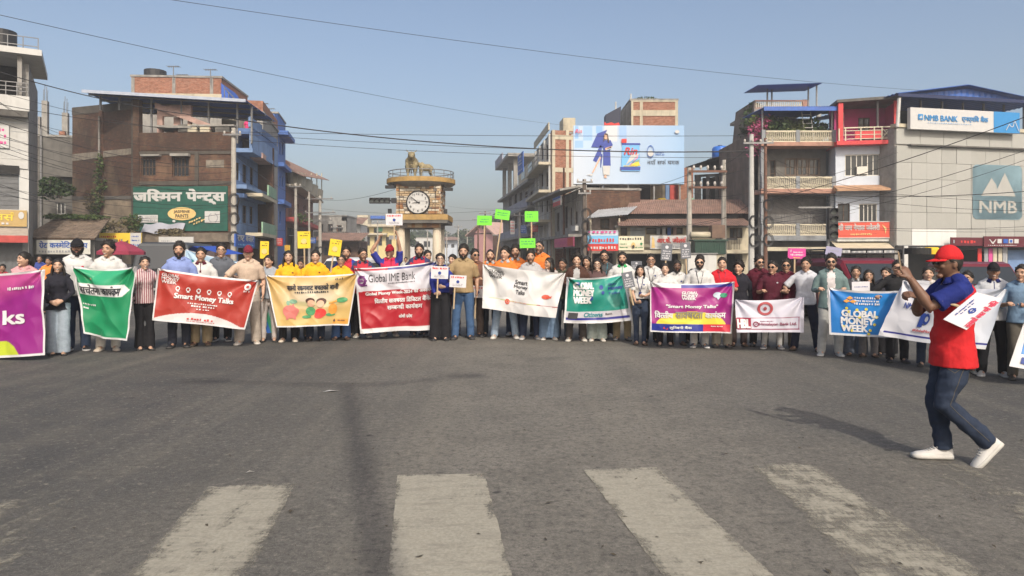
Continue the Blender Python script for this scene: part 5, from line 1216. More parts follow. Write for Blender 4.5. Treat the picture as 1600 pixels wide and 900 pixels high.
# two cattle statues on the platform
GOLD = mat('weathered gold statue paint', (.26,.215,.12), .7, .3, 5, .25, dirt=.6)
def beast(name, label, px, pyb, Y, s, yaw, head_down):
    mb = MB()
    P_ = lambda *a: tuple(a)
    mb.tube([(0,.78,.80),(0,.45,.86),(0,0,.84),(0,-.38,.92),(0,-.52,.98)], [.17,.27,.27,.27,.20], 14)              # trunk, +y rear
    mb.ball((0,-.30,1.08), (.15,.22,.16))                                                                      # hump
    mb.tube([(0,-.45,1.0),(0,-.66,1.14-head_down*.3),(0,-.80,1.22-head_down*.6)], [.20,.15,.12], 12)            # neck
    hz = 1.22-head_down*.6
    mb.tube([(0,-.76,hz+.06),(0,-.92,hz-.04),(0,-1.08,hz-.17),(0,-1.14,hz-.21)], [.115,.12,.085,.06], 12)       # head
    for sx in (-1,1):
        mb.tube([(sx*.08,-.76,hz+.1),(sx*.2,-.78,hz+.16),(sx*.22,-.80,hz+.32)], [.035,.03,.01], 8)              # horn
        mb.tube([(sx*.1,-.76,hz+.03),(sx*.26,-.74,hz-.0)], [.045,.03], 8, flat=.5)                              # ear
        mb.tube([(sx*.15,-.42,.80),(sx*.15,-.45,.5),(sx*.15,-.42,.28),(sx*.15,-.43,.0)], [.12,.075,.055,.065], 10)
        mb.tube([(sx*.14,.62,.80),(sx*.15,.52,.52),(sx*.15,.68,.32),(sx*.15,.64,.0)], [.16,.10,.055,.065], 10)
    mb.tube([(0,.80,.95),(0,.92,.7),(0,.9,.4)], [.04,.025,.04], 8)
    mb.ball((0,-.35,.66), (.10,.25,.16))
    me = fuse(mb, .035, 2, None, 'statue'); me.materials.append(GOLD)
    p = P(px, pyb, Y); o = link(name, me, None, (p.x, p.y, tz(276.8)-.005)); o.scale = (s*(1.25 if s > 1 else .9),s*(1 if s > 1 else .75),s); o.rotation_euler = (0,0,yaw)
    tag(o, label, 'statue'); return o
beast('bull_statue', 'tall golden bull statue facing front on the clock tower platform', 643, 276, YT+1.1, 1.15, R(8), 0)
beast('calf_statue', 'smaller golden calf statue standing sideways beside the bull', 664, 276, YT+1.2, .85, R(-62), .2)

# ---------------------------------------------------------------- traffic lights
def lens_row(parent, pts, r, front):
    for i, p in enumerate(pts):
        mb = MB(); n = 14
        rim = [(p[0]+r*math.cos(2*math.pi*k/n), p[1], p[2]+r*math.sin(2*math.pi*k/n)) for k in range(n)]
        mb.add(rim, [tuple(range(n))[::-1]]); mb.build('lens', mat('dull signal lens', (.06,.07,.065), .3, .2, 8), parent)
        vs = []; 
        for k in range(9):
            a = R(-10+200*k/8); vs += [(p[0]+r*1.12*math.cos(a), p[1]+.01, p[2]+r*1.12*math.sin(a)), (p[0]+r*1.12*math.cos(a), p[1]-front*(.6+.4*math.sin(a)), p[2]+r*1.12*math.sin(a)), (p[0]+r*1.2*math.cos(a), p[1]-front*(.6+.4*math.sin(a)), p[2]+r*1.2*math.sin(a)), (p[0]+r*1.2*math.cos(a), p[1]+.01, p[2]+r*1.2*math.sin(a))]
        mb = MB(); mb.rings([vs[4*k:4*k+4] for k in range(9)], True); mb.build('visor', BLACK, parent)
c = P(594, 313.5, 41.3); t = thing('traffic_light', 'black horizontal four lamp traffic signal on an arm beside the clock tower', 'traffic light', c)
q = 41.3/F; MB().box(-16.5*q,-.1,-4.5*q,15.5*q,.12,4.5*q).build('housing', BLACK, t); MB().box(17.5*q,-.1,-4*q,25.5*q,.12,4*q).build('connector', BLACK, t); MB().cyl((15*q,.02,0),(19*q,.02,0),.05,6).build('arm', BLACK, t)
lens_row(t, [((-12.5+8*k)*q, -.105, 0) for k in range(4)], 3.2*q, .16)
c = P(1301, 349, 30); t = thing('traffic_light', 'black upright four lamp traffic signal on a post before the balcony house', 'traffic light', (c.x, c.y, 0)); q = 30/F
MB().box(-7*q,-.1,c.z-24*q,7*q,.12,c.z+24*q).build('housing', BLACK, t)
lens_row(t, [(0,-.105,c.z+(18-12*k)*q) for k in range(4)], 4.6*q, .2)
MB().cyl((-4*q,.2,0),(-4*q,.2,c.z+27*q),.07,10).build('post', STEEL, t); MB().box(-1.4,.14,c.z+24*q,.05,.2,c.z+26.5*q).build('arm', STEEL, t)

# ---------------------------------------------------------------- poles and wires
POLEC = mat('concrete pole', (.36,.34,.30), .9, .15, 3, .2, dirt=.35, streak=True); RUST = mat('rusty steel pole', (.15,.075,.05), .8, .3, 5, .2, dirt=.4)
INS = mat('porcelain insulator', (.45,.42,.38), .4, .1)
def pole(px, pyt, Y, label, m=None, r=.13, arms=(), name='utility_pole', coil=0):
    h = ZZ(pyt, Y); t = thing(name, label, 'pole', (XX(px, Y), Y, 0), 0, 'utility poles')
    MB().tube([(0,0,-.1),(0,0,h*.5),(0,0,h)], [r*1.15,r,r*.8], 8).build('shaft', m or POLEC, t)
    for (z, w_, a) in arms:
        MB().box(-w_,-.2-.04,h-z-.05,w_,-.2+.04,h-z+.05).build('crossarm', STEEL, t)
        for k in range(3): MB().loft([(h-z+.05,-w_*.85+w_*.85*k,-.2,.035,.035),(h-z+.12,-w_*.85+w_*.85*k,-.2,.06,.06),(h-z+.2,-w_*.85+w_*.85*k,-.2,.045,.045)],8).build('insulator', INS, t)
    for k in range(coil):
        z = h*(.30+.12*k); mb = MB(); rr = random.Random(int(px)+k)
        for j in range(3): mb.tube([((.22+.05*j)*math.cos(a*.7)+.1, -.16-.03*j, z+(.3+.04*j)*math.sin(a*.7)) for a in range(10)], .018, 5)
        mb.build('cable_coil', BLACK, t)
    return t
pole(365, 200, 38.6, 'pale concrete pole in front of the blue house with cable coils', None, .15, ((.4,.5,0),), coil=3)
pole(462, 286, 58, 'grey pole in front of the red tin roof house', None, .13, ((.3,.5,0),))
pole(483, 300, 62, 'thin pole to the right of the rounded balcony', None, .10)
pole(500, 306, 66, 'pole with double crossarms and a transformer drum down the street', None, .16, ((.3,1.3,0),(1.6,1.5,0),(2.3,1.2,0)), coil=1)
pole(913, 280, 44, 'dark pole tangled with cables at the old corner house', mat('dark wood pole', (.11,.09,.075), .9, .25, 3, .3), .14, ((.2,.5,0),(.9,.4,0)), coil=4)
pole(1077, 262, 40.5, 'slim concrete pole carrying the left end of the transformer frame', None, .15, coil=0)
pole(1131, 250, 40.5, 'slim concrete pole carrying the right end of the transformer frame', None, .15, coil=0)
pole(1174, 210, 38, 'tall pale round pole at the corner of the balcony house', mat('pale painted pole', (.42,.42,.40), .7, .1, 3, .1, dirt=.3), .15, ((.5,.5,0),), coil=2)
pole(1196, 216, 41, 'rusty brown steel pole before the balcony house', RUST, .11, ((.3,.4,0),), coil=3)
pole(812, 332, 70, 'pale pole under the green placards on the right of the street', None, .13, ((.3,.6,0),))
pole(747, 340, 95, 'far dark pole beside the pink house', RUST, .12, ((.3,.8,0),))
pole(881, 262, 52, 'thin dark pole against the white fronted house', RUST, .08)
pole(527, 352, 90, 'far thin pole beside the squat grey house', RUST, .1, ((.3,.8,0),))
pole(668, 350, 110, 'far white pole seen between the clock tower legs', None, .11)
# transformer between the two slim poles
a, c = XX(1077,40.5), XX(1131,40.5); t = thing('transformer', 'pole mounted transformer frame with steel bars between two slim poles', 'transformer', ((a+c)/2, 40.3, 0)); hwx = (c-a)/2
for py in (268, 293): MB().box(-hwx-.1,-.1,ZZ(py,40.3)-.06,hwx+.1,0,ZZ(py,40.3)+.06).build('crossbar', RUST, t)
for k in range(5):
    for py in (262, 287): MB().loft([(ZZ(py,40.3)-.12,-hwx*.8+hwx*.4*k,-.05,.04,.04),(ZZ(py,40.3),-hwx*.8+hwx*.4*k,-.05,.085,.085),(ZZ(py,40.3)+.12,-hwx*.8+hwx*.4*k,-.05,.05,.05)],8).build('insulator', INS, t)
MB().box(.15,-.4,ZZ(372,40.3),hwx-.1,.3,ZZ(352,40.3)).build('tank', mat('brown transformer tank', (.16,.10,.07), .7, .2, 4, dirt=.4), t)
MB().loft([(ZZ(370,40.3),-.55,-.1,.05,.05),(ZZ(369,40.3),-.55,-.1,.05,.05)],8).build('bushing', INS, t)
mb = MB(); mb.cyl((-1.0,-.15,ZZ(367,40.3)),(.1,-.15,ZZ(367,40.3)),.17,12); mb.build('conservator', CREAM, t, True)
kk = thing('green_kiosk', 'dark green ridged metal kiosk top under the transformer', 'kiosk', (XX(1107,39.5), 39.5, 0))
mb = MB(); 
for k in range(24): mb.box(-.85+1.7*k/24,-.4-.03*(k%2),ZZ(397,39.5),-.85+1.7*(k+1)/24,.5,ZZ(377,39.5))
mb.build('body', mat('dark green steel', (.012,.045,.03), .55, .15, 4, dirt=.3), kk); MB().box(-.95,-.5,ZZ(377,39.5),.95,.6,ZZ(374.5,39.5)).build('roof', MATS['dark green steel'], kk); MB().box(-.8,-.3,0,.8,.45,ZZ(397,39.5)).build('base', CREAM, kk)
sc_ = thing('cream_shutter_stall', 'closed cream panel stall behind the sunglasses man', 'stall', (XX(1097,38), 38, 0)); MB().box(-.78,0,0,.78,.6,ZZ(397,38)).build('body', WHITE, sc_); MB().box(-.84,-.1,ZZ(397,38)+.002,.84,.7,ZZ(397,38)+.06).build('roof', STEEL, sc_)
for k in range(3): MB().box(-.76+.52*k,-.02,.05,-.28+.52*k,-.002,ZZ(398,38)).build('panel', WHITE, sc_)
WIRE = mat('black cable', (.025,.025,.027), .6, .1)
wn = [0]
def wire(A, B, sag=.3, r=.016, label=None, n=22):
    a, c = P(*A), P(*B); pts = []
    for k in range(n+1):
        t = k/n; p = a.lerp(c, t); p.z -= sag*4*t*(1-t); pts.append(p - a)
    mb = MB(); mb.tube(pts, r*.72, 5); o = mb.build('cable', WIRE, None, True, a, False)
    tag(o, label, 'cable', 'overhead cables'); return o
wire((250,-3,20),(1470,143,42),.35,.011,'highest cable crossing the open sky from top edge to the bank roof')
wire((-15,20,18),(885,196,56),.35,.011,'long cable sloping across the sky over the brick building')
wire((-15,108,30),(365,186,38.6),.35,.03,'thick cable from the corner shop to the blue house pole')
wire((365,186,38.6),(1174,236,38),.62,.045,'thick twisted cable bundle passing over the statues')
wire((365,206,38.6),(1174,212,38),.1,.018,'upper thin cable behind the statues')
wire((365,209,38.6),(1174,238,38),.25,.018,'second thin cable behind the statues')
wire((365,218,38.6),(1174,246,38),.3,.018,'third thin cable just above the statues')
wire((365,203,38.6),(-15,160,28),.3,.018,'cable from the corner shop balcony to the blue house pole')
wire((365,262,38.6),(-15,186,28),.5,.018,'cable across the brick wall windows')
wire((365,268,38.6),(-15,205,28),.7,.014,'lower cable across the brick wall windows')
wire((365,300,38.6),(-15,232,28),.5,.014,'cable across the white cladding of the corner shop')
wire((365,318,38.6),(-15,262,28),.6,.014,'lowest cable crossing the green wall sign')
wire((110,214,45),(-15,150,28),.2,.014,'short cable from the unfinished house')
wire((1174,320,38),(1640,168,28),.25,.026,'thick cable rising steeply across the bank cladding')
wire((1174,296,38),(1640,296,30),.35,.024,'level dark cable across the bank cladding')
wire((1196,345,41),(1640,222,30),.3,.018,'cable rising across the bank logo')
wire((1174,352,38),(1640,236,30),.5,.014,'thin cable below the rising one')
wire((1174,270,38),(1640,318,30),.3,.012,'thin cable falling across the bank cladding')
wire((1174,282,38),(1640,330,30),.4,.012,'second thin cable falling across the bank cladding')
wire((1174,340,38),(1640,352,30),.35,.012,'low thin cable near the foot of the bank cladding')
wire((1174,344,38),(1640,361,30),.25,.012,'lowest thin cable near the foot of the bank cladding')
wire((1174,300,38),(1403,238,42),.25,.018,'cable from the tall pale pole to the bank corner')
wire((1174,262,38),(913,288,44),.5,.02,'cable below the billboard from corner pole to tall pale pole')
wire((1174,300,38),(1077,300,40.5),.25,.016,'short cable from tall pale pole to transformer frame')
wire((1174,318,38),(1077,352,40.5),.3,.016,'short cable over the rust roof')
wire((1174,330,38),(913,360,44),.4,.014,'thin cable across the rust roof front')
wire((913,300,44),(812,345,70),.4,.016,'cable from corner pole down the right side of the street')
wire((913,312,44),(700,322,95),.5,.014,'thin cable from corner pole over the street')
wire((500,312,66),(617,296,42),.3,.016,'cable from crossarm pole to clock tower')
wire((500,326,66),(880,318,52),.6,.014,'thin cable across the street behind the clock tower')
wire((500,333,66),(812,340,70),.5,.014,'lower thin cable across the street behind the clock tower')
wire((500,316,66),(365,240,38.6),.6,.018,'cable from blue house pole to crossarm pole')
wire((500,330,66),(365,262,38.6),.8,.016,'lower cable along the left side of the street')
wire((1196,240,41),(1300,360,42),.6,.014,'slack cable drooping over the first balcony')
wire((1196,300,41),(1300,330,30),.5,.014,'slack cable to the traffic signal')
wire((1174,225,38),(1131,256,40.5),.15,.016,'short cable at the top of the transformer frame')

# ---------------------------------------------------------------- far street
PINKW = mat('pink house paint', (.55,.28,.27), .8, .08, 3, dirt=.2)
b = Bld('pink_house', 'pink gabled house far down the street under the green placards', 741, 128, 796, 122)
W = b.W; b.box('wall', 0, 0, 0, W, 8, b.z(366,W*.3), PINKW)
ze = b.z(364,W*.3); MB().add([(0,-.02,ze),(W*.55,-.02,ze),(W*.28,-.02,ze+1.9)], [(0,1,2)]).build('gable', PINKW, b.o)
MB().hexa([(-1.6,-.8,ze-.6),(W*.28,-.8,ze+1.8),(W*.28,8,ze+1.8),(-1.6,8,ze-.6),(-1.6,-.8,ze-.35),(W*.28,-.8,ze+2.05),(W*.28,8,ze+2.05),(-1.6,8,ze-.35)]).build('roof', PINKP, b.o)
MB().hexa([(W*.28+.01,-.8,ze+1.8),(W*1.05,-.8,ze-2.8),(W*1.05,8,ze-2.8),(W*.28+.01,8,ze+1.8),(W*.28+.01,-.8,ze+2.05),(W*1.05,-.8,ze-2.5),(W*1.05,8,ze-2.5),(W*.28+.01,8,ze+2.05)]).build('roof', PINKP, b.o)
b.box('vent', W*.24, -.06, ze+.7, W*.32, 0, ze+1.2, DARK)
b = Bld('pink_roof_room', 'small pink rooftop room behind the pink house', 783, 150, 798, 149); b.box('wall', 0, 0, 0, b.W, 5, b.z(355,1), PINKW); b.box('window', b.W*.3, -.05, b.z(364,1), b.W*.6, 0, b.z(361,1), DARK); b.box('roof_slab', -.2, -.2, b.z(355,1), b.W+.2, 5.2, b.z(353,1), CREAM)
tree('far hazy tree left of the street end seen past the clock tower', (XX(700,235),235,0), 10.5, 6.5, 2600, 1, leaf=.5, group='far trees')
tree('far hazy tree in the middle of the street end', (XX(722,250),250,0), 9.0, 6.5, 2200, 2, leaf=.5, group='far trees')
tree('far tree just left of the pink house', (XX(736,180),180,0), 8.5, 4.2, 2000, 3, leaf=.4, group='far trees')
tree('rounded tree rising above the pink house roof', (XX(776,150),150,0), 12.2, 3.8, 2200, 4, leaf=.35, group='far trees')
tree('small far tree behind the white low house', (XX(655,220),220,0), 9.5, 6, 1800, 5, leaf=.5, group='far trees')
tree('dark tree beside the yellow house', (XX(632,135),135,0), 6.5, 3.0, 1600, 6, leaf=.3, group='far trees')
tree('dark leafy tree at the tin roof house', (XX(548,95),95,0), 5.0, 2.2, 1200, 7, leaf=.25, group='far trees')

# more small things down the street
def blade(label, px, py0, py1, Y, wpx, m, side=1):
    c = P(px, (py0+py1)/2, Y); h = (py1-py0)*Y/F; w_ = wpx*Y/F; t = thing('projecting_sign', label, 'sign', c, 0, 'projecting shop signs')
    MB().box(-w_/2,-.06,-h/2,w_/2,.06,h/2).build('board', m, t); MB().cyl((side*w_/2,0,h*.3),(side*(w_/2+.8),0,h*.3),.03,5).build('bracket', STEEL, t)
    mb = MB(); [scribble(mb,-w_*.4,h*(.34-.22*k),w_*.4,h*(.46-.22*k),-.075,0,4,k) for k in range(4)]; mb.build('lettering', pW if m not in (pW, pY) else pR, t, uv=False)
blade('small red hanging sign on the grey concrete house', 437, 372, 384, 50, 9, pR, -1)
blade('yellow hanging sign below the bright blue house', 449, 383, 392, 56, 8, pY, -1)
blade('white hanging sign low on the red roof house', 470, 366, 376, 62, 9, pW, -1)
blade('blue hanging sign by the squat grey house', 489, 371, 380, 70, 9, pB, -1)
blade('tall white hanging sign on the concrete street block', 801, 345, 366, 70, 7, pW)
blade('blue hanging sign low on the concrete street block', 818, 352, 364, 66, 9, pB)
blade('red hanging sign low on the white fronted house', 836, 352, 362, 61, 9, pR)
simple('cream_house', 'cream two storey house in haze left of the clock tower legs', 606, 636, 366, 170, CREAM, [(611,372,617,379),(624,372,630,379)], CONC)
simple('grey_blue_house', 'pale grey blue house in haze right of the clock tower legs', 690, 714, 376, 190, PALE, [(695,381,700,387),(705,381,710,387)], REDTILE, 5, 1.0)
for k, (px, py, Y) in enumerate(((716,352,120),(730,358,150),(758,330,85),(698,362,140),(590,345,100))): pole(px, py, Y, ['far pole in the middle of the hazy street','very far pole right of the street middle','dark pole under the leftmost green placard','far pole seen just right of the clock tower','far pole left of the white placard'][k], RUST if k == 2 else None, .11, ((.3,.7,0),))
wire((-15,150,30),(110,222,45),.2,.016,'upper cable in front of the unfinished house'); wire((-15,282,28),(365,330,38.6),.9,.014,'drooping cable over the tiled shop roof'); wire((-15,300,28),(206,300,41.5),.5,.014,'cable ending at the brick building corner')
wire((-15,222,28),(365,285,38.6),.8,.014,'slack cable above the painted wall sign'); wire((365,345,38.6),(500,345,66),.7,.014,'low cable along the blue house front'); wire((1174,228,38),(1403,300,42),.6,.014,'slack cable crossing the middle balcony'); wire((1196,258,41),(1403,330,42),.7,.014,'slack cable crossing the lower balcony'); wire((1077,272,40.5),(913,300,44),.4,.016,'cable below the right half of the billboard')
for k in range(7):
    wire((365,212+22*k,38.6),(-15,140+26*k+9*(k%3),29),.35+.12*(k%4),.012,['topmost','second','third','fourth','fifth','sixth','lowest'][k]+' strand of the fanned cables left of the blue house pole')
for k in range(5):
    wire((1174,232+24*k,38),(1300+18*k,300+16*k,42),.5+.15*(k%3),.012,['topmost','second','third','fourth','lowest'][k]+' slack service cable hanging on the balcony house front')
# ---------------------------------------------------------------- vehicles behind the crowd
TYRE = mat('tyre rubber', (.025,.025,.025), .9, .2, 10); CHROME = mat('dull chrome', (.5,.5,.5), .25, .05, 4, metal=.9); LAMP = mat('headlamp glass', (.55,.57,.58), .15, .05); PLASTIC = mat('black plastic', (.03,.03,.032), .6, .15)
def vehicle(name, label, cat, px, Y, col, H=1.6, W=1.72, L=4.2, rz=0, rack=False, van=False):
    t = thing(name, label, cat, (XX(px,Y), Y, 0), rz); w2 = W/2; zb = H*.52; hood = .15 if van else .95
    def sec(y, z0, z1, wd): return [(-wd,y,z0+.12),(-wd*.94,y,z0),(wd*.94,y,z0),(wd,y,z0+.12),(wd*1.0,y,z1-.1),(wd*.9,y,z1),(-wd*.9,y,z1),(-wd*1.0,y,z1-.1)]
    mb = MB(); mb.rings([sec(-.02,.42,zb-.18,w2*.9), sec(.12,.32,zb-.04,w2*.99), sec(hood,.30,zb,w2), sec(L-.25,.30,zb+.02,w2), sec(L,.40,zb-.05,w2*.92)]); mb.build('body', col, t, False)
    mb = MB(); q = .30 if van else .62
    mb.rings([sec(hood-.03,zb-.02,zb+.03,w2*.93), sec(hood+q,zb-.02,H-.06,w2*.85), sec(hood+q+.35,zb-.02,H,w2*.84), sec(L-.5,zb-.02,H-.02,w2*.84), sec(L-.12,zb-.02,zb+.1,w2*.9)]); cb = mb.build('cabin', col, t)
    y0, y1, zz0, zz1 = hood-.0, hood+q, zb+.06, H-.13
    f = lambda u, v, off: (u*(w2*(.90-.10*v)), y0+.02+(y1-y0)*v*.93-off, zz0+(zz1-zz0)*v)
    MB().hexa([f(-.9,0,.07),f(.9,0,.07),f(.9,0,0),f(-.9,0,0),f(-.93,1,.07),f(.93,1,.07),f(.93,1,0),f(-.93,1,0)]).build('windscreen', GLASS, t)
    for sx in (-1,1):
        MB().box(sx*(w2*.905)-.03, hood+q+.1, zb+.1, sx*(w2*.905)+.03, L-.7, H-.2).build('side_window', GLASS, t)
        MB().ball((sx*w2*.74,.02,zb-.30),(.16,.06,.10),12,8).build('headlight', LAMP, t, True)
        MB().box(sx*(w2+.02), hood+.25, zb+.05, sx*(w2+.2), hood+.33, zb+.22).build('mirror', PLASTIC, t)
        for yy in (.75, L-.85):
            mb = MB(); c0 = (sx*(w2-.2), yy, .33); c1 = (sx*(w2+.01), yy, .33); mb.cyl(c0, c1, .33, 20); wl = mb.build('wheel', TYRE, t)
            mb = MB(); mb.cyl((sx*(w2-.1), yy, .33),(sx*(w2+.025), yy, .33), .2, 16); mb.build('rim', CHROME, wl)
    MB().box(-w2*.5,-.035,zb-.40,w2*.5,.1,zb-.22).build('grille', PLASTIC, t); MB().box(-w2*.95,-.10,.34,w2*.95,.08,.50).build('bumper', PLASTIC, t); MB().box(-.26,-.115,.40,.26,-.095,.48).build('number_plate', pW, t)
    if rack:
        mb = MB(); yr0, yr1 = hood+q, L-.5
        for sx in (-1,0,1): mb.cyl((sx*w2*.82,yr0,H+.1),(sx*w2*.82,yr1,H+.1),.02,6)
        for k in range(5): mb.cyl((-w2*.82,yr0+(yr1-yr0)*k/4,H+.1),(w2*.82,yr0+(yr1-yr0)*k/4,H+.1),.02,6)
        for sx in (-1,1):
            for k in range(4): mb.cyl((sx*w2*.82,yr0+(yr1-yr0)*k/3,H-.03),(sx*w2*.82,yr0+(yr1-yr0)*k/3,H+.2),.018,5)
            mb.cyl((sx*w2*.82,yr0,H+.2),(sx*w2*.82,yr1,H+.2),.02,6)
        mb.cyl((-w2*.82,yr0,H+.2),(w2*.82,yr0,H+.2),.02,6); mb.build('roof_rack', PLASTIC, t)
    return t
MARC = mat('maroon car paint', (.13,.014,.025), .35, .06, 3, dirt=.15); WHC = mat('white car paint', (.55,.55,.55), .3, .04, 3, dirt=.12); GRC = mat('dark grey truck paint', (.05,.055,.06), .5, .1, 3, dirt=.3)
jp = vehicle('jeep', 'maroon jeep with black roof rack behind the raised phone', 'jeep', 1430, 14.6, MARC, 1.5, 1.78, 4.2, R(4), True)
yb_ = thing('roof_box', 'yellow box strapped on the maroon jeep roof rack', 'box', (XX(1455,16.2), 16.2, 1.585), R(4)); MB().loft([(0,0,0,.20,.16),(.10,0,0,.20,.16),(.16,0,0,.15,.11)],10).build('body', pm('yellow box', (.65,.42,.02)), yb_); MB().loft([(.16,0,0,.13,.09),(.175,0,0,.12,.08)],10).build('lid', PLASTIC, yb_)
sw = thing('spare_wheel', 'grey spare wheel lying on the maroon jeep roof rack', 'wheel', (XX(1434,16.0), 16.0, 1.585), 0); MB().cyl((0,0,0),(0,0,.14),.27,20).build('tyre', TYRE, sw); MB().cyl((0,0,.13),(0,0,.16),.15,14).build('rim', CHROME, sw)
vehicle('car', 'white hatchback behind the yellow shirted group', 'car', 500, 24, WHC, 1.52, 1.65, 3.8, R(-15))
vehicle('truck', 'dark grey truck cab behind the man in blue shirt', 'truck', 248, 24, GRC, 2.05, 1.95, 4.6, R(10), False, True)
vehicle('car', 'maroon car half hidden behind the man in black cap at the right', 'car', 1580, 17, MARC, 1.4, 1.65, 3.9, R(-12))
# parasol and blue tent
t = thing('parasol', 'maroon market parasol behind the two men in white shirts', 'parasol', (XX(190,22), 22, 0)); z1, z0 = ZZ(376,22), ZZ(393,22); mb = MB(); n = 8; r = .70
for k in range(n):
    a0, a1 = 2*math.pi*k/n, 2*math.pi*(k+1)/n; p0, p1 = (r*math.cos(a0), r*math.sin(a0), z0), (r*math.cos(a1), r*math.sin(a1), z0); m_ = ((p0[0]+p1[0])*.26, (p0[1]+p1[1])*.26, z0+(z1-z0)*.62)
    q0, q1 = (p0[0]*.5, p0[1]*.5, z0+(z1-z0)*.6), (p1[0]*.5, p1[1]*.5, z0+(z1-z0)*.6)
    mb = MB(); mb.add([p0, p1, q1, q0, (0,0,z1)], [(0,1,2,3),(3,2,4)]); mb.add([(p0[0],p0[1],z0-.10),(p1[0],p1[1],z0-.10),p1,p0], [(0,1,2,3)]); mb.build('canopy_panel', mat('maroon cloth', (.24,.03,.06), .85, .12, 4, .1), t)
    MB().cyl((0,0,z1-.25), (p0[0]*.98,p0[1]*.98,z0), .012, 4).build('rib', STEEL, t)
MB().cyl((0,0,0),(0,0,z1+.05),.025,8).build('pole', STEEL, t)
t = thing('blue_tent', 'blue cloth stall canopy behind the red banner', 'canopy', (XX(318,20), 20, 0)); mb = MB()
q = lambda px, py, dy=0: ((px-318)*20/F, dy, ZZ(py, 20)); mb.add([q(288,393),q(301,385),q(322,390),q(350,398),q(288,393,1.5),q(301,383,1.5),q(322,388,1.5),q(350,396,1.5)], [(0,1,5,4),(1,2,6,5),(2,3,7,6)]); mb.build('cloth', mat('blue tarpaulin', (.02,.07,.38), .6, .1), t)
for px in (290, 348): MB().cyl((q(px,400)[0],.1,0),(q(px,396)[0],.1,ZZ(395,20)),.02,6).build('pole', STEEL, t)

# ---------------------------------------------------------------- street lamp behind the viewer (throws the forked shadow)
hL = 9.0; shx, shy = -math.tan(SUN_AZ), 1.0; L_ = hL/math.tan(SUN_EL)
bx, by = -1.97 + math.sin(SUN_AZ)*L_, 8.38 - math.cos(SUN_AZ)*L_
t = thing('street_lamp', 'double armed grey street lamp throwing the forked shadow on the road', 'street lamp', (bx, by, 0))
MB().tube([(0,0,0),(0,0,hL*.5),(0,0,hL)], [.13,.105,.08], 14).build('post', STEEL, t)
for sx, dx, up in ((-1,-1.75,.15),(1,1.55,.45)):
    MB().tube([(0,0,hL-.1),(dx*.3,0,hL-.02),(dx*.7,0,hL+up*.5),(dx,0,hL+up)], [.06,.05,.045,.04], 8).build('arm', STEEL, t)
    MB().ball((dx,0,hL+up), (.30,.13,.07)).build('lamp_head', STEEL, t, True)

# ================================================================ people
# local frame: feet at the origin, facing -y, 1.70 m tall; one fused body mesh, clothes and hair as children
def ik(sh, wr, L1, L2, hint):
    sh, wr, hint = Vector(sh), Vector(wr), Vector(hint); d = wr - sh; L = min(d.length, (L1+L2)*.995); dn = d.normalized(); wr = sh + dn*L
    a = (L1*L1 - L2*L2 + L*L)/(2*L); h = math.sqrt(max(0, L1*L1 - a*a)); n = (hint - dn*hint.dot(dn)); n = n.normalized() if n.length > 1e-6 else Vector((0,1,0))
    return sh + dn*a + n*h, wr
def hand(mb, wr, d, n, side, curl, fine=False, r=.0088):
    """palm, four fingers of unequal length and a thumb; d = hand axis, n = palm normal, side = thumb direction"""
    d = Vector(d).normalized(); n = Vector(n); n = (n - d*n.dot(d)).normalized(); s = d.cross(n).normalized()
    if s.dot(Vector(side)) < 0: s = -s
    wr = Vector(wr)
    mb.rings([[wr + d*t + s*(w_*math.cos(2*math.pi*k/10)) + n*(h*math.sin(2*math.pi*k/10)) for k in range(10)] for t, w_, h in ((-.02,.026,.021),(.02,.033,.019),(.06,.041,.016),(.088,.040,.013))])
    for i, (off, L) in enumerate(((.031,.072),(.0105,.082),(-.0105,.076),(-.031,.060))):
        p = wr + d*.082 + s*off; q = [p]; a = 0
        for seg, c in ((.45,.75),(.32,1.0),(.23,.7)):
            a += curl*c*(1+.06*i); p = p + (d*math.cos(a) + n*math.sin(a))*L*seg; q.append(p)
        mb.tube(q, [r, r*.97, r*.9, r*.72], 8)
    p = wr + d*.022 + s*.030; t1 = p + (d*.62 + s*.72 + n*.25)*.036; t2 = t1 + (d*.85 + s*.12 + n*(.2+.35*curl))*.032; t3 = t2 + (d*.75 + n*(.25+.5*curl) - s*.1)*.024
    mb.tube([p, t1, t2, t3], [.013, .0115, .0105, .008], 8)
HC = Vector((0, -.024, 1.574))             # head centre
def skull(dx, dy, dz):
    x, y, z = .0745*dx, .094*dy, .117*dz
    if dz < 0:
        t = -dz; x *= 1 - .20*t**1.6
        if dy > 0: y *= 1 - .35*t
        else: y *= 1 - .04*t
    else:
        if dy < 0: y *= .965
        x *= 1 + .03*dz*(1-dz)*4
    return Vector((x, y, z))
def sph(fn, nu=26, nv=18):
    vs = []; fs = []
    for j in range(nv+1):
        t = math.pi*j/nv
        for i in range(nu):
            a = 2*math.pi*i/nu; d = (math.sin(t)*math.cos(a), math.sin(t)*math.sin(a), math.cos(t)); vs.append(fn(*d))
    for j in range(nv):
        for i in range(nu):
            a, b = j*nu+i, j*nu+(i+1)%nu; fs.append((a, a+nu, b+nu, b))
    return vs, fs
def rotz(p, c, a):
    q = Vector(p) - c; return Vector((q.x*math.cos(a)-q.y*math.sin(a), q.x*math.sin(a)+q.y*math.cos(a), q.z)) + c
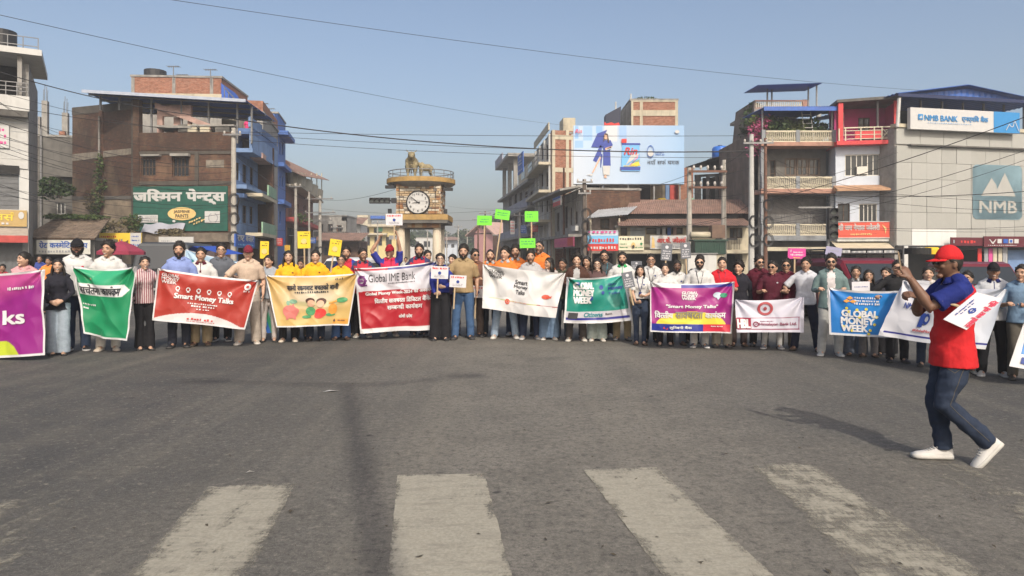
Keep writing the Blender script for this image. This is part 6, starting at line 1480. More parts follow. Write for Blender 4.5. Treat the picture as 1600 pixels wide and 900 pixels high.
POSES = {   # per side (-1 = photo left): wrist, elbow hint, hand axis or None, palm normal, curl
    'down':   {-1: ((-.245,-.01,.865),(-.3,.9,0),(0,-.12,-1),(1,0,0),.35), 1: ((.245,-.01,.865),(.3,.9,0),(0,-.12,-1),(-1,0,0),.35)},
    'clasp':  {-1: ((-.085,-.205,.95),(-1,.6,-.2),(.85,-.2,-.45),(0,1,0),.7), 1: ((.085,-.215,.965),(1,.6,-.2),(-.85,-.2,-.45),(0,1,0),.7)},
    'banner': {-1: ((-.19,-.22,1.13),(-.4,.5,-1),(.15,-.75,.25),(0,-.3,-1),1.05), 1: ((.19,-.22,1.13),(.4,.5,-1),(-.15,-.75,.25),(0,-.3,-1),1.05)},
    'bannerL':{-1: ((-.30,-.24,1.10),(-1,.5,-.8),(-.25,-.75,.2),(.2,-.3,-1),1.05), 1: ((.245,-.03,.87),(.3,.9,0),(0,-.12,-1),(-1,0,0),.35)},
    'bannerR':{1: ((.30,-.24,1.10),(1,.5,-.8),(.25,-.75,.2),(-.2,-.3,-1),1.05), -1: ((-.245,-.03,.87),(-.3,.9,0),(0,-.12,-1),(1,0,0),.35)},
    'signR':  {1: ((.16,-.27,1.08),(1,.5,-.7),(-.3,-.5,.6),(-.9,-.3,0),1.2), -1: ((-.20,-.27,1.10),(-1,.3,-.8),(.15,-.75,.25),(0,-.3,-1),1.05)},
    'signL':  {-1: ((-.16,-.27,1.08),(-1,.5,-.7),(.3,-.5,.6),(.9,-.3,0),1.2), 1: ((.245,-.02,.87),(.3,.9,0),(0,-.12,-1),(-1,0,0),.35)},
    'sign2':  {-1: ((-.10,-.27,.92),(-1,.4,-.5),(.7,-.5,.1),(.2,.4,.4),1.1), 1: ((.09,-.29,1.05),(1,.4,-.5),(-.7,-.5,.1),(-.2,.4,.4),1.1)},
    'raised': {-1: ((-.20,-.10,1.80),(-1,.1,-.2),(.2,-.1,1),(1,-.2,0),.8), 1: ((.14,-.12,1.88),(1,.1,-.2),(-.2,-.1,1),(-1,-.2,0),.8)},
    'hip':    {-1: ((-.20,-.20,1.02),(-1,.5,-.6),(.6,-.6,0),(0,1,-.2),.6), 1: ((.25,.02,.86),(.3,.9,0),(0,-.1,-1),(-1,0,0),.35)},
}
def arms(g, pose):
    sw = .178 if g == 'm' else .158; out = {}
    for s in (-1, 1):
        wr, hint, ax, pn, cu = POSES[pose][s]; k = 1 if g == 'm' else .96
        sh = Vector((s*sw, .010, 1.362)); e, w_ = ik(sh, Vector((wr[0]*k, wr[1], wr[2])), .285, .248, hint); out[s] = (sh, e, w_, Vector(ax), Vector(pn), cu)
    return out
STANCE = {'a': ((-.105,0),(.105,0)), 'b': ((-.15,-.02),(.13,.03)), 'c': ((-.075,.02),(.085,-.03)), 'w': ((-.20,0),(.20,0))}
def legs(stance):
    out = {}
    for s, (fx, fy) in zip((-1, 1), STANCE[stance]):
        hip = Vector((s*.088, 0, .90)); an = Vector((fx, fy+.02, .085)); kn = hip.lerp(an, .52) + Vector((0,-.025,0)); out[s] = (hip, kn, an)
    return out
TORSO = {'m': [(.82,0,.0,.140,.098),(.90,0,.0,.158,.108),(1.0,0,0,.148,.100),(1.10,0,.0,.148,.100),(1.22,0,.0,.165,.112),(1.31,0,.0,.176,.110),(1.375,0,.008,.168,.092),(1.415,0,.014,.112,.072),(1.45,0,.012,.066,.060),(1.50,0,.004,.054,.055),(1.56,0,-.004,.053,.054)],
         'f': [(.82,0,.0,.148,.102),(.90,0,.0,.160,.108),(1.0,0,0,.138,.092),(1.10,0,.0,.126,.086),(1.22,0,-.004,.142,.102),(1.31,0,-.002,.150,.098),(1.375,0,.008,.146,.080),(1.415,0,.014,.104,.066),(1.45,0,.012,.056,.052),(1.50,0,.004,.046,.047),(1.56,0,-.004,.045,.046)]}
def head_into(mb, yaw, tilt=0, nose=1.0, wide=1.0):
    v, f = sph(lambda x, y, z: skull(x, y, z)); b = MB(); b.add(v, f)
    b.ball((0,-.094,-.014), (.015*nose,.019,.017)); b.tube([(0,-.080,.022),(0,-.095,-.004),(0,-.104,-.016)], [.008,.011,.012], 8)
    for s in (-1, 1):
        b.ball((s*.0745,.010,-.008), (.012,.021,.031), 10, 8); b.ball((s*.034,-.066,-.022), (.026,.022,.022), 10, 8); b.ball((s*.030,-.078,.032), (.027,.013,.009), 10, 6); b.ball((s*.011,-.094,-.021), (.010,.011,.009), 8, 6)
    b.ball((0,-.070,-.098), (.030,.025,.020)); b.ball((0,-.083,-.056), (.024,.012,.013))
    c, sn = math.cos(yaw), math.sin(yaw)
    mb.add([(HC.x + wide*x*c - y*sn, HC.y + wide*x*sn + y*c, HC.z + z) for x, y, z in b.v], b.f)
MCACHE = {}
def body_mesh(g, pose, stance, yaw, wide):
    k = ('body', g, pose, stance, yaw, wide)
    if k in MCACHE: return MCACHE[k]
    mb = MB(); mb.loft(TORSO[g], 20); head_into(mb, R(yaw), 0, 1, wide)
    ka = 1 if g == 'm' else .86
    for s, (sh, e, w_, ax, pn, cu) in arms(g, pose).items():
        mb.tube([sh + Vector((-s*.03,0,0)), sh.lerp(e,.25), sh.lerp(e,.7), e, e.lerp(w_,.35), e.lerp(w_,.8), w_], [.040*ka,.046*ka,.041*ka,.038*ka,.039*ka,.028*ka,.025*ka], 12)
        hand(mb, w_, ax, pn, (-s,-.2,.3) if pose not in ('down',) else (0,-1,0), cu)
    for s, (hip, kn, an) in legs(stance).items():
        mb.tube([hip, hip.lerp(kn,.5), kn, kn.lerp(an,.35), an], [.080,.068,.050,.050,.034], 12); mb.tube([an+Vector((0,.03,-.02)), an+Vector((0,-.06,-.045)), an+Vector((0,-.14,-.06))], [.035,.036,.026], 10)
    for s in (-1, 1): mb.tube([(s*.03,.014,1.47),(s*.09,.014,1.425),(s*.155,.010,1.375)], [.036*ka,.036*ka,.034*ka], 10)
    MCACHE[k] = fuse(mb, .0105, 1, .42, 'body'); MCACHE[k].materials.append(None); return MCACHE[k]
def wrinkle(me, amp, sc=9):
    n = len(me.vertices); no = np.zeros(n*3); me.vertices.foreach_get('normal', no); no = no.reshape(-1,3)
    co = np.zeros(n*3); me.vertices.foreach_get('co', co); co = co.reshape(-1,3)
    d = np.array([noise.noise(Vector((p[0]*sc+p[2]*3, p[1]*sc, p[2]*sc*.45))) + .6*noise.noise(Vector((p[0]*sc*1.1+7-p[2]*sc, p[1]*sc*1.2, p[2]*sc*1.9))) for p in co])
    me.vertices.foreach_set('co', (co + no*(d*amp)[:,None]).ravel()); me.update()
def zone(me, fn):
    me.materials.append(None); me.materials.append(None)
    mi = [fn(p.center) for p in me.polygons]; me.polygons.foreach_set('material_index', mi)
def shirt_mesh(g, pose, sleeve, cut, hem):
    k = ('shirt', g, pose, sleeve, cut, hem)
    if k in MCACHE: return MCACHE[k]
    o = .016; hz = {'polo': .84, 'tucked': .985, 'long': .70, 'jacket': .80, 'crop': .93}[hem]
    T_ = [(z, cx, cy, rx+o, ry+o) for z, cx, cy, rx, ry in TORSO[g] if 1.05 < z < 1.43]
    lo = TORSO[g][4]; wst = (.152 if g == 'm' else .142) + (.022 if hem in ('jacket','long') else .012)
    mb = MB(); mb.loft([(hz, 0, 0, wst+.030, .142), (hz+.04, 0, 0, wst+.027, .138)] + ([(1.02,0,0,wst+.004,.120)] if hz < .98 else []) + T_ + [(1.442,0,.012,.078 if g == 'm' else .066,.068)], 24)
    if g == 'f':
        for s in (-1, 1): mb.ball((s*.062,-.082,1.245), (.066,.052,.068))
    else:
        mb.ball((0,-.055,1.0), (.12,.075,.14))
    for s, (sh, e, w_, *_r) in arms(g, pose).items():
        a0 = sh + Vector((-s*.045,0,-.005)); ka = 1 if g == 'm' else .88
        if sleeve == 'short': mb.tube([a0, sh.lerp(e,.2), sh.lerp(e,.55), sh.lerp(e,.84)], [.062*ka,.068*ka,.064*ka,.068*ka], 14)
        elif sleeve == 'half': mb.tube([a0, sh.lerp(e,.3), e, e.lerp(w_,.2)], [.062*ka,.068*ka,.056*ka,.054*ka], 14)
        else: mb.tube([a0, sh.lerp(e,.3), e, e.lerp(w_,.45), e.lerp(w_,.97)], [.062*ka,.066*ka,.055*ka,.049*ka,.043*ka], 14)
    kq = 1 if g == 'm' else .88
    for s in (-1, 1): mb.tube([(s*.045,.014,1.452),(s*.10,.013,1.412),(s*.165,.010,1.368)], [.046*kq,.054*kq,.058*kq], 12)
    me = fuse(mb, .0125, 2, None, 'shirt'); wrinkle(me, .0045, 8); wrinkle(me, .0025, 19)
    if cut == 'open': zone(me, lambda p: 1 if (p.y < -.02 and abs(p.x) < .062 and p.z > hz+.02) else 0)
    elif cut == 'raglan': zone(me, lambda p: 1 if (p.z > 1.375 - .35*max(0, .17-abs(p.x)) - (.10 if abs(p.x) > .165 else 0) and p.z > 1.20 and (abs(p.x) > .10)) or (abs(p.x) > .185 and p.z > 1.1) else 0)
    else: zone(me, lambda p: 1 if (p.y < -.05 and abs(p.x) < .011 and p.z > 1.27) else 0)
    MCACHE[k] = me; return me
def collar_mesh(g):
    k = ('collar', g)
    if k in MCACHE: return MCACHE[k]
    r = 1 if g == 'm' else .86; mb = MB(); n = 26; rs = []
    for j in range(n):
        a = R(-70 + 320*j/(n-1)); c, s = math.cos(a), math.sin(a); drop = max(0, -s)
        inner = Vector((.061*r*c, .008 + .063*r*s, 1.480 - .026*drop)); outer = Vector((.102*r*c, .012 + .100*r*s, 1.442 - .040*drop))
        rs.append([inner, inner + Vector((c*.008,s*.008,.006)), outer + Vector((c*.006,s*.006,.004)), outer])
    mb.rings(rs); MCACHE[k] = mb.mesh('collar', None, True, False); MCACHE[k].materials.append(None); return MCACHE[k]
def trousers_mesh(g, style, stance):
    k = ('trousers', g, style, stance)
    if k in MCACHE: return MCACHE[k]
    th, kn_, hm = {'slim': (.092,.064,.052), 'straight': (.098,.076,.070), 'wide': (.104,.100,.112), 'boot': (.096,.070,.092), 'cargo': (.106,.094,.085)}[style]
    mb = MB(); w_ = .152 if g == 'm' else .150
    mb.loft([(.80,0,.0,.13,.10),(.87,0,.004,w_+.012,.118),(.95,0,.0,w_+.004,.112),(1.03,0,0,w_-.006,.106)], 20)
    for s, (hip, kn, an) in legs(stance).items():
        mb.tube([hip + Vector((0,0,.02)), hip.lerp(kn,.4), kn, kn.lerp(an,.5), an + Vector((0,.005,-.045))], [th,th*.97,kn_,(kn_+hm)/2,hm], 16)
    me = fuse(mb, .014, 2, None, 'trousers'); wrinkle(me, .007, 7); me.materials.append(None); MCACHE[k] = me; return me
def shoe_mesh(kind):
    k = ('shoe', kind)
    if k in MCACHE: return MCACHE[k]
    mb = MB(); secs = [(.075,.028,.060),(.06,.036,.085),(.02,.038,.095),(-.03,.040,.080),(-.08,.045,.060),(-.13,.046,.048),(-.165,.038,.040),(-.185,.020,.030)]
    if kind == 'sandal': secs = [(y, w_*.95, h*.45) for y, w_, h in secs]
    mb.rings([[(w_*math.cos(a), y, .018 + (h-.018)*max(0, math.sin(a)) if math.sin(a) >= 0 else .018*(1+math.sin(a)*.3)) for a in [2*math.pi*i/14 for i in range(14)]] for y, w_, h in secs], True, 0)
    sole = [(y*1.03, w_*1.08) for y, w_, h in secs]
    mb.rings([[(-w_, y, .0), (w_, y, .0), (w_, y, .024), (-w_, y, .024)] for y, w_ in sole], True, 1)
    me = mb.mesh('shoe', [None, None], True, False); MCACHE[k] = me; return me
def hair_mesh(style, wide):
    k = ('hair', style, wide)
    if k in MCACHE: return MCACHE[k]
    rr = random.Random(style); top, side, ns = {'short': (.024,.007,.006), 'crop': (.011,.005,.003), 'tall': (.040,.008,.010), 'curly': (.050,.030,.016), 'side': (.030,.009,.007), 'bald': (.004,.004,.001)}.get(style, (.016,.013,.004))
    fem = style in ('long','ponytail','bun','bob','wavy')
    def thr(dx, dy):
        if dy < 0: base = .06 + (.70 if not fem else .64)*min(1, -dy*1.2)**1.5 - (.10 if abs(dx) > .62 else 0)
        else: base = .10 - .75*min(1, dy*1.5)
        if fem: base -= .08 if dy < 0 else .1
        return base
    def fn(x, y, z):
        p = skull(x, y, z); m = (z - thr(x, y) + .07*noise.noise(Vector((x*7, y*7, z*3+5))))/.10; m = max(-1, min(1, m))
        nz = noise.noise(Vector((x*4.2, y*4.2, z*4.2+len(style)))) + .8*noise.noise(Vector((x*13, y*13, z*8)))
        t = (side + (top-side)*max(0, z)**1.2)*m + (ns*nz if m > 0 else 0)
        if m <= 0: t = -.02*min(1, -m*4) if m < 0 else 0
        q = p*(1 + t/max(.06, p.length)); return (q.x*wide, q.y, q.z)
    mb = MB(); v, f = sph(fn, 44, 32); mb.add(v, f)
    nl, ln = {'short': (110,.036), 'tall': (140,.034), 'curly': (170,.046), 'side': (130,.044), 'crop': (0,0), 'bald': (0,0)}.get(style, (60,.05))
    k2 = 0
    while k2 < nl:                                             # loose locks break up the outline
        d = Vector((rr.gauss(0,1), rr.gauss(0,1), rr.gauss(.4,1))).normalized()
        if d.z - thr(d.x, d.y) < .10: continue
        k2 += 1; p = Vector(fn(d.x, d.y, d.z)); nn = d
        cv = {'tall': Vector((.25,.75,.5)), 'curly': Vector((rr.gauss(0,1),rr.gauss(0,1),rr.gauss(0,1))), 'side': Vector((.9,.3,.25)), 'short': Vector((.15,.7,.1))}.get(style, Vector((d.x*1.4, .6, -.9)))
        cv = cv + Vector((rr.gauss(0,.3), rr.gauss(0,.3), rr.gauss(0,.3))); tg = (cv - nn*cv.dot(nn)*(.75 if style != 'tall' else .3)).normalized(); L = ln*rr.uniform(.6,1.25); w_ = rr.uniform(.005,.009)
        q0, q1, q2 = p - nn*.008, p + tg*L*.5 + nn*L*(.16 if not fem else .03), p + tg*L + nn*L*(.10 if not fem else -.03)
        mb.tube([q0, q1, q2], [w_, w_*.9, w_*.25], 5, flat=.6)
    if style in ('long', 'wavy', 'bob'):
        L = {'long': -.33, 'wavy': -.27, 'bob': -.17}[style]; wv = .018 if style == 'wavy' else .006
        n = 15; rs = []
        for j in range(9):
            t = j/8; z = .03 + (L-.03)*t; w_ = .088 + .030*math.sin(min(1, t*1.3)*2.4) - .03*max(0, t-.8)*2; row = []
            for i in range(n):
                a = R(-28 + 236*i/(n-1)); o = wv*math.sin(i*2.1+j*1.3); row.append((w_*math.cos(a)*1.0 + o*.3, (.080+.012*t)*math.sin(a) + .008 + o, z))
            for i in reversed(range(n)):
                a = R(-28 + 236*i/(n-1)); row.append(((w_-.026)*math.cos(a), (.055+.01*t)*math.sin(a) + .008, z))
            rs.append(row)
        mb.rings(rs)
    if style == 'ponytail': mb.tube([(0,.085,.045),(0,.125,.03),(0,.13,-.05),(0,.115,-.16),(0,.11,-.24)], [.024,.032,.036,.030,.010], 12)
    if style == 'bun': mb.ball((0,.105,.03), (.042,.036,.040), 14, 10)
    me = mb.mesh('hair', None, True, False); me.materials.append(None); MCACHE[k] = me; return me
def beard_mesh(kind, wide):
    k = ('beard', kind, wide)
    if k in MCACHE: return MCACHE[k]
    th = {'full': .012, 'stubble': .0035, 'moustache': .006}[kind]
    mb = MB()
    if kind != 'moustache':
        def fn(x, y, z):
            p = skull(x, y, z); lim = -.46 if abs(x) < .34 else -.46 + .55*min(1, (abs(x)-.34)/.5)
            m = max(-1, min(1, (lim - z)/.12)) if y < .12 else -1
            t = th*m if m > 0 else -.02*min(1, -m*4); q = p*(1 + t/.09); return (q.x*wide, q.y, q.z)
        v, f = sph(fn, 32, 24); mb.add(v, f); mb.ball((0,-.070,-.100), (.030,.027+th*.5,.020+th*.5), 12, 8)
    mb.tube([(-.028,-.086,-.050),(-.012,-.100,-.040),(.012,-.100,-.040),(.028,-.086,-.050)], [.004,.006,.006,.004], 8)
    me = mb.mesh('beard', None, True, False); me.materials.append(None); MCACHE[k] = me; return me
def cap_mesh(wide):
    k = ('cap', wide)
    if k in MCACHE: return MCACHE[k]
    def fn(x, y, z):
        p = skull(x, y, z); m = max(-1, min(1, (z - .22)/.06)); t = .017*m if m > 0 else -.02*min(1, -m*4); q = p*(1 + t/.1); return (q.x*wide, q.y, q.z + (.012*z if z > .2 else 0))
    mb = MB(); v, f = sph(fn, 32, 24); mb.add(v, f); rs = []
    for i in range(15):
        a = R(-90 - 62 + 124*i/14); c, s = math.cos(a), math.sin(a); k_ = math.cos((i-7)/7*1.2); r0 = Vector((.072*c*wide, .086*s, .036)); r1 = Vector((.085*c*wide*1.02, (.088+.080*k_)*s, .030-.014*k_ - .008*abs(c)))
        rs.append([r0, r0+Vector((0,0,.006)), r1+Vector((0,0,.006)), r1])
    mb.rings(rs); mb.ball((0,.002,.137), (.009,.009,.006), 8, 6)
    me = mb.mesh('cap', None, True, False); me.materials.append(None); MCACHE[k] = me; return me
def glasses_mesh(kind):
    k = ('glasses', kind)
    if k in MCACHE: return MCACHE[k]
    mb = MB()
    for s in (-1, 1):
        c = (s*.033, -.098, .010)
        if kind == 'sun': mb.ball(c, (.029,.008,.021), 14, 8)
        else:
            mb.tube([(c[0]+.027*math.cos(a), c[1], c[2]+.020*math.sin(a)) for a in [2*math.pi*i/16 for i in range(17)]], .0030, 6)
        mb.tube([(s*.060,-.095,.014),(s*.082,-.05,.014),(s*.083,.01,.010)], .0028, 5)
    mb.tube([(-.010,-.101,.014),(.010,-.101,.014)], .003, 5)
    me = mb.mesh('glasses', None, True, False); me.materials.append(None); MCACHE[k] = me; return me
def face_bits():
    if 'eye' in UNIT: return
    mb = MB(); mb.ball((0,0,0), (.0125,.008,.0056), 12, 8, 0); mb.ball((0,-.0050,0), (.0060,.0036,.0056), 10, 6, 1)
    UNIT['eye'] = mb.mesh('eye', [mat('eye white', (.50,.47,.43), .4, .03), mat('dark iris', (.015,.010,.008), .3, .05)], True, False)
    mb = MB(); mb.tube([(-.021,.004,-.004),(-.006,-.003,.002),(.010,-.001,.002),(.022,.008,-.003)], [.003,.0048,.0042,.002], 6); UNIT['brow'] = mb.mesh('eyebrow', [mat('black hair', (.016,.013,.011), .55, .2, 30)], True, False)
    mb = MB(); mb.tube([(-.025,.012,.002),(-.010,.001,.004),(0,-.001,.0025),(.010,.001,.004),(.025,.012,.002)], [.002,.0045,.0045,.0045,.002], 8); mb.tube([(-.021,.010,-.004),(0,-.001,-.0065),(.021,.010,-.004)], [.002,.0055,.002], 8)
    UNIT['mouth'] = mb.mesh('mouth', [mat('lips', (.21,.085,.070), .5, .1, 20)], True, False)
    mb = MB(); mb.tube([(-.022,.008,.004),(-.010,-.002,-.001),(0,-.004,-.003),(.010,-.002,-.001),(.022,.008,.004)], [.001,.005,.006,.005,.001], 8); UNIT['smile'] = mb.mesh('teeth', [mat('teeth', (.50,.47,.42), .4, .03)], True, False)
face_bits()
HAIRM = MATS['black hair']
SKINS = {}
def skin(v):
    if v not in SKINS:
        base = [(.54,.36,.265), (.48,.30,.21), (.41,.245,.165), (.29,.16,.105), (.13,.068,.045), (.16,.085,.055)][v]
        m, nt, b = _new(f'skin {v}'); tc = _n(nt, 'ShaderNodeTexCoord')
        c = _mix(nt, _ramp(nt, _noise(nt, tc.outputs['Object'], 22, 3), .3, .7), tuple(x*.9 for x in base), tuple(x*1.1 for x in base))
        nt.links.new(c, b.inputs['Base Color']); b.inputs['Roughness'].default_value = .5; b.inputs['Specular IOR Level'].default_value = .35
        b.inputs['Subsurface Weight'].default_value = .0; SKINS[v] = m
    return SKINS[v]
def fab(col, kind='cloth', stripes=None):
    return cloth_mat(f'{kind} {col[0]:.2f} {col[1]:.2f} {col[2]:.2f}' + (' striped' if stripes else ''), col, .85, .12, stripes)
def attach_head(t, body, g, yaw, hair, beard, cap, glasses, wide, haircol=None, brows=True, smile=False, hc=None, rx=0, hairscale=1):
    Mh = Matrix.Translation(hc or HC) @ Matrix.Rotation(R(yaw), 4, 'Z') @ Matrix.Rotation(rx, 4, 'X')
    def put(me, name, parent, off=(0,0,0), mats=None, sx=1, ry=0):
        o = link(name, me, parent, None, mats); o.matrix_local = Mh @ Matrix.Translation((off[0]*wide, off[1], off[2])) @ Matrix.Rotation(ry, 4, 'Z') @ Matrix.Diagonal((sx, 1, 1, 1)); return o
    if glasses != 'sun':
        for s in (-1, 1): put(UNIT['eye'], 'eye', body, (s*.032,-.0815,.008), None, 1, s*.30)
    for s in (-1, 1): put(UNIT['brow'], 'eyebrow', body, (s*.033,-.0915,.033), None, -s, 0)
    put(UNIT['mouth'], 'mouth', body, (0,-.0955,-.057))
    if smile: put(UNIT['smile'], 'teeth', body, (0,-.0975,-.057))
    if hair: put(hair_mesh(hair, wide), 'hair', t, (0,0,0), [haircol or HAIRM])
    if beard: put(beard_mesh(beard, wide), 'beard', t, (0,0,0), [HAIRM if beard != 'stubble' else mat('stubble', (.12,.075,.052), .8, .2, 40)])
    if cap: put(cap_mesh(wide), 'cap', t, (0,0,0), [fab(cap, 'cap cloth')])
    if glasses: put(glasses_mesh(glasses), 'glasses', t, (0,0,0), [mat('dark lens', (.012,.011,.012), .12, .05) if glasses == 'sun' else BLACK])
def person(label, px, yf, yh, g='m', pose='banner', shirt=(.4,.4,.4), sleeve='short', hem='polo', cut='plain', second=None, collar=None, tr=(.03,.035,.05), style='straight', stance='a',
           shoes=(.03,.03,.03), sole=(.04,.04,.04), shoe='shoe', hair='short', beard=None, cap=None, glasses=None, sk=2, yaw=0, rz=0, wide=1.0, smile=False, lanyard=None, stripes=None, group='people lined up behind the banners', dx=0, haircol=None, logo=None):
    if cap: hair = 'crop'
    Y = CH*F/(yf-HZ); h = (yf-yh)*Y/F; sc = h/1.715
    face = math.atan2(XX(px, Y), Y)*.8
    t = thing('person', label, 'person', (XX(px+dx, Y), Y, .009), R(rz) - face, group)
    t.scale = (sc*(1.03 if wide > 1 else 1), sc, sc)
    body = link('body', body_mesh(g, pose, stance, yaw, wide), t, None, [skin(sk)])
    sm = fab(shirt, 'shirt', stripes); sec = fab(second, 'shirt') if second else sm
    link('shirt', shirt_mesh(g, pose, sleeve, cut, hem), t, None, [sm, sec])
    if collar is not False: link('collar', collar_mesh(g), t, None, [fab(collar, 'collar') if collar else sm])
    link('trousers', trousers_mesh(g, style, stance), t, None, [fab(tr, 'trousers')])
    for s, (fx, fy) in zip((-1, 1), STANCE[stance]):
        o = link('shoe', shoe_mesh(shoe), t, (fx, fy, 0), [mat(f'shoe {shoes}', shoes, .6, .1, 10), mat(f'sole {sole}', sole, .8, .1, 10)]); o.rotation_euler = (0, 0, s*R(10)); o.scale = (1,.95,1) if g == 'f' else (1.08,1.04,1.05)
    attach_head(t, body, g, yaw, hair, beard, cap, glasses, wide, haircol, True, smile)
    if logo:
        if 'logo' not in UNIT: UNIT['logo'] = MB().ball((0,0,0), (.019,.006,.015), 10, 6).mesh('chest_logo', None, True, False); UNIT['logo'].materials.append(None)
        link('chest_logo', UNIT['logo'], t, (.078,-.118 if g == 'm' else -.128,1.285), [fab(logo, 'logo')])
    if lanyard:
        mb = MB(); fy = -.128 if g == 'm' else -.140
        for s in (-1, 1): mb.tube([(s*.062,-.045,1.445),(s*.055,-.108,1.36),(s*.02,fy,1.20),(0,fy-.008,1.13)], .0065, 6)
        mb.box(-.03,fy-.016,1.04,.03,fy-.008,1.13); mb.build('lanyard', fab(lanyard, 'lanyard'), t, True, None, False)
    return t

# ---------------------------------------------------------------- the line of people, left to right
WT, OFFW = (.52,.52,.51), (.48,.46,.42); DENIM, LDEN, BLK, NVY = (.045,.075,.14), (.26,.34,.44), (.014,.014,.017), (.022,.027,.045)
KHA, GRYT, MRN, ORG, YLW = (.33,.26,.16), (.33,.31,.28), (.085,.012,.024), (.62,.17,.035), (.66,.36,.02)
WSH = dict(shoes=(.5,.48,.44), sole=(.5,.48,.44)); BSH = dict(shoes=(.10,.055,.035), sole=(.05,.04,.03))
person('woman in pale pink shirt in profile behind the purple banner end', 38, 556, 393, 'f', 'banner', (.52,.27,.29), 'long', 'polo', tr=BLK, hair='ponytail', sk=1, yaw=-55, smile=True)
person('girl in black denim jacket and wide pale jeans with clasped hands', 91, 555, 404, 'f', 'clasp', (.018,.018,.026), 'long', 'jacket', tr=(.30,.36,.42), style='wide', stance='c', hair='long', sk=1, smile=True, shoes=(.4,.3,.2), shoe='sandal')
person('bearded tall man in black cap and white shirt beside the green banner', 121, 548, 374, 'm', 'down', WT, 'long', 'polo', logo=(.4,.03,.05), tr=(.03,.045,.085), style='straight', hair='short', beard='full', cap=BLK, sk=3, wide=1.06, shoes=BLK, sole=(.4,.4,.4))
person('young man in white polo and white trousers looking down over green banner', 169, 548, 377, 'm', 'banner', WT, 'short', 'polo', tr=(.5,.47,.42), hair='tall', sk=2, yaw=-22, shoes=(.42,.36,.28), sole=(.4,.35,.3), smile=True)
person('woman in red striped blouse and black bootcut trousers holding red banner', 226, 547, 400, 'f', 'bannerR', (.50,.42,.42), 'long', 'polo', stripes=((.22,.045,.07), 9.0), tr=BLK, style='boot', stance='c', hair='ponytail', sk=1, rz=12, smile=True, shoe='sandal', shoes=(.25,.14,.09))
person('bearded man in light blue shirt behind the red banner', 280, 543, 379, 'm', 'banner', (.20,.26,.50), 'long', 'tucked', tr=(.03,.034,.05), hair='tall', beard='full', sk=2, shoes=BLK)
person('man in white track jacket with maroon collar and khaki trousers', 314, 540, 387, 'm', 'banner', WT, 'long', 'jacket', collar=MRN, second=MRN, tr=KHA, style='cargo', hair='short', sk=2, **BSH)
person('man in glasses with only his head above the pale blue banner', 346, 533, 380, 'm', 'banner', (.10,.11,.13), 'short', 'polo', tr=BLK, hair='short', glasses='clear', sk=1, shoes=BLK, sole=(.4,.4,.4))
person('man in maroon cap and beige shirt holding red banner right end', 388, 538, 384, 'm', 'bannerL', (.46,.36,.28), 'short', 'polo', tr=(.38,.33,.28), style='cargo', stance='b', hair='short', cap=(.16,.02,.035), sk=1, shoes=(.42,.38,.32), sole=(.5,.48,.44))
person('woman in grey printed top behind the leftmost yellow placard', 420, 534, 398, 'f', 'signL', (.28,.31,.35), 'short', 'polo', collar=False, tr=(.48,.44,.42), style='slim', hair='ponytail', sk=1, yaw=-22, shoe='sandal', shoes=(.05,.03,.03))
person('long haired woman in yellow polo and cream shoes behind yellow banner', 451, 534, 391, 'f', 'banner', YLW, 'short', 'polo', logo=(.2,.06,.02), tr=BLK, style='straight', hair='long', sk=1, shoes=(.55,.48,.38), sole=(.5,.45,.38))
person('half hidden person behind the middle yellow placard stick', 471, 529, 405, 'm', 'down', (.08,.06,.06), 'short', 'polo', tr=(.15,.14,.13), hair='short', sk=3, yaw=-22, shoes=BLK)
person('man in yellow polo and dark jeans in the middle of yellow banner', 493, 532, 391, 'm', 'signL', YLW, 'short', 'polo', logo=(.2,.06,.02), tr=(.024,.034,.06), style='straight', hair='short', sk=1, shoes=BLK)
person('woman in yellow polo and blue jeans at yellow banner right end', 533, 531, 397, 'f', 'signR', YLW, 'short', 'polo', logo=(.2,.06,.02), tr=(.05,.10,.22), style='boot', hair='bun', sk=2, glasses='clear', **BSH)
person('man in red and blue shirt hidden behind the tilted yellow placard', 541, 527, 385, 'm', 'down', (.45,.03,.05), 'short', 'polo', cut='raglan', second=(.03,.05,.25), tr=BLK, hair='short', beard='stubble', sk=2)
person('man in glasses in navy and red shirt at Global IME banner left', 567, 527, 388, 'm', 'bannerL', (.40,.03,.05), 'short', 'polo', cut='raglan', second=(.035,.04,.09), collar=(.035,.04,.09), tr=BLK, hair='short', glasses='clear', beard='stubble', sk=2, yaw=22, shoes=(.3,.28,.24), sole=(.4,.4,.38))
t17 = person('man in red cap raising both arms above the white and red banner', 609, 525, 383, 'm', 'raised', (.50,.03,.08), 'short', 'polo', cut='raglan', second=(.03,.04,.25), tr=(.20,.17,.13), hair='short', cap=(.48,.025,.045), sk=2, yaw=-22, shoes=(.42,.38,.32), sole=(.5,.48,.44))
person('bearded man in navy and red shirt behind the white and red banner', 655, 526, 381, 'm', 'banner', (.40,.03,.05), 'short', 'polo', cut='raglan', second=(.035,.04,.10), collar=(.035,.04,.09), tr=(.03,.033,.045), hair='short', beard='full', sk=2, shoes=(.08,.08,.08))
person('person peeking between bearded man and woman in blue', 667, 522, 391, 'm', 'down', (.12,.12,.13), 'short', 'polo', tr=(.05,.05,.06), hair='short', sk=2, yaw=22, dx=1)
t20 = person('woman in royal blue jacket and wide black trousers holding white placard', 688, 532, 395, 'f', 'sign2', (.018,.028,.20), 'long', 'crop', collar=BLK, tr=BLK, style='wide', stance='a', hair='bun', sk=0, glasses='clear', smile=True, shoes=BLK)
person('woman half hidden behind the woman in royal blue jacket', 707, 523, 397, 'f', 'down', (.07,.05,.12), 'short', 'polo', tr=(.12,.06,.06), hair='ponytail', sk=1, yaw=-22)
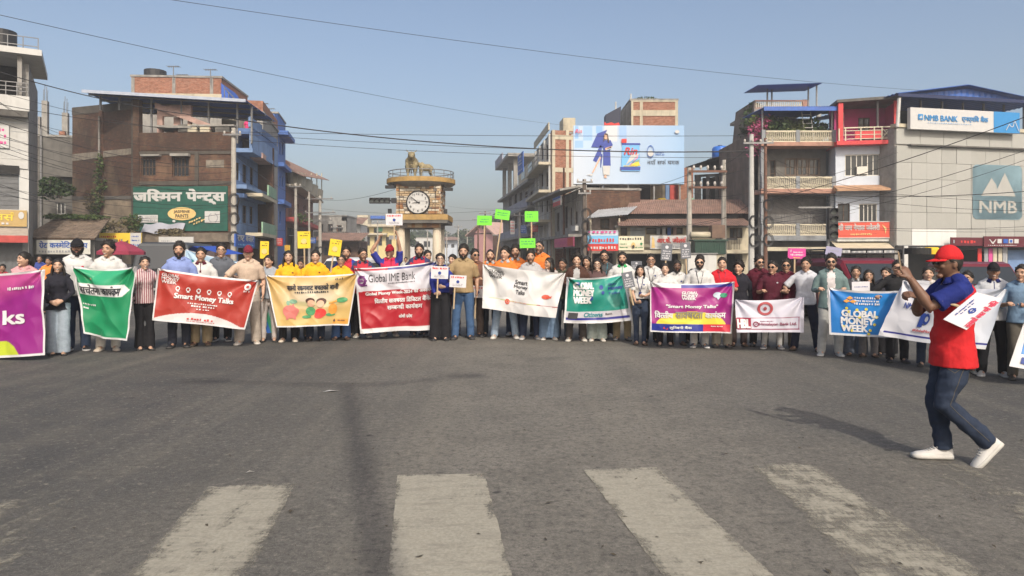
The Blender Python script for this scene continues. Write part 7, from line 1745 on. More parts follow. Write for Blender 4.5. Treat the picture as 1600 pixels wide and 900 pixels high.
t22 = person('bearded man in tan polo and blue jeans holding a low placard', 724, 530, 383, 'm', 'signL', (.30,.22,.12), 'short', 'polo', tr=(.05,.10,.20), style='straight', stance='b', hair='tall', beard='full', sk=2, wide=1.04, shoes=(.03,.03,.035), sole=(.04,.04,.04))
t23 = person('man in sunglasses and brown shirt behind the tan polo man', 742, 526, 389, 'm', 'signR', (.15,.075,.055), 'short', 'polo', cut='open', second=(.45,.16,.05), tr=(.10,.075,.065), hair='short', glasses='sun', sk=2, yaw=22, shoes=BLK)
person('stubbled man in orange polo at the left end of white banner', 766, 525, 389, 'm', 'bannerL', ORG, 'short', 'polo', collar=(.4,.4,.4), tr=(.02,.025,.035), hair='crop', beard='stubble', sk=1, shoes=BLK)
person('man in orange polo and pale ripped jeans behind white banner', 789, 529, 386, 'm', 'banner', ORG, 'short', 'polo', collar=(.4,.4,.4), tr=(.28,.36,.46), style='straight', stance='w', hair='side', sk=1, yaw=-22, **WSH)
person('bearded man in orange polo third along the white banner', 805, 525, 383, 'm', 'banner', ORG, 'short', 'polo', collar=(.4,.4,.4), tr=(.03,.045,.09), hair='tall', beard='stubble', sk=2, shoes=(.3,.3,.3))
person('man in grey striped shirt and navy jeans behind white banner', 829, 530, 391, 'm', 'banner', (.36,.36,.37), 'short', 'polo', tr=(.025,.035,.07), style='straight', stance='b', hair='tall', beard='stubble', sk=2, shoes=(.25,.25,.25), sole=(.45,.45,.45))
person('tallest man in orange polo and glasses under the low green placard', 843, 524, 375, 'm', 'down', ORG, 'short', 'polo', tr=BLK, hair='bald', beard='stubble', glasses='clear', sk=2, yaw=-22)
person('woman with curly tied hair in profile and wide blue jeans', 858, 531, 402, 'f', 'banner', (.40,.36,.35), 'short', 'polo', tr=(.16,.24,.36), style='wide', hair='wavy', sk=2, yaw=-55, smile=True, **WSH)
person('dark shirted man looking away right of the white banner', 879, 529, 404, 'm', 'bannerL', (.07,.075,.05), 'short', 'polo', tr=(.06,.08,.11), hair='short', sk=3, yaw=-22, **BSH)
person('curly haired young man in brown jacket at the teal banner left', 901, 533, 397, 'm', 'banner', (.065,.032,.024), 'long', 'jacket', cut='open', second=(.35,.35,.35), tr=(.08,.07,.065), style='straight', hair='curly', sk=1, stance='b', smile=True, shoes=(.5,.48,.42), sole=(.5,.48,.44))
person('dark haired person hidden behind the curly haired young man', 917, 528, 400, 'f', 'down', (.09,.06,.05), 'short', 'polo', tr=BLK, hair='bob', sk=2, yaw=-22)
person('long haired woman in glasses and pale green trousers behind teal banner', 933, 533, 404, 'f', 'banner', (.10,.06,.06), 'short', 'polo', collar=False, tr=(.40,.46,.43), style='wide', hair='long', glasses='clear', sk=0, smile=True, **WSH)
person('tall man in glasses with a blue lanyard behind long haired woman', 944, 527, 391, 'm', 'down', (.06,.065,.07), 'long', 'polo', tr=BLK, hair='short', glasses='clear', beard='stubble', sk=2, lanyard=(.02,.22,.30), **WSH)
person('bearded man in white polo with green collar and khaki trousers', 972, 532, 394, 'm', 'banner', WT, 'short', 'polo', collar=(.03,.30,.10), second=(.03,.30,.10), tr=KHA, hair='short', beard='full', sk=2, wide=1.04, shoes=(.12,.12,.12))
t36 = person('short woman in white polo and navy jeans with card on lanyard', 1000, 539, 414, 'f', 'sign2', WT, 'short', 'tucked', logo=(.03,.05,.2), tr=(.035,.05,.085), style='slim', stance='c', hair='bob', sk=1, lanyard=(.02,.03,.12), **BSH)
person('tall man in glasses and white shirt behind the two grey placards', 1017, 535, 397, 'm', 'down', WT, 'short', 'polo', tr=BLK, hair='short', glasses='clear', sk=2, logo=(.03,.05,.2), lanyard=(.03,.03,.05), smile=True, shoes=BLK)
person('woman in white polo and black trousers behind the magenta banner', 1039, 540, 411, 'f', 'signR', WT, 'short', 'polo', logo=(.03,.05,.2), tr=(.018,.014,.016), hair='bun', sk=0, shoe='sandal', shoes=(.35,.2,.14))
person('dark skinned bearded man in white polo behind the magenta banner', 1058, 539, 407, 'm', 'signR', WT, 'short', 'polo', logo=(.03,.05,.2), tr=(.12,.15,.20), hair='short', beard='full', sk=4, **BSH)
person('man in orange mostly hidden behind the sunglasses man in white', 1081, 536, 421, 'm', 'down', ORG, 'short', 'polo', tr=BLK, hair='short', sk=3, yaw=-22)
person('bearded man in sunglasses and white shirt with black lanyard', 1093, 543, 400, 'm', 'banner', WT, 'short', 'polo', tr=(.48,.47,.45), style='straight', hair='tall', beard='full', glasses='sun', sk=1, lanyard=(.015,.015,.03), shoes=(.12,.13,.15), sole=(.5,.5,.5))
person('man in red polo with lanyard at the magenta banner right end', 1128, 543, 402, 'm', 'banner', (.50,.018,.03), 'short', 'polo', tr=(.35,.32,.27), style='cargo', hair='short', sk=1, lanyard=(.25,.05,.08), shoes=(.06,.05,.045))
person('young man in black jacket holding the magenta banner corner', 1154, 541, 409, 'm', 'bannerL', (.02,.024,.03), 'long', 'jacket', tr=(.05,.035,.035), hair='curly', sk=1, yaw=-22, **BSH)
person('tall man in maroon polo and sunglasses left of three maroon polos', 1186, 541, 400, 'm', 'down', MRN, 'short', 'polo', tr=BLK, hair='tall', beard='stubble', glasses='sun', sk=1, yaw=22)
person('heavy man in maroon polo and white jeans behind the HBL banner', 1207, 545, 408, 'm', 'banner', (.075,.012,.024), 'short', 'polo', logo=(.4,.4,.42), tr=(.48,.47,.45), style='slim', stance='b', hair='short', glasses='sun', sk=2, wide=1.08, yaw=-22, shoes=(.2,.2,.21), sole=(.5,.5,.5))
person('slim man in maroon polo and mirrored sunglasses right of HBL emblem', 1228, 544, 405, 'm', 'down', MRN, 'short', 'polo', tr=(.13,.11,.09), hair='side', glasses='sun', sk=2, shoes=(.06,.05,.04))
person('man in white polo and navy trousers holding the HBL banner corner', 1259, 548, 403, 'm', 'bannerL', (.50,.51,.55), 'short', 'polo', tr=(.02,.023,.045), style='straight', stance='w', hair='side', sk=2, rz=-8, **BSH)
person('man in grey green open jacket and red sunglasses left of blue banner', 1298, 556, 398, 'm', 'banner', (.13,.19,.19), 'long', 'jacket', cut='open', second=(.58,.54,.54), collar=(.13,.19,.19), tr=(.40,.40,.38), style='straight', stance='b', hair='tall', beard='stubble', glasses='sun', sk=1, shoes=(.34,.36,.36), sole=(.5,.5,.5))
person('dark haired woman in white collar left of the low white placard', 1337, 556, 415, 'f', 'banner', (.06,.06,.07), 'long', 'polo', collar=WT, tr=(.10,.12,.16), style='wide', hair='ponytail', sk=2, **BSH)
t50 = person('smiling woman in black top holding the low white placard', 1357, 558, 421, 'f', 'signL', (.02,.02,.022), 'long', 'polo', collar=False, tr=(.17,.16,.16), style='straight', hair='long', sk=2, smile=True, **BSH)
person('woman in dark clothes glancing left behind the blue banner', 1384, 556, 417, 'f', 'down', (.03,.03,.04), 'long', 'polo', tr=BLK, style='wide', hair='ponytail', sk=1, yaw=-22)
person('person in black with face hidden behind the raised phone', 1402, 566, 407, 'm', 'bannerL', (.016,.017,.022), 'long', 'polo', tr=(.02,.02,.025), hair='short', sk=2, shoes=BLK)
person('woman behind the white banner left of the walking man', 1450, 573, 416, 'f', 'banner', (.45,.42,.40), 'long', 'polo', tr=(.03,.045,.08), style='straight', hair='ponytail', sk=1)
person('man hidden behind the walking man with pale shoes', 1511, 583, 424, 'm', 'down', (.20,.22,.25), 'short', 'polo', tr=(.02,.02,.024), hair='short', sk=2, yaw=-22, **WSH)
person('man in black cap and white polo with navy collar at right', 1552, 588, 411, 'm', 'bannerR', (.50,.51,.53), 'short', 'polo', collar=(.015,.02,.10), second=(.015,.02,.10), tr=(.014,.014,.017), style='straight', stance='b', hair='short', cap=(.012,.012,.015), sk=3, smile=True, shoes=(.3,.3,.3), sole=(.45,.45,.45))
person('man in blue denim shirt and dark khaki trousers at right edge', 1592, 594, 414, 'm', 'banner', (.14,.22,.32), 'half', 'polo', tr=(.10,.09,.075), hair='short', sk=2, yaw=-22, shoes=(.04,.035,.03), dx=4)
# bystanders behind
BG = dict(group='bystanders behind the line')
person('bystander in red shirt at the far left edge', 4, 500, 413, 'm', 'down', (.35,.03,.05), 'short', 'polo', tr=BLK, hair='short', sk=3, **BG)
person('bystander in orange shirt behind the girl in black denim', 76, 490, 402, 'm', 'down', (.62,.22,.05), 'short', 'polo', tr=BLK, hair='short', sk=3, yaw=-22, **BG)
person('bystander in blue shirt left of the bearded tall man', 62, 478, 399, 'm', 'down', (.04,.06,.22), 'short', 'polo', tr=BLK, hair='short', sk=3, **BG)
person('bystander in dark blue walking on the far road', 584, 462, 402, 'm', 'down', (.03,.04,.10), 'short', 'polo', tr=BLK, hair='short', sk=3, **BG)
person('bystander in pale shirt near the clock tower leg', 634, 456, 402, 'm', 'down', (.4,.4,.38), 'short', 'polo', tr=BLK, hair='short', sk=3, **BG)
person('bystander in grey far behind the tan polo man', 712, 452, 401, 'm', 'down', (.2,.2,.2), 'short', 'polo', tr=BLK, hair='short', sk=3, **BG)
t = person('woman in pink sari top on the blue house roof terrace', 391, 500, 410, 'f', 'down', (.55,.05,.16), 'short', 'polo', tr=(.05,.12,.06), style='wide', hair='bun', sk=3, group=None)
b0 = P(391, 207, 47.2); t.location = (b0.x-.3, 47.4, b0.z-.4)

# ---------------------------------------------------------------- banners and placards
BPR = print_mat('banner cloth print', .42)
class Banner:
    def __init__(s, label, TL, TR, BR, BL, Yl, Yr, col, seed, sag=.03, amp=.022, nu=170, nv=96, hold=(0,1), lift=0, name='banner', bend=0):
        s.q = [P(*TL, Yl), P(*TR, Yr), P(*BR, Yr-.10), P(*BL, Yl-.10)]; s.sag, s.amp, s.seed, s.hold, s.bend = sag, amp, seed, hold, bend
        s.c = (s.q[0]+s.q[1]+s.q[2]+s.q[3])/4; s.c.z = min(s.q[2].z, s.q[3].z); W_ = (s.q[1]-s.q[0]); s.n = Vector((W_.y, -W_.x, 0)).normalized()
        if s.n.y > 0: s.n = -s.n
        s.W, s.H = W_.length, (s.q[0]-s.q[3]).length
        o = grid_print(name, lambda a, c: s.at(a, 1-c), nu, nv, lambda a, c: col(a, 1-c), BPR)
        for v in o.data.vertices: pass
        o.data.transform(Matrix.Translation(-s.c)); o.location = s.c; s.o = o
        tag(o, label, 'banner', 'bank banners held across the road')
    def at(s, u, v, lift=0):
        p = s.q[0].lerp(s.q[1], u).lerp(s.q[3].lerp(s.q[2], u), v); hs = s.hold
        k = max((1 for a in hs if abs(a-u) < 1e-6), default=0)
        g = [a for a in hs if a <= u]; h_ = [a for a in hs if a >= u]
        if g and h_ and g[-1] != h_[0]:
            t = (u-g[-1])/(h_[0]-g[-1]); p.z -= s.sag*4*t*(1-t)*(1-.75*v)*(h_[0]-g[-1])
        x = u*s.W; z = v*s.H; a = s.amp; sd = s.seed*1.7
        w_ = a*(.35+.9*v)*math.sin(x*5.2+sd+.9*math.sin(x*2.1+sd)+.5*z) + a*.55*math.sin(x*11+z*2.2+sd*2)*(.3+v*.6)
        w_ += a*1.1*noise.noise(Vector((x*1.6+sd, z*1.6, sd))) + a*.5*noise.noise(Vector((x*4+z*3, z*4-x*2, sd+3)))
        w_ += a*(1.1*abs(noise.noise(Vector((x*2.3+sd, z*2.3+x*.6, sd+9)))) - .9*abs(noise.noise(Vector((x*3.6-z*1.5, z*3.2+sd, sd+5)))))
        for i, hx in enumerate((0, s.W)):                          # creases fanning from the held corners
            dx, dz = abs(x-hx), z+.02; r = math.hypot(dx, dz); th = math.atan2(dz, dx+1e-6); w_ += a*1.3*math.exp(-r/.55)*math.sin(th*9+sd+i)
        w_ += s.bend*4*u*(1-u)
        p = p + s.n*(w_*1.25 + lift)
        p.z += .35*a*math.sin(x*4+sd)*v
        return p
    def rel(s, a, c, k=0): return s.at(a, 1-c, .013+k) - s.c
    def text(s, items, m, name='lettering', k=0):
        big = [it for it in items if it[0] in 'PE']
        if len(big) > 1 or (big and len(items) > 1):
            for it in big: s.text([it], m, name, k)
            items = [it for it in items if it[0] not in 'PE']
            if not items: return
        mb = MB()
        for it in items:
            if it[0] == 'S': scribble(mb, it[1], it[2], it[3], it[4], 0, 0, it[5], it[6], fn=lambda a, c: s.rel(a, c, k))
            elif it[0] == 'P': mb.add([s.rel(a, c, k) for a, c in it[1]], [tuple(range(len(it[1])))])
            elif it[0] == 'E':
                _, a0, c0, ra, rc, hole = it; n = 28; o = [s.rel(a0+ra*math.cos(2*math.pi*i/n), c0+rc*math.sin(2*math.pi*i/n), k) for i in range(n)]
                if hole: q = [s.rel(a0+hole*ra*math.cos(2*math.pi*i/n), c0+hole*rc*math.sin(2*math.pi*i/n), k) for i in range(n)]; mb.add(o+q, [(i,(i+1)%n,n+(i+1)%n,n+i) for i in range(n)])
                else: mb.add([s.rel(a0, c0, k)]+o, [(0,i+1,(i+1)%n+1) for i in range(n)])
            else:
                t_, a0, c0, a1, c1 = it[:5]; bold = it[5] if len(it) > 5 else .03; sh = it[6] if len(it) > 6 else 0
                letters(mb, t_, a0, c0, a1, c1, 0, 0, bold, sh, fn=lambda a, c, q=0: s.rel(a, c, k+q), step=.0016, asp=s.H/s.W, cut=(max(1, int((a1-a0)*s.W/.045)), max(1, int((c1-c0)*s.H/.06))))
        return mb.build(name, m, s.o, uv=False)
A_ = np.array
BW = (.55,.55,.56)
def border(u, v, b, W=2.0, H=1.2): return u < b/W or u > 1-b/W or v < b/H or v > 1-b/H
iW, iK, iR, iB, iY, iG = pm('ink white', (.60,.60,.60)), pm('ink black', (.03,.03,.035)), pm('ink red', (.45,.03,.03)), pm('ink blue', (.02,.05,.24)), pm('ink yellow', (.62,.50,.05)), pm('ink green', (.03,.22,.12))
iSK, iOR, iTEAL = pm('ink skin', (.55,.33,.22)), pm('ink orange', (.60,.26,.04)), pm('ink deep teal', (.02,.17,.20))
GMW = lambda a0, c0, a1, c1, b=.05: [('GLOBAL', a0, c0+(c1-c0)*.69, a1, c1, b), ('MONEY', a0, c0+(c1-c0)*.35, a1, c0+(c1-c0)*.64, b), ('WEEK', a0, c0, a0+(a1-a0)*.88, c0+(c1-c0)*.30, b)]
# purple banner at the left edge
def c1(u, v):
    if border(u, v, .03): return BW
    if (u-.60)**2*6.5 + (v-1.12)**2*3 < .30: return (.40,.47,.03)
    k = math.sin((v*1.6+u*.7)*3.1); c = A_((.22,.012,.17))
    if v < .42: c = c*(1-.5*max(0, k)) + A_((.55,.10,.22))*.5*max(0, k)
    return tuple(c)
bn = Banner('purple and lime banner with white letters cut by the left edge', (-95,430), (68,421), (68,556), (-95,560), 10.45, 10.35, c1, 1)
bn.text([('Talks', .24,.39,.84,.55,.05), ('S', .68,.79,.94,.83,14,3)], iW)
# green banner
def c2(u, v):
    if border(u, v, .035, 1.1, 1.3): return BW
    if .23 < v < .40 and u > .05 and u < .84 + .09*(1-abs(v-.315)/.085): return BW
    return (.012,.20,.085) if not (.0 < v < .28 and abs(u-.5) < .4-v) else (.03,.30,.15)
bn = Banner('green banner with white arrow strip and Nepali words', (112,415), (213,416), (202,533), (128,521), 11.0, 11.0, c2, 2, amp=.035, sag=.05)
bn.text([('सचेतना कार्यक्रम', .10,.615,.80,.755,.03)], iK); bn.text([('S', .06,.44,.3,.47,8,1), ('S', .06,.38,.16,.41,3,2)], iW)
# red Smart Money Talks banner
def c3(u, v):
    if border(u, v, .03, 1.8, .95): return BW
    if v > .985 - .20*max(0, 1-((u-.47)/.50)**2): return (.52,.50,.50)
    return (.32,.032,.022)
bn = Banner('red banner reading Smart Money Talks with white curved foot', (246,419), (404,438), (383,514), (237,500), 11.3, 11.75, c3, 3, sag=.02)
bn.text([('Smart Money Talks', .20,.45,.80,.58,.045), ('S', .34,.39,.65,.42,14,1), ('S', .38,.335,.62,.375,9,2), ('S', .44,.285,.57,.31,5,3)] + GMW(.05,.74,.22,.93,.03), iW)
bn.text([('E', .91,.85,.035,.065,.45), ('S', .88,.74,.94,.78,3,4)] + [('E', .22+.105*k, .67, .022, .045, .6) for k in range(6)] + [('P', [(.205+.105*k,.61),(.24+.105*k,.61),(.225+.105*k,.635)]) for k in range(6)], iW, 'emblem')
bn.text([('S', .36,.075,.66,.12,10,5), ('S', .36,.045,.66,.06,16,6)], iR)
# pale blue banner behind
def c4(u, v): return (.34,.47,.60) if not border(u, v, .02) else BW
bn = Banner('pale blue bank banner behind the second row of heads', (290,389), (379,409), (375,462), (286,455), 13.8, 13.9, c4, 4, amp=.012)
bn.text([('Bank', .47,.42,.66,.72,.05), ('E', .13,.62,.07,.18,0)], iTEAL)
# striped banner slice
def c5(u, v):
    s_ = v*.75 - u*.55
    return (.20,.22,.24) if s_ < .10 else (.02,.17,.09) if s_ < .24 else (.015,.08,.30) if s_ < .38 else (.62,.44,.03) if s_ < .60 else BW
bn = Banner('grey green blue and yellow striped banner slice by the yellow banner', (408,432), (432,434), (425,520), (400,520), 12.7, 12.7, c5, 5, amp=.012, nu=60, nv=110)
# yellow banner with children and piggy bank
def c6(u, v):
    if border(u, v, .025, 1.7, 1.0): return BW
    c = A_((.46,.295,.09)); e = min(u, 1-u, .5)*2
    g = math.exp(-((u-.52)**2*9 + (v-.42)**2*14)); c = c*(1-g*.85) + A_((.58,.54,.44))*g*.85
    if v > .52: k = min(1, (v-.52)*4); c = c*(1-k*.6) + A_((.50,.36,.13))*k*.6
    if .50 < v < .60 and .15 < u < .9: c = c*.7 + A_((.22,.30,.06))*.3
    if u > .77 and v > .87: c = A_((.58,.27,.05))
    return tuple(c)
bn = Banner('yellow savings banner with pink piggy bank and two cartoon children', (414,430), (559,427), (545,508), (432,511), 12.2, 12.45, c6, 6, sag=.03)
bn.text([('सानो रकमबाट बचतको बानी', .22,.72,.80,.84,.05), ('S', .30,.655,.70,.70,16,1)], iK)
PIG = pm('piggy pink', (.50,.14,.12)); 
bn.text([('E', .22,.30,.095,.13,0), ('E', .30,.32,.03,.05,0), ('P', [(.15,.15),(.18,.15),(.18,.22),(.15,.22)]), ('P', [(.25,.15),(.28,.15),(.28,.22),(.25,.22)]), ('P', [(.24,.40),(.27,.47),(.28,.39)])], PIG, 'piggy_bank')
bn.text([('E', .27,.50,.05,.045,0), ('E', .205,.47,.02,.05,0)], pm('banknote green', (.16,.30,.20)), 'banknotes')
bn.text([('E', .475,.30,.062,.085,0), ('E', .42,.19,.06,.03,0), ('E', .73,.22,.06,.03,0), ('E', .86,.50,.07,.05,0)], pm('print green', (.06,.25,.10)), 'child_shirt'); bn.text([('E', .60,.26,.075,.09,0), ('E', .58,.20,.06,.05,0)], pR, 'child_dress')
bn.text([('E', .485,.455,.045,.07,0), ('E', .60,.44,.045,.07,0)], iSK, 'child_face', .008); bn.text([('E', .475,.51,.055,.055,0), ('E', .61,.485,.062,.07,0)], pm('hair brown', (.07,.03,.022)), 'child_hair', .004)
bn.text([('E', .755,.33,.055,.11,0), ('P', [(.70,.43),(.80,.47),(.80,.51),(.70,.46)])], iOR, 'jar'); bn.text([('S', .83,.085,.93,.115,10,2), ('P', [(.77,.10),(.785,.135),(.80,.10),(.785,.065)]), ('S', .76,.90,.82,.94,4,3), ('S', .83,.9,.85,.95,1,4)], iK, 'small_print')
# Global IME Bank banner
def c7(u, v):
    if v < .045: return BW if v < .02 else ((.04,.05,.20) if u > .4 else (.35,.03,.05))
    if v < .37 - .015*math.sin(u*5): return (.53,.52,.57)
    if border(u, v, .03, 1.5, 1.25) or v > .93: return BW
    return (.32,.012,.022)
bn = Banner('white and dark red banner reading Global IME Bank', (554,419), (682,408), (676,514), (563,521), 12.85, 13.1, c7, 7, sag=.03, amp=.03)
bn.text([('Global IME Bank', .16,.775,.74,.895,.012), ('S', .40,.735,.74,.755,20,1)], iK); bn.text([('E', .075,.80,.055,.085,.5), ('P', [(.03,.79),(.14,.79),(.14,.815),(.03,.815)]), ('P', [(.09,.72),(.14,.72),(.12,.88),(.09,.88)])], pm('ink plum', (.12,.02,.13)), 'emblem')
bn.text([('Global Money Week-2024 को अवसरमा', .11,.56,.98,.635,.035), ('वित्तीय साक्षरता डिजिटल बैंकिङ', .22,.445,.98,.525,.03), ('सम्बन्धी कार्यक्रम', .38,.335,.84,.42,.03), ('कोशी प्रदेश', .53,.20,.71,.26,.03)], iW)
# white Smart Money Talks banner
def c8(u, v):
    if abs(v - (.735+.03*u)) < .008 and u > .08: return (.36,.40,.16) if u < .72 else (.30,.06,.05)
    d = (u-.50)**2*3.2 + (v-.40)**2
    return (.56,.555,.55) if d > .055 else (.60,.60,.60)
bn = Banner('white banner reading Smart Money Talks with red fish drawing', (756,413), (883,427), (869,497), (754,482), 12.75, 12.4, c8, 8, amp=.03, sag=.02)
bn.text([('Smart', .41,.66,.57,.755,.035), ('Money', .40,.55,.58,.64,.035), ('Talks', .43,.44,.55,.53,.035)] + GMW(.07,.73,.26,.91,.05), iK); bn.text([('S', .37,.235,.60,.27,12,1)], pm('ink pale red', (.5,.30,.27)))
bn.text([('E', .33,.235,.032,.06,.55), ('E', .33,.235,.012,.022,0), ('E', .82,.44,.055,.05,0), ('P', [(.86,.44),(.90,.48),(.89,.41)])], pm('ink vermilion', (.55,.09,.05)), 'emblem')
# teal Citizens banner
def c9(u, v):
    if border(u, v, .03, 1.25, .85): return BW
    if v > .74: return (.02,.02,.19) if .88 < v < .935 else (.42,.41,.45)
    g = math.exp(-((u-.78)**2*14+(v-.15)**2*10)); return tuple(A_((.010,.19,.145))*(1-g*.6) + A_((.06,.34,.29))*g*.6)
bn = Banner('teal banner reading Global Money Week and Citizens Bank', (886,433), (979,426), (986,501), (881,505), 12.25, 12.38, c9, 9, amp=.035, sag=.05)
bn.text(GMW(.12,.44,.44,.90,.08), iW); bn.text([('Citizens', .30,.14,.58,.235,.045,.25)], iTEAL); bn.text([('Bank', .62,.175,.72,.215,.02), ('P', [(.05,.10),(.19,.10),(.20,.23),(.06,.23)])], iK, 'small_print')
bn.text([('Global', .68,.80,.82,.85,.02), ('Money', .68,.68,.92,.77,.05), ('Talks', .68,.60,.86,.65,.02), ('E', .57,.78,.03,.05,0), ('E', .59,.66,.025,.04,0), ('E', .40,.55,.03,.05,0), ('E', .18,.88,.03,.04,0)], iB)
# magenta Smart Money Talks banner
def c10(u, v):
    if border(u, v, .025, 1.55, .95): return BW
    if v < .085 and u < .37: return BW
    if v < .09: return (.03,.03,.24)
    if v > .83: return (.012,.022,.21) if u < .645 else (.50,.025,.05)
    d = ((u-.5)/.43)**2 + ((v-.86)/.29)**2
    if d < 1: return (.62,.52,.06)
    k = max(0, .5-abs(u-.45)*1.3)*max(0, .4-v); return tuple(A_((.25,.014,.16)) + A_((.25,.1,.03))*k*2)
bn = Banner('magenta yellow and blue banner reading Smart Money Talks in quotes', (1016,441), (1148,440), (1143,521), (1017,518), 11.4, 11.35, c10, 10)
bn.text([('"Smart Money Talks"', .19,.485,.81,.565,.05), ('वित्तीय', .055,.29,.27,.43,.03), ('कार्यक्रम', .66,.29,.92,.43,.03), ('लुम्बिनी बैंक', .23,.06,.50,.135,.03), ('S', .74,.12,.89,.145,9,2)] + GMW(.375,.67,.56,.84,.07), iW); bn.text([('साक्षरता', .30,.29,.63,.42,.03)], pm('ink grey', (.22,.20,.16)), 'lettering', .003)
bn.text([('E', .80,.76,.05,.055,0), ('P', [(.79,.72),(.84,.72),(.81,.66)])], pm('ink pale blue', (.45,.52,.60)), 'speech_bubble'); bn.text([('E', .875,.75,.045,.045,0)], iG, 'speech_bubble', .004)
bn.text([('P', [(.15,.075),(.18,.075),(.165,.12)]), ('P', [(.185,.06),(.215,.11),(.205,.06)])], iR, 'emblem', .004)
# HBL banner
def c11(u, v):
    if .53 < v < .97 and ((.015 < u < .94 and (abs(v-.56) < .012 or abs(v-.905) < .012)) or (abs(u-.93) < .006 and .55 < v < .91)): return (.20,.02,.06)
    if u < .225 and .56 < v < .905: return (.27,.012,.04)
    return (.48,.47,.54)
bn = Banner('white banner reading HBL and Himalayan Bank with round maroon emblem', (1148,468), (1256,464), (1256,519), (1151,519), 11.2, 11.0, c11, 11, amp=.018, nu=190)
bn.text([('HBL', .02,.14,.205,.40,.06)], iW, 'lettering', .003); iMR = pm('ink maroon', (.20,.02,.06)); bn.text([('Himalayan Bank Ltd.', .345,.19,.90,.30,.025), ('S', .36,.33,.55,.36,9,2), ('E', .295,.255,.045,.085,.6), ('E', .295,.255,.012,.022,0)], iMR)
bn.text([('E', .44,.74,.115,.215,.66), ('E', .44,.74,.026,.05,.4), ('P', [(.425,.68),(.455,.68),(.44,.82)])], pm('ink emblem red', (.33,.05,.06)), 'emblem')
# blue Global Money Week banner
def c12(u, v):
    if border(u, v, .035, 1.1, .75) : return BW
    g = max(0, 1-u*1.6)*.35; return tuple(A_((.018,.19,.52))*(1-g) + A_((.012,.06,.24))*g)
bn = Banner('bright blue banner with white blocky GLOBAL MONEY WEEK letters', (1293,449), (1408,454), (1400,527), (1296,523), 10.35, 9.85, c12, 12, amp=.010)
bn.text([('GLOBAL', .20,.42,.72,.56,.07), ('MONEY', .19,.26,.67,.40,.07), ('WEEK', .19,.10,.58,.24,.07), ('S', .38,.82,.74,.87,12,1), ('S', .38,.755,.72,.80,14,2), ('S', .38,.69,.73,.74,13,3)], iW)
bn.text([('E', a, c, .022, .03, 0) for a, c in ((.27,.60),(.42,.58),(.55,.60),(.30,.53),(.70,.43),(.62,.14),(.22,.20),(.35,.12),(.46,.42),(.60,.06),(.68,.27))], iY, 'dots', .003)
bn.text([('P', [(.25+dx,.75+dz),(.30+dx,.80+dz),(.35+dx,.76+dz),(.30+dx,.72+dz)]) for dx, dz in ((-.03,0),(.06,0),(.015,.07))], iOR, 'emblem')
# white slanted banner behind the walking man
def c13(u, v):
    if v > .955: return BW
    if .90 < v < .935 and u > .03: return (.02,.02,.18)
    return tuple(A_((.54,.54,.565))*(1-max(0, u-.7)*.5) + A_((.33,.47,.60))*max(0, u-.7)*.8)
bn = Banner('white banner with slanted edge and blue hem behind the walking man', (1412,438), (1572,452), (1537,547), (1371,524), 9.70, 8.55, c13, 13, amp=.02, nu=200)
bn.text([('#GlobalMoneyWeek', .30,.155,.62,.215,.02)], iR); bn.text([('NMB', .14,.54,.24,.64,.02), ('E', .40,.40,.035,.10,.5), ('P', [(.33,.25),(.38,.25),(.38,.50),(.33,.50)])], iB)
# edge banner right
def c14(u, v): return BW if u < .12 or v < .03 or v > .70 else (.03,.18,.46)
bn = Banner('blue and white banner corner cut by the right edge', (1600,503), (1690,500), (1690,590), (1578,572), 8.25, 8.1, c14, 14, amp=.012)
bn.text([('P', [(.14,.10),(.26,.10),(.26,.24),(.14,.24)])], iB, 'emblem')

def placard(label, x0, y0, x1, y1, Y, m, stick_to, prints, rot=0, group='raised placards', stick=True, yaw=0, sx=None):
    """a board on a wooden stick, standing at its photo place"""
    c = P((x0+x1)/2, (y0+y1)/2, Y); W_, H_ = (x1-x0)*Y/F, (y1-y0)*Y/F
    t = thing('placard', label, 'placard', c, 0, group); t.rotation_euler = (0, R(rot), R(yaw))
    MB().box(-W_/2,-.004,-H_/2,W_/2,.004,H_/2).build('board', m, t)
    if stick: L_ = (stick_to-(y0+y1)/2)*Y/F; s0 = sx or 0; MB().box(s0-.012,.005,-L_,s0+.012,.022,H_*.4).build('stick', mat('pale wood stick', (.42,.32,.20), .7, .15, 8), t)
    for k, (pmat, rows, seed, n) in enumerate(prints):
        mb = MB()
        for i, r in enumerate(rows):
            if isinstance(r[0], str): letters(mb, r[0], -W_/2+W_*r[1], -H_/2+H_*r[2], -W_/2+W_*r[3], -H_/2+H_*r[4], -.007-.003*k, 0, .02, step=.0008)
            elif len(r) == 3:
                nn = 18; mb.add([(-W_/2+W_*(r[0]+r[2]*H_/W_*math.cos(6.283*q/nn)), -.007-.003*k, -H_/2+H_*(r[1]+r[2]*math.sin(6.283*q/nn))) for q in range(nn)], [tuple(range(nn))])
            else: scribble(mb, -W_/2+W_*r[0], -H_/2+H_*r[1], -W_/2+W_*r[2], -H_/2+H_*r[3], -.007-.003*k, 0, n, seed+i)
        mb.build('print', pmat, t, uv=False)
    return t
LIME = mat('lime green card', (.16,.62,.045), .6, .04); YC = mat('yellow card', (.68,.50,.03), .6, .05); GC = mat('grey card', (.13,.14,.16), .6, .05); PC = mat('pink card', (.55,.06,.27), .6, .05); WC = mat('white card', (.58,.57,.60), .6, .03)
kt = [(.25,.55,.8,.68),(.2,.30,.75,.43)]
placard('leftmost green placard on a dark stick', 745.5,337,768.5,352,13.4, LIME, 412, [(iG, kt, 1, 7)], 1)
placard('tilted green placard second from the left', 773.5,328,796.5,343,13.4, LIME, 415, [(iG, [(.15,.62,.85,.74),(.15,.40,.85,.52)], 2, 9)], 8)
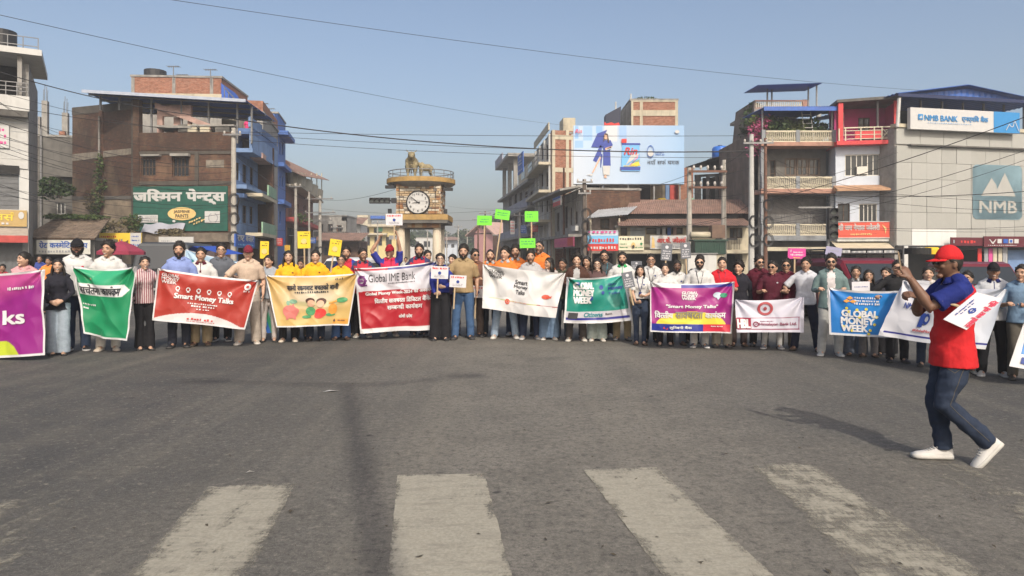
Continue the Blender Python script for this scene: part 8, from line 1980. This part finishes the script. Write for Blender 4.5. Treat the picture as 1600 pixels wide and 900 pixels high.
placard('green placard by itself furthest to the right', 820,330,841,346.5,13.3, LIME, 400, [(iG, [(.15,.65,.55,.75),(.15,.42,.6,.52)], 3, 6)], 0)
placard('lower green placard in front of the tall man in orange', 812,372.5,836.5,387.5,13.1, LIME, 408, [(iG, [(.12,.62,.88,.76),(.12,.36,.88,.5)], 4, 9)], -1)
ypr = lambda sd: [(iK, [(.55,.86,.92,.92),(.2,.72,.8,.79),(.25,.25,.75,.33),(.3,.45,.7,.52)], sd, 6), (OV, [(.5,.42,.16)], sd, 4)]
placard('leftmost yellow placard beside the maroon cap', 406.5,377,420,404,12.95, YC, 440, ypr(1), 1, group='yellow placards')
placard('highest yellow placard above the yellow shirted man', 465,361.5,485,388,12.9, YC, 432, ypr(2), -1, group='yellow placards')
placard('tilted yellow placard before the man in red and blue', 514.5,374,533,400,12.8, YC, 428, ypr(3), 8, group='yellow placards', sx=-.02)
wpr = lambda sd: [(pR, [(.08,.74,.92,.92)], sd, 9), (iB, [(.5,.46,.13)], sd, 3), (pGR, [(.2,.12,.8,.2),(.2,.24,.8,.3)], sd, 9)]
placard('white placard lifted high by the man in red cap', 603,334,629,352,12.8, WC, 376, wpr(1), 0, group='white placards')
placard('white placard held by the woman in royal blue jacket', 673.5,416,700.5,435.5,12.35, WC, 466, wpr(2), 2, group='white placards', sx=-.03)
placard('white placard held low by the man in tan polo', 702.5,430,728.5,449,12.5, WC, 483, wpr(3), 3, group='white placards', sx=-.05)
placard('small white placard behind the man in tan polo', 739,446.5,755,465,13.1, WC, 498, wpr(4), 2, group='white placards', sx=-.04)
gpr = lambda sd: [(WC, [(.5,.80,.10),(.15,.52,.85,.60),(.15,.38,.85,.46),(.15,.24,.85,.32),(.15,.08,.85,.2)], sd, 6)]
placard('left one of the pair of dark grey placards above heads', 1033,381,1050,407,12.5, GC, 425, gpr(1), 4, group='grey placards')
placard('right one of the pair of dark grey placards above heads', 1063.5,379,1079,404,12.4, GC, 440, gpr(2), -3, group='grey placards')
placard('grey placard partly hidden behind the bearded man in green collar', 986,408,1003,425,12.9, GC, 430, gpr(3), 0, group='grey placards')
placard('tilted grey placard held by the short woman in white', 973,425,990,450,11.85, GC, 478, gpr(4), -12, group='grey placards')
placard('pink placard above the man in white polo', 1231,388,1259,404.5,11.8, PC, 432, [(WC, [(.12,.62,.2,.9),(.3,.55,.8,.7),(.15,.3,.85,.48)], 1, 8), (iY, [(.3,.05,.7,.15)], 2, 3)], 1, sx=-.03)
placard('lilac white placard tipped behind the man in grey green jacket', 1290,386,1315,399,11.3, mat('lilac card', (.30,.29,.42), .6, .04), 430, [(pGR, [(.15,.5,.85,.62)], 1, 9)], 8)
placard('low white placard on top of the blue banner', 1331,440,1359,455,10.3, WC, 455, [(iB, [(.12,.40,.88,.52)], 1, 10)], -1, stick=False, group='white placards')
placard('grey white card behind the walking man phone hand', 1417,438,1452,452,9.6, mat('pale grey card', (.42,.43,.47), .6, .03), 452, [], 3, stick=False, group='white placards')
# phone of the man with raised arms
ph = thing('phone', 'phone held up by the man in red cap with raised arms', 'phone', P(614, 371, 13.2)); MB().box(-.075,-.005,-.037,.075,.005,.037).build('body', pW, ph); MB().ball((.055,-.006,.018), (.008,.003,.008), 10, 6).build('lens', BLACK, ph)

# ---------------------------------------------------------------- the walking man with the phone
def walking_man():
    YW = 5.15; sc = .936; px0 = 1487
    t = thing('person', 'walking man in red cap and red and blue polo raising a phone', 'person', (XX(px0, YW), YW, .009), R(-97)); t.scale = (sc, sc, sc)
    f = lambda fwd, lat, z: Vector((lat, -fwd, z))           # lat > 0 is his left side... facing -y, the viewer sees +x after turning
    L = 1                                                      # viewer's side
    # after the -97 degree turn local +x points away from the viewer's right... his near side is -x
    N, Fq = 1, -1
    hips = {N: f(-.01, N*.085, .86), Fq: f(.0, Fq*.085, .86)}
    knees = {N: f(.10, N*.10, .475), Fq: f(.07, Fq*.09, .46)}
    ank = {N: f(-.215, N*.085, .185), Fq: f(.02, Fq*.09, .088)}
    sh = {N: f(-.01, N*.18, 1.365), Fq: f(-.02, Fq*.18, 1.365)}
    wr = {N: f(.36, N*.13, 1.435), Fq: f(.23, Fq*.03, 1.285)}
    el = {}
    el[N], wr[N] = ik(sh[N], wr[N], .285, .255, (0, -.55, -1)); el[Fq], wr[Fq] = ik(sh[Fq], wr[Fq], .285, .255, (-1, .2, -.8))
    off = Vector((0, .015, -.025)); hc = HC + off + Vector((0,-.012,0))
    mb = MB(); mb.loft([(z-.025, cx, cy+.015-(.02 if z > 1.4 else 0), rx, ry) for z, cx, cy, rx, ry in TORSO['m']], 24)
    b = MB(); head_into(b, 0); mb.add([(x+off.x, y+off.y-.012, z+off.z) for x, y, z in b.v], b.f)
    for s in (N, Fq):
        a, e, w_ = sh[s], el[s], wr[s]; mb.tube([a+Vector((-s*.03,0,0)), a.lerp(e,.25), a.lerp(e,.7), e, e.lerp(w_,.3), e.lerp(w_,.8), w_], [.042,.050,.045,.043,.045,.031,.027], 16)
        h, k, n = hips[s], knees[s], ank[s]; mb.tube([h, h.lerp(k,.5), k, k.lerp(n,.35), n], [.08,.07,.052,.052,.036], 12)
    hand(mb, wr[N], f(.04, -.05, .1), f(.35, -.9, .1), f(.5,-.4,.6), .62, True, .0092)
    hand(mb, wr[Fq], f(.10, .02, .03), f(0, -.5, -.8), f(.2,-.3,1), 1.0, True, .0092)
    me = fuse(mb, .0058, 2, .6, 'body'); me.materials.append(skin(5)); body = link('body', me, t)
    # polo: red with blue yoke and sleeves
    o = .02; mb = MB()
    mb.loft([(.755,0,.008,.208,.160),(.86,0,.008,.194,.152),(.95,0,.008,.176,.142)] + [(z-.025, cx, cy+.015, rx+o, ry+o*(1.4 if z < 1.2 else 1)) for z, cx, cy, rx, ry in TORSO['m'] if 1.05 < z < 1.43] + [(1.42,0,.012,.082,.074)], 28)
    mb.ball((0,-.06,.98), (.125,.085,.15)); 
    for s in (N, Fq):
        a, e = sh[s], el[s]; mb.tube([a+Vector((-s*.05,0,-.005)), a.lerp(e,.2), a.lerp(e,.55), a.lerp(e,.80)], [.070,.076,.072,.077], 18); mb.tube([(s*.045,.016,1.43),(s*.10,.016,1.395),(s*.165,.008,1.36)], [.05,.060,.066], 12)
    me = fuse(mb, .009, 2, None, 'shirt'); wrinkle(me, .010, 7); wrinkle(me, .004, 17)
    red, blue = fab((.48,.018,.022), 'polo'), fab((.014,.024,.15), 'polo'); me.materials.append(red); me.materials.append(blue)
    def zn(p):
        if p.z > 1.13 and (abs(p.x) > .205 or (p.y < -.12 and abs(p.x) > .1)): return 1
        return 1 if p.z > 1.30 + .55*(p.y+.02) - .25*max(0, abs(p.x)-.1) and p.y < .085 and p.z > 1.22 else 0
    me.polygons.foreach_set('material_index', [zn(p.center) for p in me.polygons]); link('shirt', me, t)
    cm = link('collar', collar_mesh('m'), t, (0, -.002, -.022), [blue])
    # jeans
    mb = MB(); mb.loft([(.74,0,.01,.130,.105),(.83,0,.012,.158,.124),(.90,0,.012,.152,.118),(.97,0,.01,.150,.116)], 24)
    for s in (N, Fq):
        h, k, n = hips[s], knees[s], ank[s]; d = (n-k).normalized()
        mb.tube([h+Vector((0,.01,.0)), h.lerp(k,.35)+Vector((0,.01,0)), h.lerp(k,.75), k, k.lerp(n,.4), n + d*.01], [.096,.098,.086,.082,.074,.064], 20)
    me = fuse(mb, .010, 2, None, 'jeans'); wrinkle(me, .014, 7); wrinkle(me, .007, 16); me.materials.append(fab((.022,.032,.056), 'denim')); link('jeans', me, t)
    from mathutils.bvhtree import BVHTree
    bv = BVHTree.FromPolygons([v.co for v in me.vertices], [tuple(p.vertices) for p in me.polygons]); thr_ = fab((.085,.075,.06), 'thread')
    def drape(pts, nm, r=.0028, m_=24):
        out = []
        for p, q in zip(pts, pts[1:]):
            for k in range(m_):
                u_ = k/m_; y = p[0]+(q[0]-p[0])*u_; z = p[1]+(q[1]-p[1])*u_; hit = bv.ray_cast(Vector((1, y, z)), Vector((-1, 0, 0)))[0]
                if hit: out.append(hit)
        if len(out) > 2: mb = MB(); mb.tube(out, r, 5); mb.build(nm, thr_, t, True, None, False)
    drape([(.012,.78),(-.045,.64),(-.095,.475),(.06,.33),(.20,.20)], 'seam'); drape([(.055,.745),(.135,.74),(.125,.66),(.09,.635),(.055,.66),(.055,.745)], 'pocket'); drape([(-.10,.75),(-.06,.72),(-.02,.755)], 'pocket')
    # white canvas shoes
    def shoe(name, an, pitch, heel_up, s):
        mb = MB(); secs = [(.085,.026,.075),(.07,.037,.105),(.02,.041,.112),(-.03,.043,.092),(-.09,.049,.066),(-.145,.050,.054),(-.185,.042,.046),(-.21,.022,.034)]
        mb.rings([[(w_*math.cos(a), y, (.024+(h-.024)*math.sin(a)) if math.sin(a) >= 0 else .024*(1+math.sin(a)*.3)) for a in [2*math.pi*i/20 for i in range(20)]] for y, w_, h in secs], True, 0)
        mb.rings([[(-w_*1.07,y*1.03,0),(w_*1.07,y*1.03,0),(w_*1.10,y*1.03,.014),(w_*1.07,y*1.03,.030),(-w_*1.07,y*1.03,.030),(-w_*1.10,y*1.03,.014)] for y, w_, h in secs], True, 1)
        mb.tube([(0.038*math.cos(a), .035+.045*math.sin(a), .108+.012*math.sin(a)) for a in [2*math.pi*i/20 for i in range(21)]], .011, 6, 0)
        for k in range(5): y = -.035-.02*k; z = .095-.009*k; mb.tube([(-.026,y,z-.006),(0,y-.004,z+.004),(.026,y,z-.006)], .0042, 5, 1)
        me = mb.mesh('shoe', [mat('white canvas', (.52,.51,.49), .8, .06, 20, .1), mat('white rubber', (.46,.45,.42), .6, .06, 12)], True, False)
        o = link(name, me, t); M_ = Matrix.Translation(an) @ Matrix.Rotation(pitch, 4, 'X') @ Matrix.Translation((0, -.02, -.085)); o.matrix_local = M_
        st = MB(); st.tube([(s*.046*w_/.05, y, .022) for y, w_ in ((.05,.040),(0,.044),(-.08,.051),(-.15,.051),(-.19,.042))], .0022, 5); link('stripe', st.mesh('stripe', mat('thin red stripe', (.35,.03,.04), .6, .05), True, False), o)
    shoe('shoe', ank[Fq], 0, 0, N); shoe('shoe', ank[N], R(47), 1, N)
    attach_head(t, body, 'm', 0, 'crop', None, (.50,.02,.024), 'sun', 1.0, None, True, False, hc, 0)
    # printed name on the back of the shirt and badge on the sleeve
    mb = MB(); letters(mb, 'Global IME', .02, 1.255, .15, 1.285, 0, 0, .02, 0, fn=lambda a, c, k=0: (N*.075-a*.55, .142-abs(a)*.0+k, c), step=.0006)
    mb.build('shirt_print', pW, t, uv=False)
    # phone in the raised hand
    Mw = Matrix.Translation(t.location) @ Matrix.Rotation(R(-97), 4, 'Z') @ Matrix.Scale(sc, 4)
    pc = Mw @ (wr[N] + f(.052, -.055, .125))
    p = thing('phone', 'thin phone held up edge on by the walking man', 'phone', pc, R(-97)); p.rotation_euler = (R(8), R(3), R(-117))
    MB().box(-.037,-.0045,-.078,.037,.0045,.078).build('body', mat('tan phone case', (.30,.22,.14), .5, .08), p); MB().box(-.034,.0047,-.073,.034,.0054,.073).build('screen', mat('dark phone screen', (.03,.03,.035), .1, .05), p)
    return t
walking_man()
# placard tucked under his arm: long sheet slanting down to the left, on a wooden stick
q = [P(1474,499,4.92), P(1510,515.5,4.92), P(1565,467,4.98), P(1526,456.5,4.98)]
pc = (q[0]+q[2])/2; t = thing('placard', 'white placard with red and blue print tucked under the walking man arm', 'placard', pc, 0, 'white placards')
ex = (q[3]-q[0]); ey = (q[1]-q[0]); nn = ex.cross(ey).normalized()
if nn.y > 0: nn = -nn
fp = lambda a, c, k=0: q[0] + ex*a + ey*c + nn*(.006+k) - pc
back = [v - nn*.006 - pc for v in q]; MB().hexa([*[tuple(v) for v in back], *[tuple(v + nn*.008) for v in back]]).build('board', WC, t)
mb = MB(); letters(mb, 'तलबको बचत गरौं भोलि', .06,.97,.98,.70, 0, 0, .03, fn=lambda a, c, k=0: fp(a, c, k+.004), step=.0008); mb.build('lettering', pm('pink red ink', (.55,.05,.10)), t, uv=False)
mb = MB(); scribble(mb, .22,.20,.78,.12, 0, 0, 14, 3, fn=lambda a, c: fp(a, c, .004)); scribble(mb, .3,.30,.7,.24, 0, 0, 9, 4, fn=lambda a, c: fp(a, c, .004)); n = 18
for hole in (1,): o = [fp(.5+.085*math.cos(6.283*k/n), .49+.13*math.sin(6.283*k/n), .004) for k in range(n)]; i_ = [fp(.5+.045*math.cos(6.283*k/n), .49+.07*math.sin(6.283*k/n), .004) for k in range(n)]; mb.add(o+i_, [(k,(k+1)%n,n+(k+1)%n,n+k) for k in range(n)]); mb.add([fp(.40,.47,.005), fp(.60,.47,.005), fp(.60,.53,.005), fp(.40,.53,.005)], [(0,1,2,3)])
mb.build('print', iB, t, uv=False)
mb = MB(); mb.cyl(P(1471,470,4.96)-pc, P(1532,489,4.97)-pc+Vector((0,.02,0)), .011, 8); mb.build('stick', mat('pale wood stick', (.42,.32,.20), .7, .15, 8), t)

# ---------------------------------------------------------------- the hazy air of the far street
hm = bpy.data.materials.new('haze air'); hm.use_nodes = True; hn = hm.node_tree; hn.nodes.remove(hn.nodes['Principled BSDF'])
pv = hn.nodes.new('ShaderNodeVolumePrincipled'); pv.inputs['Color'].default_value = (.93,.96,1.0,1); pv.inputs['Density'].default_value = HAZE; pv.inputs['Anisotropy'].default_value = 0
hn.links.new(pv.outputs[0], hn.nodes['Material Output'].inputs['Volume'])
hz = MB().box(-1030,-230,-1,1030,1530,22).build('haze', hm, None, uv=False); tag(hz, 'thin pale haze filling the air over the junction and street', 'haze', kind='stuff')

# ---------------------------------------------------------------- end: drop the scratch scene
bpy.data.scenes.remove(TMP)
